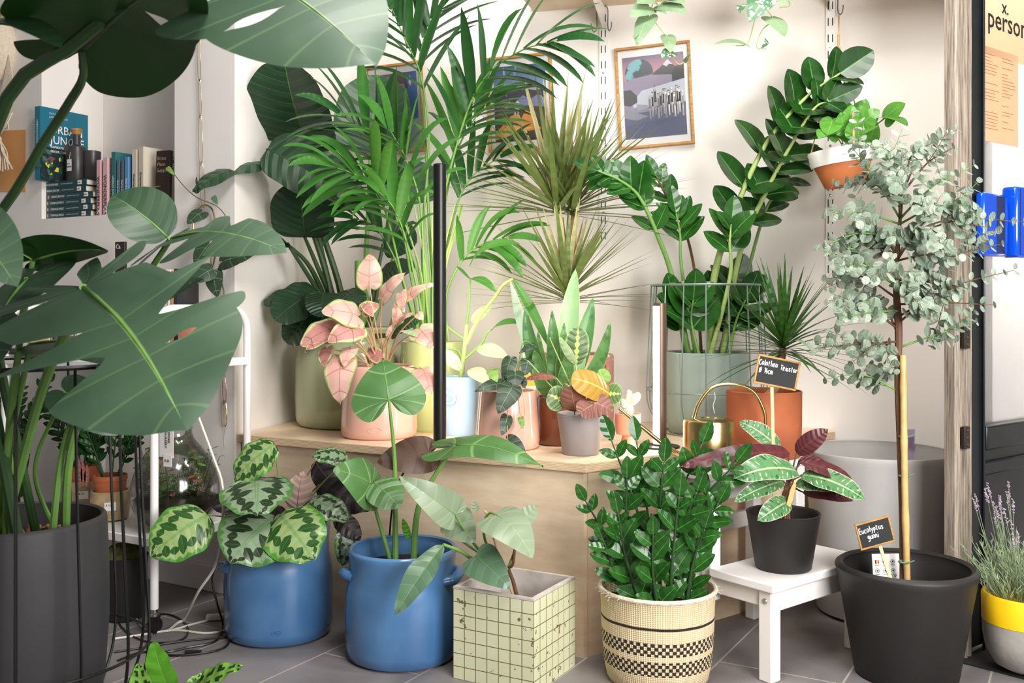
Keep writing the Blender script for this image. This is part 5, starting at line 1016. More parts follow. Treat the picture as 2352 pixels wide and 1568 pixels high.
lf(m, (-70, 60, 1.7), (142, 112, 1.6), 120, (.1, -.35, .93), 'ov', L['mond'], 1.6, nt=30, ns=8, bend=.08, fold=.25, rib=.003, stem=[S_(-.06, .02), (-150, 600, 2.0), (-110, 200, 1.75)], sm='stemdark', sr=(.011, .007))
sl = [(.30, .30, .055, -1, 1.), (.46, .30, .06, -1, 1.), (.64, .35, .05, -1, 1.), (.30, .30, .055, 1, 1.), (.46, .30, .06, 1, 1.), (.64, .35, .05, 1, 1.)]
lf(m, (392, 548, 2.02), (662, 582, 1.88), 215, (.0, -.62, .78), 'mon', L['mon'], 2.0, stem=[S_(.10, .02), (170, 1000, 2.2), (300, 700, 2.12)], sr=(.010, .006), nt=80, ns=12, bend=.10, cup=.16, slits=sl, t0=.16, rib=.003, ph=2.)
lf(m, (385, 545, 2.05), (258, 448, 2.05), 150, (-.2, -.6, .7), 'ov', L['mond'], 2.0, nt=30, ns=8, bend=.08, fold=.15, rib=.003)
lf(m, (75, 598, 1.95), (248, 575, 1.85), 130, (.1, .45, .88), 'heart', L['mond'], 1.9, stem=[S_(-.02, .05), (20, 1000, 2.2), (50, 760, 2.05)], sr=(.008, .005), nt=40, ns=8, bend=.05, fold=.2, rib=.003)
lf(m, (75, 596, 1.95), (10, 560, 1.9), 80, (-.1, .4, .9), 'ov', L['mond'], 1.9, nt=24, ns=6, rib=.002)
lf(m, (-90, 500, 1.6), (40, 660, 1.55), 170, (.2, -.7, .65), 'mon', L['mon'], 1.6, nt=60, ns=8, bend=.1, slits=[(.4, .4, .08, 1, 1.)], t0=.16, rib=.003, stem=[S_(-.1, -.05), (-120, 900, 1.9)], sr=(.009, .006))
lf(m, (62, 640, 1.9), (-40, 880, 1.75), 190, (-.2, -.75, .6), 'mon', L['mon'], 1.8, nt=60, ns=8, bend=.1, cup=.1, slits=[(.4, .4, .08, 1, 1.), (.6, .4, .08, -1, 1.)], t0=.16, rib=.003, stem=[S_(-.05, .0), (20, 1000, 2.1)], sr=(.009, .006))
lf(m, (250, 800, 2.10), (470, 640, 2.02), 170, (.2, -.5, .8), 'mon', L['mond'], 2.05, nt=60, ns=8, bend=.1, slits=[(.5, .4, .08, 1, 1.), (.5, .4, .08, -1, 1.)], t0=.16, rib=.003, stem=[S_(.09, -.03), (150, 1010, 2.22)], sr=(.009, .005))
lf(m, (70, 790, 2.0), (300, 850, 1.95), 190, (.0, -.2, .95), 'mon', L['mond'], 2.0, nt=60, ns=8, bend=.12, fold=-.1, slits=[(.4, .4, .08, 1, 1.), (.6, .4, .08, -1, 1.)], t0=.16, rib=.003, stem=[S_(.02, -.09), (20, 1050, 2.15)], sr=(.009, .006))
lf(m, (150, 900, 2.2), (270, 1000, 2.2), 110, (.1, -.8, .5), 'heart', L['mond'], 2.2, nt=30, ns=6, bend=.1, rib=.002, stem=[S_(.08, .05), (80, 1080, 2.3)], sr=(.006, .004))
# ---- peacock plant
k = 'cala'; m = R[k]; Sc = lambda dx=0, dy=0: soil_pt(k, dx, dy, .27)
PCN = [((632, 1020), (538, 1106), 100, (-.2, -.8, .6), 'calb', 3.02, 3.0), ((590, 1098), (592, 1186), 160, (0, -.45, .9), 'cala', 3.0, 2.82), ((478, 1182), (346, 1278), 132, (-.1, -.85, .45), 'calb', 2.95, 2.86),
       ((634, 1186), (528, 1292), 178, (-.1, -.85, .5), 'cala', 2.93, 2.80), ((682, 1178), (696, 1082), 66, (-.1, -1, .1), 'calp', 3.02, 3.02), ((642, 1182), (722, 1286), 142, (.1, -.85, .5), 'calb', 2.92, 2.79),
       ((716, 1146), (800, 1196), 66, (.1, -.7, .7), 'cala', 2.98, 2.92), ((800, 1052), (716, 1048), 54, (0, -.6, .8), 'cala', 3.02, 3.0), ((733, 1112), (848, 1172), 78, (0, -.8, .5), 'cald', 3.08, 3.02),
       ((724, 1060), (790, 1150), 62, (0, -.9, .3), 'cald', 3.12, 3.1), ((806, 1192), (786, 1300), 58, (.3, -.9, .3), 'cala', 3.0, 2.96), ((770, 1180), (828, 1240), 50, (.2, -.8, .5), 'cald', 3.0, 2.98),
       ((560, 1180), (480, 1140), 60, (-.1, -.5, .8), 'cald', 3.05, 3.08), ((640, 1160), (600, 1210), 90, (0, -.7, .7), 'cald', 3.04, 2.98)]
for i, (B, T, w_, N, mt, y0, y1) in enumerate(PCN):
    if y1 < 2.90: w_ *= 1.06
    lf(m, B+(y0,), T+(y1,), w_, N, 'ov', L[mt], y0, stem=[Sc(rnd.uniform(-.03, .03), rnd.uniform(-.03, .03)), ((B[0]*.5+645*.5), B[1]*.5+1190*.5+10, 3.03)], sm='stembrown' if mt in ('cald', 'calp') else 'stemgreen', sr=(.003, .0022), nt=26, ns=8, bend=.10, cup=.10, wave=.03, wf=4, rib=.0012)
# ---- elephant ear
k = 'aloc'; m = R[k]; Sa = lambda dx=0, dy=0: soil_pt(k, dx, dy, .25)
lf(m, (893, 918, 2.80), (880, 826, 2.90), 170, (.03, -.80, .6), 'arrow', L['aloc'], 2.8, stem=[Sa(-.02, -.01), (908, 1180, 2.83), (906, 1050, 2.82)], sr=(.0095, .004), nt=40, ns=10, bend=.05, cup=.14, wave=.015, rib=.003)
lf(m, (853, 1112, 2.80), (764, 1078, 2.74), 128, (-.1, -.75, .65), 'arrow', L['aloc'], 2.8, stem=[Sa(-.03, .0), (880, 1230, 2.83), (860, 1160, 2.82)], sr=(.007, .004), nt=40, ns=10, bend=.10, cup=.16, wave=.015, rib=.003)
lf(m, (858, 1108, 2.80), (918, 1166, 2.75), 90, (.1, -.7, .7), 'ov', L['aloc'], 2.8, nt=24, ns=8, bend=.08, rib=.002)
lf(m, (1046, 1022, 2.80), (1248, 1073, 2.70), 96, (.05, -.55, .83), 'arrow', L['aloc'], 2.8, stem=[Sa(.03, -.01), (960, 1170, 2.82), (1000, 1090, 2.81)], sr=(.010, .0045), nt=40, ns=10, bend=.10, fold=-.10, wave=.02, rib=.003)
lf(m, (985, 1040, 2.88), (866, 1062, 2.84), 92, (.0, -.85, .4), 'heart', L['alob'], 2.86, nt=30, ns=8, bend=.06, cup=.1, rib=.002, sm='stembrown')
lf(m, (940, 1240, 2.84), (925, 1190, 2.83), 18, (0, -1, 0), 'lan', L['fresh'], 2.84, nt=10, ns=3, rib=0)
# ---- climbing philodendron in the cube
m = R['phil']; base = (*(PC['phil']+A(.02, .02, .135)), 1)
mb = MB(); st = spl([A(*base[:3]), P(1180, 1340, 2.72), P(1168, 1305, 2.71), P(1178, 1295, 2.70), P(1184, 1240, 2.69)], 20); tube(mb, st, np.linspace(.006, .0035, 20), 8); mb.build('woody_stem', M['stembrown'], m)
mb = MB(); tube(mb, spl([A(*base[:3]), P(1150, 1290, 2.68), P(1122, 1190, 2.66), P(1112, 1172, 2.66)], 14), .003, 7); mb.build('support_stick', M['bamboo'], m)
jt = (1166, 1306, 2.71)
lf(m, (1046, 1182, 2.64), (916, 1094, 2.60), 84, (-.15, -.85, .45), 'phil', L['phil'], 2.6, stem=[jt, (1110, 1270, 2.69), (1075, 1230, 2.66)], sr=(.005, .003), nt=26, ns=8, bend=.08, fold=.12, wave=.012)
lf(m, (1040, 1190, 2.68), (1092, 1246, 2.64), 84, (0, -.9, .35), 'phil', L['phil'], 2.66, stem=[jt, (1090, 1262, 2.70), (1040, 1222, 2.69)], sr=(.004, .003), nt=26, ns=8, bend=.08)
lf(m, (1018, 1250, 2.62), (908, 1412, 2.52), 66, (-.35, -.85, .2), 'lan', L['phid'], 2.6, stem=[jt, (1095, 1288, 2.68), (1058, 1266, 2.65)], sr=(.006, .004), nt=26, ns=8, bend=.05, fold=.18, wave=.012)
lf(m, (1092, 1276, 2.62), (1172, 1352, 2.56), 92, (0, -.85, .45), 'phil', L['phid'], 2.6, stem=[jt, (1120, 1288, 2.66)], sr=(.004, .003), nt=26, ns=8, bend=.1, cup=.1)
lf(m, (1140, 1182, 2.60), (1224, 1282, 2.52), 118, (.25, -.7, .65), 'phil', L['phil'], 2.56, stem=[jt, (1118, 1250, 2.68), (1112, 1200, 2.64), (1125, 1178, 2.62)], sr=(.004, .003), nt=30, ns=10, bend=.14, cup=.12)
lf(m, (1196, 1200, 2.70), (1232, 1162, 2.72), 40, (0, -1, .2), 'ov', L['phil'], 2.7, stem=[jt, (1186, 1250, 2.70)], sr=(.003, .002), nt=16, ns=5)
lf(m, (1094, 1178, 2.66), (1088, 1150, 2.66), 20, (0, -1, .3), 'lan', L['phil'], 2.66, nt=12, ns=4, rib=0)
# ---- feather-leaved stems (glossy plants)
def frond(par, pts, n, size, mat, Y0, sm='stemgreen', r0=.007, r1=.0025, start=.3, side=None, up=.75, asp=.42, seed=0, tipk=.7, shape='lan', name='frond', nt=7, ns=2, spread=1., facing=(0, -1, .25)):
    rr = random.Random(seed); c = spl([PP(q, Y0) if len(q) < 4 else A(*q[:3]) for q in pts], 40); t, _, _ = frames(c); mb = MB(); tube(mb, c, np.linspace(r0, r1, 40), 8, 1)
    fc = nrm(facing)
    for i in range(n):
        q = start+(1-start)*(i+.5)/n; j = min(39, int(q*39)); p = c[j]; tt = t[j]; sd = nrm(np.cross(tt, fc)) if side is None else nrm(side)
        lead = np.cross(sd, tt)
        k = size*(.72+.28*math.sin(math.pi*min(1, (i+1)/n*1.05)))*(1 if i < n*.8 else tipk+.2)*rr.uniform(.88, 1.1)
        for sg in (-1, 1):
            a = up*rr.uniform(.8, 1.2); tw = rr.uniform(-.35, .35); d = nrm(sd*sg*math.cos(a)*spread+tt*math.sin(a)+lead*tw)
            N = nrm(np.cross(d, np.cross(fc if sg else fc, d))+tt*.35+A(rr.uniform(-.4, .4), 0, rr.uniform(0, .5)))
            leaf(mb, p+d*.002, p+d*k, N, k*asp*2*rr.uniform(.88, 1.1), shape, nt, ns, bend=rr.uniform(-.02, .08), fold=.16)
    d = t[-1]; leaf(mb, c[-1], c[-1]+d*size*.8, nrm(np.cross(d, np.cross(fc, d))), size*asp*1.6, shape, nt, ns, fold=.15)
    return mb.build(name, [mat, M[sm]], par, sharp=0)
m = R['bzz']; Sb = lambda dx, dy: soil_pt('bzz', dx, dy, .15)
BZ = [((-.02, .03), (1470, 1200, 2.70), (1405, 1012, 2.70), 9, .066), ((-.06, .0), (1410, 1270, 2.66), (1345, 1150, 2.62), 9, .048), ((.0, .05), (1490, 1200, 2.76), (1462, 1012, 2.80), 9, .062), ((.03, .04), (1545, 1190, 2.74), (1612, 1020, 2.72), 10, .062),
      ((.06, .01), (1600, 1180, 2.68), (1690, 1062, 2.62), 10, .060), ((.07, -.02), (1600, 1250, 2.64), (1650, 1155, 2.60), 8, .055), ((-.03, -.05), (1440, 1290, 2.58), (1420, 1180, 2.54), 8, .055), ((.02, -.06), (1545, 1280, 2.56), (1560, 1140, 2.52), 9, .058),
      ((.06, -.05), (1590, 1300, 2.58), (1618, 1215, 2.54), 7, .052), ((-.06, -.03), (1415, 1320, 2.60), (1385, 1240, 2.56), 7, .05), ((.0, -.07), (1500, 1320, 2.55), (1500, 1230, 2.50), 7, .055), ((.01, .02), (1515, 1180, 2.68), (1525, 1060, 2.66), 9, .06), ((-.04, .02), (1440, 1230, 2.68), (1440, 1100, 2.66), 9, .056), ((.04, -.01), (1560, 1240, 2.62), (1600, 1130, 2.58), 9, .056)]
for i, (s0_, mid, tip, n, sz) in enumerate(BZ): frond(m, [Sb(*s0_), mid, tip], int(n*.66), sz*1.45, L['zz'], 2.6, 'stemdark', .006, .002, .18 if i < 5 else .12, seed=i, asp=.27, up=.78)
m = R['zz']; Sz = lambda dx, dy: soil_pt('zz', dx, dy, .25)
ZB = [((-.06, -.02), [(1545, 640, 3.44), (1512, 545, 3.40), (1470, 455, 3.36), (1425, 415, 3.33), (1372, 392, 3.31)], 12, .080, 'zz', .011, 'stemgreen', .42, .30), ((-.03, .02), [(1566, 620, 3.48), (1562, 540, 3.47), (1553, 490, 3.46)], 5, .090, 'zz', .007, 'stemgreen', .52, .26),
      ((-.01, .03), [(1598, 640, 3.54), (1570, 520, 3.54), (1525, 440, 3.54), (1508, 405, 3.54)], 8, .075, 'zz', .006, 'stembrown', .5, .26),
      ((.01, -.03), [(1640, 640, 3.44), (1690, 480, 3.40), (1760, 330, 3.36), (1850, 225, 3.32), (1930, 168, 3.30)], 13, .112, 'zzd', .015, 'stempale', .34, .42), ((.05, -.01), [(1700, 580, 3.42), (1760, 440, 3.38), (1810, 345, 3.34), (1868, 252, 3.30), (1905, 232, 3.28)], 14, .098, 'zzd', .011, 'stempale', .26, .34),
      ((.0, -.05), [(1676, 640, 3.38), (1676, 560, 3.36), (1680, 515, 3.36)], 5, .088, 'zz', .009, 'stempale', .5, .32), ((.06, .03), [(1718, 620, 3.55), (1760, 480, 3.55), (1815, 390, 3.55), (1828, 300, 3.55)], 10, .078, 'zzd', .008, 'stemgreen', .45, .26),
      ((-.07, .0), [(1560, 740, 3.46), (1548, 690, 3.44)], 3, .09, 'zz', .006, 'stemgreen', .3, .34), ((-.03, -.06), [(1588, 740, 3.42), (1592, 690, 3.40)], 3, .10, 'zz', .006, 'stemgreen', .3, .36), ((.07, -.03), [(1690, 740, 3.44), (1712, 690, 3.42)], 3, .10, 'zzd', .006, 'stemgreen', .3, .36), ((.02, .05), [(1650, 740, 3.52), (1640, 690, 3.5)], 3, .10, 'zzd', .006, 'stemgreen', .3, .36), ((.05, .05), [(1680, 700, 3.55), (1690, 660, 3.55)], 3, .11, 'zzd', .006, 'stemgreen', .3, .36)]
for i, (s0_, pts, n, sz, mt, r0, sm, stt, asp) in enumerate(ZB): frond(m, [Sz(*s0_)]+pts, max(3, int(n*.60)), sz*1.42, L[mt], 3.5, sm, r0, .003, stt, seed=40+i, asp=asp, nt=10, ns=3, up=.85 if mt == 'zz' else .6, shape='ov' if asp > .33 else 'lan', facing=(.1, -.9, .35))
# ---- bird of paradise
m = R['stre']; Ss = lambda dx, dy: soil_pt('stre', dx, dy, .33)
ST = [((704, 324, 3.66), (652, 132, 3.44), 205, (-.22, -.93, .2), 'stre', [(-.03, .0), (735, 560, 3.76)], dict(fold=.30, bend=.05)), ((850, 352, 3.92), (868, 172, 3.96), 175, (0, -1, .15), 'strl', [(.03, .03), (840, 600, 3.84)], dict(bend=.03, fold=.12)),
      ((662, 392, 3.58), (442, 442, 3.38), 78, (.0, -.5, .85), 'stre', [(-.05, -.02), (752, 640, 3.70), (715, 520, 3.64), (690, 430, 3.60)], dict(bend=.16, fold=-.10)), ((614, 342, 3.48), (830, 470, 3.52), 130, (-.05, -.9, .4), 'stre', [(-.01, -.03), (775, 640, 3.70), (700, 440, 3.6), (640, 390, 3.54)], dict(bend=.05, fold=.15)),
      ((700, 545, 3.60), (690, 418, 3.54), 150, (-.1, -.95, .1), 'stre', [(-.06, .0), (760, 690, 3.72), (728, 610, 3.66)], dict(bend=.02, fold=.06)), ((940, 470, 3.80), (930, 370, 3.84), 160, (0, -1, .2), 'strl', [(.06, .02), (890, 640, 3.78)], dict(bend=.03)),
      ((662, 562, 3.56), (525, 530, 3.36), 66, (0, -.6, .8), 'stre', [(-.09, -.02), (745, 690, 3.70), (710, 610, 3.62)], dict(bend=.14, fold=-.1)), ((660, 558, 3.54), (505, 618, 3.34), 48, (0, -.7, .7), 'stre', [(-.09, -.04), (740, 690, 3.68)], dict(bend=.1)),
      ((730, 668, 3.58), (630, 735, 3.50), 105, (-.1, -.85, .5), 'stre', [(-.07, -.06), (760, 720, 3.62)], dict(bend=.08)), ((725, 672, 3.62), (604, 700, 3.56), 56, (-.2, -.7, .7), 'stre', [(-.08, -.05)], dict(bend=.1)), ((742, 672, 3.54), (738, 728, 3.44), 78, (.1, -.8, .6), 'stre', [(-.04, -.06)], dict(bend=.1)),
      ((735, 700, 3.58), (660, 790, 3.52), 90, (-.2, -.9, .35), 'stre', [(-.06, -.08)], dict(bend=.08)), ((790, 668, 3.60), (830, 700, 3.52), 60, (.2, -.7, .7), 'stre', [(-.0, -.06)], dict(bend=.1)), ((870, 640, 3.66), (955, 610, 3.60), 60, (0, -.8, .6), 'stre', [(.05, -.02), (860, 700, 3.68)], dict(bend=.1)),
      ((900, 770, 3.52), (965, 735, 3.46), 46, (0, -.7, .7), 'stre', [(.07, -.06)], dict(bend=.1)), ((880, 560, 3.82), (958, 540, 3.80), 90, (0, -.9, .4), 'stre', [(.05, .03), (860, 660, 3.8)], dict(bend=.08))]
for (B, T, w_, N, mt, sp, kw) in ST: lf(m, B, T, w_, N, 'strel', L[mt], 3.7, stem=[Ss(*sp[0])]+sp[1:], sr=(.014, .006), sm='stemdark' if mt == 'stre' else 'stemgreen', nt=26, ns=8, wave=.014, wf=5, rib=.003, **kw)
mb = MB(); tube(mb, spl([A(*Ss(.02, -.01)[:3]), P(836, 700, 3.68), P(826, 650, 3.68), P(822, 600, 3.70)], 14), np.linspace(.030, .012, 14), 12); mb.build('leaf_sheath', M['stemgreen'], m)
# ---- kentia palm
m = R['kent']; Sk = lambda dx, dy: soil_pt('kent', dx, dy, .29)
def palm(par, pts, n, lmax, w_, mat, seed, Y0=3.5, start=.45, droop=.5, sm='stemgreen', r0=.006, ang=.75, flat=0):
    rr = random.Random(seed); c = spl([PP(q, Y0) if len(q) < 4 else A(*q[:3]) for q in pts], 60); t, _, _ = frames(c); mb = MB(); tube(mb, c, np.linspace(r0, .0015, 60), 7, 1)
    for i in range(n):
        q = start+(1-start)*(i+.3)/n; j = min(58, int(q*59)); f = (i+.5)/n; tt = t[j]; sd = nrm(np.cross(tt, A(0, -1, .35)))
        for sg in (-1, 1):
            l = lmax*(.55+.45*math.sin(math.pi*(.15+.75*f)))*rr.uniform(.85, 1.1); a = ang*(1-.45*f)*rr.uniform(.85, 1.15)
            d = nrm(tt*math.cos(a)+sd*sg*math.sin(a)+np.cross(sd, tt)*rr.uniform(-.25, .25)*(1-flat)); p = arc(c[j], d, l, droop*rr.uniform(.6, 1.5), 9)
            nn = nrm(np.cross(np.cross(d, A(0, 0, 1)), d)+A(0, -.5, 0)+A(rr.uniform(-.3, .3), 0, 0)); ribbon(mb, p, w_*l/lmax*RB(9), nn, .35)
    p = arc(c[-1], t[-1], lmax*.6, droop, 7); ribbon(mb, p, w_*.8*RB(7), nrm(A(0, -1, .5)), .3)
    return mb.build('frond', [mat, M[sm]], par, sharp=0)
PM = [([(.0, -.02), (1000, 560, 3.52), (1050, 330, 3.44), (1105, 190, 3.36), (1190, 120, 3.26), (1280, 92, 3.18)], 17, .26, .032, 'kent', .42, .55), ([(-.02, .0), (970, 560, 3.56), (985, 330, 3.50), (968, 180, 3.44), (930, 90, 3.38), (900, 20, 3.32)], 12, .30, .030, 'kent', .55, .5),
      ([(.01, .03), (985, 500, 3.60), (975, 280, 3.58), (962, 150, 3.56), (985, 60, 3.54), (1010, 20, 3.52)], 10, .30, .030, 'kent', .58, .35), ([(-.04, -.02), (945, 640, 3.50), (905, 440, 3.42), (850, 320, 3.34), (780, 260, 3.26)], 13, .26, .030, 'kent', .52, .6),
      ([(-.03, -.04), (925, 640, 3.44), (880, 470, 3.36), (830, 410, 3.28), (760, 380, 3.20)], 13, .24, .030, 'kenl', .48, .7), ([(.0, -.05), (975, 640, 3.46), (965, 470, 3.40), (930, 360, 3.34), (890, 290, 3.28)], 12, .24, .030, 'kenl', .5, .6),
      ([(.03, -.01), (1010, 560, 3.54), (1030, 400, 3.52), (1060, 300, 3.50), (1090, 225, 3.46)], 11, .24, .028, 'kenl', .52, .5), ([(.04, .02), (1020, 620, 3.58), (1050, 470, 3.58), (1090, 400, 3.56), (1150, 360, 3.52)], 11, .22, .026, 'kent', .52, .6),
      ([(.05, -.01), (1025, 680, 3.54), (1060, 600, 3.52), (1110, 560, 3.48), (1170, 545, 3.44)], 9, .20, .026, 'kenl', .5, .7), ([(-.05, .02), (940, 700, 3.58), (905, 590, 3.54), (860, 520, 3.50), (810, 500, 3.46)], 10, .20, .026, 'kent', .5, .7),
      ([(.02, .04), (1005, 600, 3.62), (1040, 380, 3.64), (1085, 280, 3.64), (1130, 235, 3.62)], 10, .22, .026, 'kent', .55, .5), ([(-.02, -.05), (965, 700, 3.46), (935, 560, 3.40), (905, 480, 3.34), (870, 440, 3.28)], 10, .21, .028, 'kenl', .5, .7)]
for i, (pts, n, lm, w_, mt, stt, dr_) in enumerate(PM): palm(m, [Sk(*pts[0])]+pts[1:], max(6, int(n*.62)), lm*1.12, w_*1.45, L[mt], 70+i, start=stt, droop=dr_)
for i in range(12):
    a = rnd.uniform(-.06, .06); mb = MB(); tube(mb, spl([A(*Sk(a, rnd.uniform(-.05, .05))[:3]), P(990+a*500, 640, 3.54), P(985+a*1500+rnd.uniform(-10, 10), 470, 3.52)], 14), np.linspace(.005, .0025, 14), 6); mb.build('stem', M['stemgreen'] if i % 2 else M['stempale'], m)
# ---- dragon trees
def rosette(par, c, n, l, w_, mat, seed, axis=(0, 0, 1), spread=1.5, droop=.45, name='leaf_head', lo=.1, ysq=1.):
    rr = random.Random(seed); mb = MB(); ax = nrm(axis); x = nrm(np.cross(ax, A(0, 1, .1))); y = np.cross(ax, x)
    for i in range(n):
        az = i*2.39996+rr.uniform(-.3, .3); f = i/n; pol = spread*(1-f)**.8+lo+rr.uniform(-.12, .12); d = ax*math.cos(pol)+(x*math.cos(az)+y*math.sin(az)*ysq)*math.sin(pol)
        p = arc(c+ax*(.05*f-.02), d, l*rr.uniform(.8, 1.08)*(1-.15*f), droop*rr.uniform(.2, 1.5)*math.sin(pol), 9)
        nn = nrm(np.cross(np.cross(d, A(0, 0, 1) if abs(d[2]) < .95 else A(0, -1, 0)), d)); ribbon(mb, p, w_*np.array([.6, .9, 1, .95, .85, .7, .5, .28, .03]), nn, .22)
    return mb.build(name, mat, par, sharp=0)
m = R['drac']; c = PC['drac']
mb = MB(); tr1 = spl([c+A(-.01, 0, .23), P(1303, 700, 3.54), P(1297, 580, 3.52), P(1288, 500, 3.50)], 26); tube(mb, tr1, np.linspace(.014, .010, 26), 10); tube(mb, spl([P(1297, 570, 3.52), P(1312, 530, 3.50), P(1318, 490, 3.50)], 10), .008, 8); mb.build('trunk', M['trunk'], m)
mb = MB(); tube(mb, spl([c+A(.02, .01, .23), P(1308, 760, 3.52), P(1302, 690, 3.46)], 12), np.linspace(.012, .009, 12), 8); mb.build('trunk', M['trunk'], m)
rosette(m, P(1278, 480, 3.50), 58, .50, .022, L['drac'], 1, (-.10, -.1, 1), 1.45, .16, ysq=.6); rosette(m, P(1316, 482, 3.48), 48, .46, .022, L['drac'], 2, (.22, -.1, 1), 1.4, .16, ysq=.6); rosette(m, P(1302, 682, 3.44), 70, .38, .020, L['drac'], 3, (0, -.05, 1), 1.5, .12, ysq=.6)
m = R['dra2']; c = PC['dra2']
mb = MB(); tube(mb, spl([c+A(-.01, -.02, .17), P(1786, 880, 3.06), P(1798, 800, 3.06)], 10), np.linspace(.014, .012, 10), 8); mb.build('trunk', M['trunk'], m)
rosette(m, P(1800, 800, 3.06), 80, .30, .015, L['dra2'], 5, (.02, -.05, 1), 1.7, .42, lo=.06)
lf(m, (1812, 790, 3.0), (1865, 808, 2.92), 12, (0, -.5, .9), 'lan', L['scib'], 3.0, nt=10, ns=3, bend=.25, rib=0)
# ---- snake plant
m = R['sans']; SN = [((1282, 905, 3.18), (1322, 616, 3.22), 52, 'sanl', .02, 0), ((1272, 905, 3.17), (1206, 702, 3.10), 38, 'sans', .05, .25), ((1268, 905, 3.22), (1172, 642, 3.30), 30, 'sang', .04, .1), ((1290, 905, 3.22), (1362, 682, 3.24), 46, 'sans', .03, -.1), ((1276, 905, 3.15), (1268, 712, 3.14), 34, 'sans', .02, 0), ((1300, 905, 3.18), (1402, 736, 3.10), 34, 'sans', .06, -.35),
   ((1285, 905, 3.15), (1296, 740, 3.14), 30, 'sans', .02, 0), ((1296, 905, 3.16), (1345, 760, 3.12), 34, 'sanl', .02, -.1), ((1270, 905, 3.16), (1228, 800, 3.08), 36, 'sans', .05, .2), ((1262, 905, 3.20), (1236, 760, 3.22), 26, 'sans', .04, .1), ((1290, 905, 3.14), (1310, 800, 3.10), 36, 'sans', .02, 0)]
for B, T, w_, mt, bd, sd in SN:
    B = (B[0], 925, B[2]); lf(m, B, T, w_, (.1*rnd.uniform(-1, 1), -1, .1), 'lan', L[mt], 3.2, nt=22, ns=5, bend=bd, fold=.0, cup=-.35, side=sd, wave=.01, wf=2, rib=0)
for B, T in (((1238, 905, 3.2), (1120, 735, 3.16)), ):
    pass
# ---- prayer plant
m = R['mar']; Sm = lambda dx=0, dy=0: soil_pt('mar', dx, dy, .105)
MR = [((1322, 838, 2.98), (1328, 752, 3.0), 56, (0, -.98, .2), 'mar'), ((1400, 905, 2.93), (1312, 868, 2.90), 78, (0, -.75, .65), 'mary'), ((1322, 945, 2.93), (1312, 886, 2.90), 60, (-.2, -.9, .4), 'marb'), ((1345, 920, 2.90), (1402, 940, 2.88), 60, (.1, -.9, .45), 'marb'), ((1390, 905, 2.97), (1428, 905, 2.95), 56, (.2, -.9, .3), 'mar'), ((1300, 925, 2.94), (1258, 905, 2.93), 62, (-.2, -.85, .5), 'mar'),
   ((1276, 866, 2.96), (1208, 872, 2.92), 30, (0, -.5, .85), 'marb'), ((1322, 835, 2.97), (1284, 772, 2.94), 20, (-.3, -.9, .2), 'pale'), ((1380, 870, 2.99), (1398, 852, 3.0), 36, (0, -1, .2), 'micl'), ((1330, 900, 2.94), (1296, 880, 2.96), 48, (-.1, -.8, .6), 'mar'), ((1360, 930, 2.88), (1330, 950, 2.86), 50, (0, -.9, .4), 'marb')]
for B, T, w_, N, mt in MR: lf(m, B, T, w_, N, 'rnd' if w_ > 40 else 'ov', L[mt], 2.95, stem=[Sm(rnd.uniform(-.02, .02), 0), (B[0]*.5+1334*.5, B[1]*.5+940*.5, 2.96)], sr=(.0022, .0016), sm='stempale', nt=22, ns=7, bend=.10, cup=.12, wave=.01, rib=.0009)
for B, T in (((1325, 930, 2.96), (1212, 828, 2.98)), ((1330, 935, 2.95), (1262, 775, 2.97))):
    mb = MB(); tube(mb, spl([A(*Sm()[:3]), P(*B), P((B[0]+T[0])/2+10, (B[1]+T[1])/2+20, 2.95), P(*T)], 14), np.linspace(.0028, .0018, 14), 6); mb.build('stem', M['stempale'], m)
# ---- caladium
m = R['cald']; Sd = lambda dx=0, dy=0: soil_pt('cald', dx, dy, .2)
CL = [((848, 650, 3.36), (850, 583, 3.40), 62, (0, -.97, .25), 'cald_'), ((820, 724, 3.30), (738, 716, 3.24), 92, (.05, -.72, .65), 'cald_'), ((878, 682, 3.34), (932, 626, 3.30), 40, (-.3, -.9, .3), 'cald_'), ((925, 690, 3.30), (1000, 652, 3.24), 38, (0, -.8, .6), 'cald_'), ((922, 672, 3.28), (928, 718, 3.22), 30, (-.2, -.95, .1), 'cald_'), ((822, 752, 3.26), (752, 786, 3.20), 66, (.1, -.8, .5), 'calm'), ((776, 752, 3.30), (690, 795, 3.22), 86, (-.1, -.8, .6), 'calm'),
   ((778, 768, 3.28), (700, 808, 3.20), 46, (-.2, -.6, .8), 'calm'), ((784, 826, 3.22), (782, 928, 3.14), 78, (-.15, -.95, .25), 'cald_'), ((806, 800, 3.24), (790, 842, 3.18), 44, (-.2, -.95, .1), 'cald_'), ((750, 800, 3.26), (745, 842, 3.22), 40, (-.2, -.95, .1), 'calm'), ((915, 738, 3.32), (906, 696, 3.30), 28, (.2, -.95, .1), 'cald_'), ((915, 742, 3.30), (952, 718, 3.26), 18, (0, -.8, .6), 'cald_'),
   ((964, 756, 3.22), (1000, 800, 3.16), 66, (.1, -.92, .3), 'cald_'), ((972, 848, 3.22), (992, 905, 3.16), 60, (.1, -.95, .25), 'cald_'), ((835, 712, 3.34), (872, 700, 3.36), 40, (0, -.9, .4), 'calm'), ((870, 820, 3.36), (845, 800, 3.40), 36, (0, -.95, .2), 'calm'), ((960, 720, 3.28), (972, 735, 3.26), 22, (0, -.95, .2), 'cald_'), ((892, 770, 3.34), (900, 745, 3.34), 14, (0, -1, 0), 'cald_'), ((840, 700, 3.3), (858, 728, 3.28), 26, (0, -.9, .4), 'calm')]
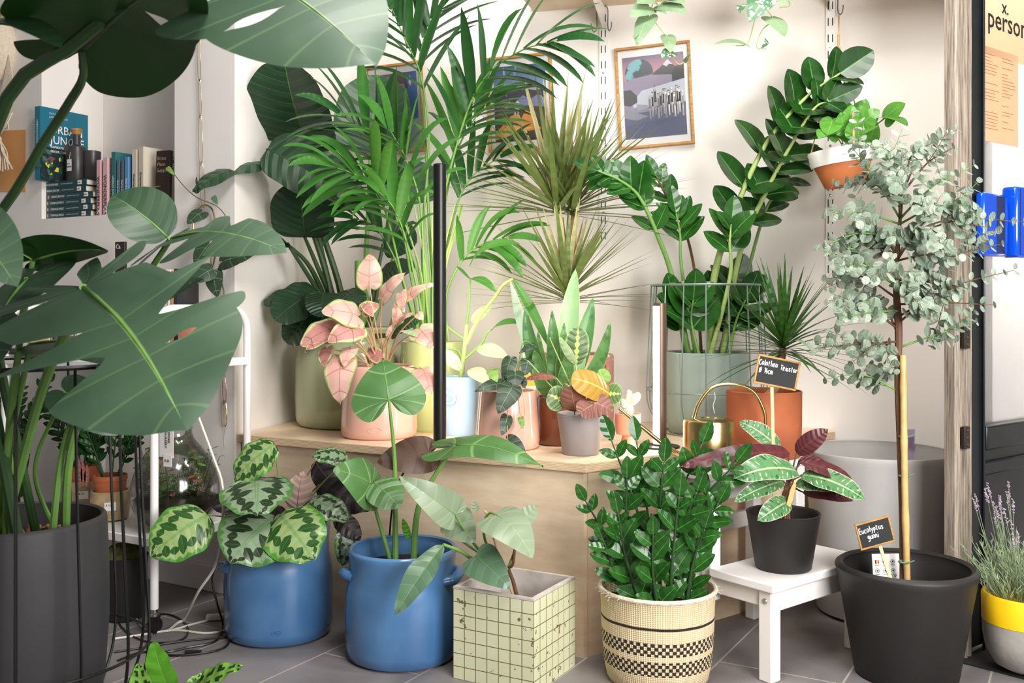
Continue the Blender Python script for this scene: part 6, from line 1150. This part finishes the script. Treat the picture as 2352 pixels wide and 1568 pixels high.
for B, T, w_, N, mt in CL:
    lf(m, B, T, w_, N, 'heart', L[mt], 3.3, stem=[Sd(rnd.uniform(-.03, .03), rnd.uniform(-.03, .03)), (B[0]*.42+872*.58, B[1]*.5+835*.5, 3.36)], sr=(.0034, .0018), sm='stempink', nt=30, ns=9, bend=.10, cup=.08, wave=.028, wf=4, rib=.0012)
lf(m, (918, 760, 3.24), (1000, 792, 3.18), 18, (0, -.6, .8), 'lan', L['pale'], 3.2, nt=14, ns=4, bend=.1, rib=0)
# ---- pale climber in the light blue pot
m = R['pale']; Sp = lambda dx=0, dy=0: soil_pt('pale', dx, dy, .17)
mb = MB(); tube(mb, spl([A(*Sp()[:3]), P(1062, 835, 3.42), P(1068, 790, 3.42), P(1072, 745, 3.42)], 18), np.linspace(.008, .007, 18), 9); mb.build('thick_stem', M['stempale'], m)
for pts, r in (([(1070, 790, 3.42), (1100, 730, 3.40), (1135, 685, 3.38), (1155, 655, 3.36), (1178, 640, 3.35)], .0075), ([(1072, 745, 3.42), (1078, 690, 3.42), (1080, 640, 3.42)], .0045), ([(1066, 825, 3.42), (1105, 790, 3.40), (1118, 765, 3.38), (1128, 758, 3.37)], .005), ([(1070, 780, 3.42), (1040, 760, 3.42), (1028, 750, 3.42)], .005), ([(1064, 830, 3.42), (1050, 805, 3.42), (1020, 800, 3.42)], .005)):
    mb = MB(); tube(mb, spl([P(*q) for q in pts], 18), np.linspace(r, r*.6, 18), 8); mb.build('stem', M['stemgreen'] if r < .006 else M['stempale'], m)
for B, T, w_, N, mt, kw in (((1178, 640, 3.35), (1262, 800, 3.26), 26, (.3, -.8, .4), 'kenl', dict(bend=.05)), ((1080, 640, 3.42), (1048, 612, 3.36), 24, (0, -.7, .7), 'kenl', {}), ((1080, 640, 3.42), (1140, 672, 3.34), 26, (0, -.6, .8), 'kenl', dict(bend=.15)), ((1128, 758, 3.37), (1200, 742, 3.28), 30, (0, -.6, .8), 'kenl', dict(bend=.12)), ((1200, 742, 3.28), (1248, 830, 3.2), 22, (.2, -.8, .4), 'kenl', {}), ((1095, 800, 3.38), (1168, 822, 3.30), 38, (0, -.8, .5), 'pale', dict(bend=.1)),
   ((1078, 848, 3.38), (1122, 884, 3.28), 40, (.1, -.8, .5), 'pale', dict(bend=.1)), ((1060, 850, 3.38), (1015, 800, 3.34), 30, (-.2, -.8, .5), 'pale', {}), ((1080, 740, 3.44), (1130, 700, 3.46), 26, (0, -.9, .4), 'pale', {}), ((1078, 610, 3.4), (1195, 560, 3.30), 40, (0, -.6, .8), 'kenl', dict(bend=.18))):
    lf(m, B, T, w_, N, 'lan', L[mt], 3.4, nt=20, ns=5, fold=.12, **kw)
# ---- velvet vine
m = R['mic']; Sv = lambda dx=0, dy=0: soil_pt('mic', dx, dy, .15)
for B, T, w_, mt, N in (((1150, 882, 3.06), (1090, 900, 3.02), 30, 'mic', (-.1, -.7, .7)), ((1128, 850, 3.06), (1142, 878, 3.02), 26, 'micl', (0, -.9, .4)), ((1155, 880, 3.04), (1094, 896, 2.99), 36, 'mic', (0, -.8, .6)), ((1172, 825, 3.08), (1160, 875, 3.05), 36, 'mic', (-.2, -.9, .3)), ((1184, 855, 3.04), (1182, 892, 3.0), 42, 'mic', (0, -.95, .3)), ((1176, 890, 2.98), (1144, 950, 2.93), 54, 'mic', (-.1, -.95, .2)), ((1212, 828, 3.08), (1206, 862, 3.05), 34, 'mic', (.1, -.9, .3)), ((1226, 792, 3.10), (1192, 812, 3.08), 20, 'mic', (0, -.7, .7)), ((1165, 958, 2.95), (1152, 1000, 2.92), 30, 'mic', (.2, -.95, .1)), ((1165, 1010, 2.90), (1208, 1050, 2.86), 44, 'mic', (.1, -.9, .4)), ((1200, 870, 3.04), (1206, 892, 3.02), 20, 'mic', (0, -.95, .2)), ((1196, 960, 2.96), (1202, 985, 2.94), 16, 'micl', (0, -.95, .2))):
    lf(m, B, T, w_, N, 'heart', L[mt], 3.05, stem=[Sv(rnd.uniform(-.03, .03), 0), (B[0]*.5+1172*.5, min(B[1], 875), 3.06)], sr=(.0016, .0012), sm='stemgreen' if B[1] < 900 else 'stempink', nt=22, ns=7, bend=.08, cup=.1, rib=.0008)
mb = MB(); tube(mb, spl([P(1196, 880, 3.02), P(1204, 930, 2.97), P(1200, 975, 2.95), P(1180, 1000, 2.93)], 16), .0013, 6); mb.build('vine', M['stempink'], m)
# ---- cactus
m = R['cac']; c = PC['cac']
def pad(a, b, r, name='cactus_pad'):
    mb = MB(); a, b = np.asarray(a), np.asarray(b); q = np.linspace(0, 1, 14); rr = r*np.sin(np.clip(q*.94+.06, 0, 1)*math.pi)**.55; rr[0] = r*.4; ax = nrm(b-a)
    tube(mb, a+q[:, None]*(b-a), np.maximum(rr, .0008), 14); rg = random.Random(int(r*1e5)); x = nrm(np.cross(ax, A(0, 1, 0))); y = np.cross(ax, x)
    for i in range(60):
        t_ = rg.uniform(.08, .97); th_ = rg.uniform(0, 6.28); n = x*math.cos(th_)+y*math.sin(th_); p = a+(b-a)*t_+n*np.interp(t_, q, rr); tube(mb, [p, p+n*.004+ax*rg.uniform(-.002, .003)], .0005, 4, 1)
    mb.build(name, [plain('pale_cactus', '#c9d3b4', .7, var=.25, scale=220), M['paper']], m)
b = c+A(0, 0, .092); pad(b, b+A(.004, 0, .088), .014); pad(b+A(.004, -.004, .04), b+A(.036, -.006, .078), .014); pad(b+A(-.004, -.004, .02), b+A(-.020, -.008, .060), .012); pad(b+A(.0, -.01, 0), b+A(.004, -.016, .04), .014); pad(b+A(-.01, .01, 0), b+A(-.022, .01, .03), .01)
# ---- tricolor plant
m = R['tri']; St = lambda dx=0, dy=0: soil_pt('tri', dx, dy, .125)
TR = [((1830, 1082, 2.70), (1684, 1100, 2.62), 82, (-.05, -.62, .78), 'tri'), ((1842, 1090, 2.74), (1988, 1148, 2.64), 62, (.1, -.75, .62), 'tri'), ((1800, 1105, 2.74), (1686, 1152, 2.66), 42, (-.1, -.85, .5), 'tri'), ((1812, 1150, 2.70), (1740, 1196, 2.64), 50, (0, -.85, .5), 'tri'), ((1790, 1030, 2.84), (1698, 968, 2.90), 46, (0, -.8, .55), 'tri'),
   ((1812, 1040, 2.76), (1560, 1072, 2.68), 46, (0, -.85, .45), 'trim'), ((1830, 1040, 2.76), (1902, 986, 2.72), 46, (-.1, -.9, .4), 'trim'), ((1840, 1060, 2.74), (1975, 1130, 2.70), 44, (.2, -.7, .6), 'trim'), ((1836, 1055, 2.78), (1920, 1100, 2.74), 50, (.1, -.6, .7), 'trim'), ((1828, 1110, 2.76), (1920, 1125, 2.70), 46, (.1, -.75, .6), 'tri'), ((1845, 1130, 2.78), (1960, 1150, 2.74), 34, (.1, -.8, .5), 'trim'), ((1760, 1040, 2.80), (1660, 1060, 2.82), 50, (0, -.8, .5), 'trim')]
for B, T, w_, N, mt in TR: lf(m, B, T, w_, N, 'ov', L[mt], 2.75, stem=[St(rnd.uniform(-.02, .02), rnd.uniform(-.02, .02)), (1812+rnd.uniform(-10, 10), 1120, 2.765)], sr=(.0035, .0022), sm='stembrown', nt=24, ns=7, bend=.12, fold=.1, wave=.012, rib=.0012)
lf(m, (1828, 1100, 2.70), (1804, 1186, 2.67), 12, (0, -1, .1), 'lan', flatc('#d9a860'), 2.7, nt=12, ns=3, wave=.03, rib=0, name='dry_leaf')
# ---- hanging pothos
m = R['hang']; b = PC['hang']+A(0, 0, H-.01)
for B, T, w_, N, kw in (((1945, 250, 3.24), (1925, 220, 3.3), 40, (0, -.8, .5), {}), ((1948, 290, 3.20), (1958, 240, 3.2), 48, (.1, -.95, .3), dict(fold=.2)), ((2035, 270, 3.18), (2080, 238, 3.14), 70, (-.2, -.7, .7), dict(bend=.1)), ((2035, 268, 3.18), (2084, 290, 3.10), 50, (.2, -.7, .6), dict(bend=.12)), ((1940, 300, 3.20), (1930, 258, 3.18), 46, (0, -.95, .2), {}), ((1905, 300, 3.20), (1880, 318, 3.14), 46, (-.3, -.8, .5), dict(bend=.1)), ((1985, 280, 3.22), (2020, 252, 3.2), 52, (.1, -.8, .6), dict(bend=.1)), ((1985, 300, 3.20), (2018, 290, 3.16), 40, (.1, -.7, .7), {}), ((1912, 275, 3.22), (1900, 310, 3.14), 52, (-.2, -.8, .5), {}), ((1960, 310, 3.18), (1972, 262, 3.16), 44, (.2, -.9, .3), {}), ((1990, 320, 3.22), (2022, 305, 3.24), 34, (.2, -.8, .5), {}), ((1925, 315, 3.24), (1905, 270, 3.26), 40, (-.1, -.9, .4), {}), ((1975, 255, 3.26), (1990, 228, 3.28), 40, (0, -.8, .6), {}), ((1955, 320, 3.24), (1945, 280, 3.26), 40, (0, -1, .2), {}), ((2000, 318, 3.22), (2012, 276, 3.24), 38, (0, -.9, .3), {})):
    lf(m, B, T, w_, N, 'heart', L['pot'], 3.2, stem=[(*(b+A(rnd.uniform(-.03, .03), rnd.uniform(-.03, .03), 0)), 1), (B[0]*.6+1950*.4, B[1]*.6+320*.4+8, 3.24)], sr=(.002, .0016), nt=22, ns=6, cup=.08, rib=.001, **kw)
# ---- trailing vines from pots on the shelf
for i, (px0, lab) in enumerate(((1520, 'pale trailing vine hanging from the shelf before the bathers picture'), (1745, 'silver-spotted trailing vine hanging from the shelf left of the hanging pot'))):
    b = onwall(px0, 20, .17); b = A(b[0], b[1], sb[2]+.031); PC['tv%d' % i] = b
    t = pot('tv%d' % i, 'trailing_vine', b, [(.05, 0), (.055, .004), (.068, .11), (.07, .115)], M['greypot'], lab, soil=.095, th=.004, n=36)
    Yv = 3.36
    vines = [[(1520, -30), (1500, 8), (1495, 35), (1512, 60), (1535, 90), (1540, 120), (1560, 148), (1582, 130)], [(1535, -30), (1515, 10), (1480, 40)], [(1560, -30), (1540, 0), (1500, 22)]] if i == 0 else [[(1735, -30), (1760, 20), (1775, 45), (1750, 70), (1738, 108), (1760, 112)], [(1745, -30), (1730, 60), (1715, 100), (1690, 105)], [(1790, -30), (1815, 10), (1790, 18)]]
    for v in vines:
        lip = b+A(rnd.uniform(-.03, .03), -.07, .118); mb = MB(); tube(mb, spl([b+A(0, 0, .1), lip, lip+A(0, -.06, -.02)]+[P(x, y, Yv) for x, y in v], 40), .0017, 6); mb.build('vine', M['stempale'], t)
    lv = [((1490, 38), (1462, 105), 46, 'scib', (-.3, -.9, .1)), ((1490, 15), (1448, 40), 50, 'scib', (-.1, -.9, .3)), ((1520, 10), (1578, 32), 50, 'scib', (.1, -.8, .5)), ((1540, 0), (1572, 10), 50, 'scib', (.1, -.6, .7)), ((1534, 82), (1540, 122), 36, 'scib', (0, -.95, .2)), ((1545, 118), (1518, 134), 34, 'sci', (0, -.9, .4)), ((1572, 142), (1586, 122), 10, 'scib', (0, -1, 0)), ((1500, 0), (1462, 8), 40, 'scib', (0, -.8, .5)), ((1510, 22), (1532, 34), 16, 'scib', (0, -.9, .3)), ((1480, 60), (1455, 90), 22, 'scib', (-.4, -.9, 0)), ((1548, -8), (1520, -20), 40, 'scib', (0, -.8, .5))] if i == 0 else \
         [((1760, -18), (1722, 50), 68, 'sci', (-.1, -.9, .35)), ((1772, 40), (1802, 84), 56, 'scib', (.3, -.85, .2)), ((1712, 100), (1640, 102), 22, 'scib', (0, -.7, .7)), ((1762, 92), (1748, 112), 14, 'sci', (.2, -.9, 0)), ((1705, 10), (1700, 30), 24, 'sci', (-.3, -.9, .1)), ((1812, -12), (1790, 8), 40, 'scib', (0, -.8, .5)), ((1780, -30), (1815, -8), 40, 'scib', (0, -.8, .5))]
    for B, T, w_, mt, N in lv: lf(t, B+(Yv,), T+(Yv-.05,), w_, N, 'heart', L[mt], Yv, nt=20, ns=6, bend=.1, cup=.1, rib=.0009)
# ---- vine on the trolley and along the brass hoop
m = R['tpot']; Yt = 3.18
mb = MB(); tube(mb, spl([PC['tpot']+A(0, 0, .1), P(490, 700, Yt+.05), P(498, 650, Yt+.1), P(485, 610, Yt+.15), P(490, 560, Yt+.2), P(520, 510, Yt+.2), P(500, 475, Yt+.22), P(455, 455, Yt+.22), P(425, 430, Yt+.22), P(400, 400, Yt+.22), P(385, 385, Yt+.22)], 60), .0016, 6); mb.build('vine', M['stembrown'], m)
for B, T, w_, mt in (((463, 487), (430, 515), 40, 'mic'), ((480, 560), (448, 610), 52, 'mic'), ((512, 600), (580, 585), 46, 'mic'), ((486, 618), (440, 650), 50, 'mic'), ((490, 628), (500, 682), 44, 'mic'), ((470, 720), (478, 765), 30, 'micl'), ((450, 735), (420, 750), 40, 'mic'), ((440, 720), (470, 735), 40, 'mic'), ((385, 385), (400, 402), 12, 'micl'), ((455, 432), (452, 405), 12, 'phid'), ((490, 452), (500, 470), 14, 'phid'), ((410, 745), (460, 722), 44, 'mic')):
    Yq = Yt+(.2 if B[1] < 600 else .08); lf(m, B+(Yq,), T+(Yq-.04,), w_, (rnd.uniform(-.3, .3), -.9, .35), 'heart', L[mt], Yq, nt=20, ns=6, cup=.1, bend=.06, rib=.0008)
for key, Y_, seed in (('tz1', 0, 1), ('tz2', 0, 2), ('tz0', 0, 3)):
    m = R[key]; c = PC[key]; rr = random.Random(seed)
    for i in range(7):
        a = rr.uniform(0, 6.28); d = A(math.cos(a)*.4, math.sin(a)*.25-.05, 1); b = c+A(.02*math.cos(a), .02*math.sin(a), .13); p = arc(b, d, rr.uniform(.22, .36), .25, 5); frond(m, [(*q, 1) for q in p], 7, .048, L['zzd'], 3, 'stemdark', .003, .0015, .25, seed=seed*10+i, asp=.27)
    if key == 'tz1': 
        for i in range(3): lf(m, (186+6*i, 1118, 3.05), (180+10*i, 1050+8*i, 3.05), 12, (0, -1, 0), 'lan', L['marb'], 3.05, nt=8, ns=3, rib=0)
# ---- foreground rattlesnake plant
c = A(-.66, 2.14, 0); PC['rat'] = c; t = pot('rat', 'rattlesnake_plant', c, [(.06, 0), (.065, .005), (.08, .12), (.082, .125)], M['charpot'], 'fresh green spotted-leaf plant in the near bottom left corner', soil=.10, th=.005, n=40)
for B, T, w_, N, mt, y1 in (((398, 1600), (352, 1470), 66, (-.2, -.85, .5), 'fresh', 2.08), ((350, 1640), (318, 1520), 66, (-.1, -.9, .4), 'rat', 2.06), ((430, 1600), (560, 1530), 62, (.1, -.6, .8), 'rat', 2.02), ((420, 1610), (470, 1545), 40, (.1, -.7, .7), 'rat', 2.16), ((400, 1640), (450, 1570), 60, (.1, -.8, .6), 'rat', 2.0)):
    lf(t, B+(2.1,), T+(y1,), w_, N, 'ov' if mt == 'fresh' else 'lan', L[mt], 2.1, stem=[soil_pt('rat', rnd.uniform(-.02, .02), 0, .1)], sr=(.003, .002), nt=24, ns=7, bend=.08, fold=.12, wave=.02, wf=5, rib=.0012)
# ---- lavender
m = R['lav']; c = PC['lav']; rr = random.Random(9)
mb = MB()
for i in range(260):
    a = rr.uniform(0, 6.28); q = .085*math.sqrt(rr.random()); b = c+A(q*math.cos(a), q*math.sin(a), .19); d = nrm(A(math.cos(a)*q*7+rr.uniform(-.3, .3), math.sin(a)*q*7+rr.uniform(-.3, .3), 1)); p = arc(b, d, rr.uniform(.06, .20), .12, 5); tube(mb, p, .0008, 4)
    for k in range(6):
        j = rr.uniform(.2, 1)*3.99; i0 = int(j); s = p[i0]+(p[i0+1]-p[i0])*(j-i0); e = nrm(d+A(rr.uniform(-1, 1), rr.uniform(-1, 1), .2)*.9); l = rr.uniform(.012, .032); ribbon(mb, [s, s+e*l*.5, s+e*l], [.0012, .0024, .0004], nrm(A(rr.uniform(-1, 1), -1, .6)), .2)
mb.build('foliage', L['lav'], m, sharp=0)
for i in range(26):
    a = rr.uniform(0, 6.28); q = .075*math.sqrt(rr.random()); b = c+A(q*math.cos(a), q*math.sin(a), .2); d = nrm(A(math.cos(a)*q*3.2+rr.uniform(-.12, .12)-.08, math.sin(a)*q*3+rr.uniform(-.15, .1), 1)); p = arc(b, d, rr.uniform(.19, .30), .10, 7); mb = MB(); tube(mb, p, .0010, 5); ax = nrm(p[-1]-p[-2])
    for k in range(26):
        s = p[-1]-ax*rr.uniform(-.004, .038); e = A(rr.uniform(-1, 1), rr.uniform(-1, 1), rr.uniform(-.2, .8))*.005; tube(mb, [s, s+e*.6, s+e], [.0012, .0021, .0008], 5, 1)
    mb.build('flower_stalk', [L['lav'], L['lavf']], m, sharp=0)
# ---- eucalyptus
m = R['euc']; c = PC['euc']; rr = random.Random(17)
trunk = spl([c+A(-.01, 0, .215), P(2072, 1200, 2.69), P(2066, 1000, 2.68), P(2062, 880, 2.68), P(2064, 760, 2.68), P(2058, 640, 2.68), P(2066, 520, 2.68), P(2075, 420, 2.66)], 60)
mb = MB(); tube(mb, trunk, np.interp(np.linspace(0, 1, 60), [0, .4, .6, .75, 1], [.0075, .0085, .0105, .007, .0025]), 9); mb.build('trunk', M['stembrown'], m)
cb = spl([c+A(.0, -.012, .20), P(2078, 1100, 2.66), P(2074, 815, 2.66)], 24); mb = MB(); rd_ = np.full(24, .0085); rd_[[7, 8, 15, 20]] *= 1.15; tube(mb, cb, rd_, 10); mb.build('bamboo_cane', M['bamboo'], m)
for y in (1002, 1092, 1290):
    mb = MB(); q = P(2076, y, 2.67); ring(mb, q, .0125, .003, 20, 5, sy=.9); tube(mb, [q+A(.01, -.008, 0), q+A(.024, -.012, .006)], .002, 4); mb.build('green_tie', flatc('#5d7a5a'), m)
BR = [(2060, 900, 1900, 870), (2064, 790, 1870, 800), (2064, 770, 2000, 690), (2062, 800, 2240, 740), (2066, 730, 2330, 620), (2060, 690, 1900, 640), (2058, 640, 1880, 570), (2060, 640, 2220, 660), (2060, 620, 1960, 520), (2066, 520, 1900, 490), (2060, 600, 2150, 480), (2066, 480, 1960, 420), (2070, 460, 2025, 330), (2070, 440, 2155, 315), (2066, 560, 2260, 520), (2068, 500, 2180, 400), (2060, 580, 2000, 560), (2062, 690, 2160, 640), (2062, 720, 1930, 730), (2066, 650, 2300, 560), (2066, 500, 2060, 400), (2066, 470, 1990, 400), (2060, 600, 2100, 560), (2062, 640, 2000, 640), (2062, 850, 1990, 880), (2066, 740, 2160, 720), (2066, 560, 2350, 510), (2064, 560, 1900, 560), (2070, 420, 2110, 345), (2064, 760, 1905, 690), (2062, 650, 1930, 600), (2064, 700, 2280, 700), (2060, 580, 1930, 560), (2066, 520, 2230, 470), (2064, 600, 2200, 590), (2064, 800, 1960, 830), (2066, 540, 2130, 540), (2060, 660, 2110, 700), (2068, 450, 2188, 340), (2066, 500, 1950, 330)]
def euc_twig(mb, p, rr, size, n0):
    t, _, _ = frames(p); n = len(p)
    for i in range(n0, n):
        f = i/n; k = size*(1-.6*f**2)*rr.uniform(.75, 1.2); a0 = (i % 2)*1.57+rr.uniform(-.3, .3); tt = t[i]; x = nrm(np.cross(tt, A(.1, .3, 1))); y = np.cross(tt, x)
        for s in (0, math.pi):
            d = nrm((x*math.cos(a0+s)+y*math.sin(a0+s))*.9+tt*.45); N = nrm(tt*.8-A(0, .5, 0)+A(0, 0, .25)); leaf(mb, p[i]+d*.002, p[i]+d*k, N, k*.95, 'rnd', 5, 2, cup=.12, bend=.05, m=1+(rr.random() < .4))
for i, (bx, by, tx, ty) in enumerate(BR):
    j = int(np.argmin([abs(1-(by-697)*2.68/F-q[2]) for q in trunk])); b = trunk[j]; e = P(tx, ty, 2.68+rr.uniform(-.17, .17 if tx < 2160 else -.06)); mid = (b+e)/2+A(0, 0, rr.uniform(.0, .035)); Lb = np.linalg.norm(e-b); n = max(9, int(Lb/.024)); p = spl([b, mid, e], n)
    mb = MB(); tube(mb, p, np.linspace(.0035, .0008, n), 6, 0); euc_twig(mb, p, rr, .037, int(n*.30))
    for q in range(int(Lb/.085)):
        k = rr.randint(int(n*.2), n-3); d = nrm((p[min(k+1, n-1)]-p[k])*30+A(rr.uniform(-1, 1), rr.uniform(-1, 1), rr.uniform(-.5, 1))); l = rr.uniform(.06, .12); p2 = arc(p[k], d, l, rr.uniform(-.4, .3), max(5, int(l/.018))); tube(mb, p2, np.linspace(.0013, .0006, len(p2)), 5, 0); euc_twig(mb, p2, rr, .033, 1)
    mb.build('branch', [M['stembrown'] if i % 3 else M['stemgreen'], L['euc'], L['eucl']], m, sharp=0)
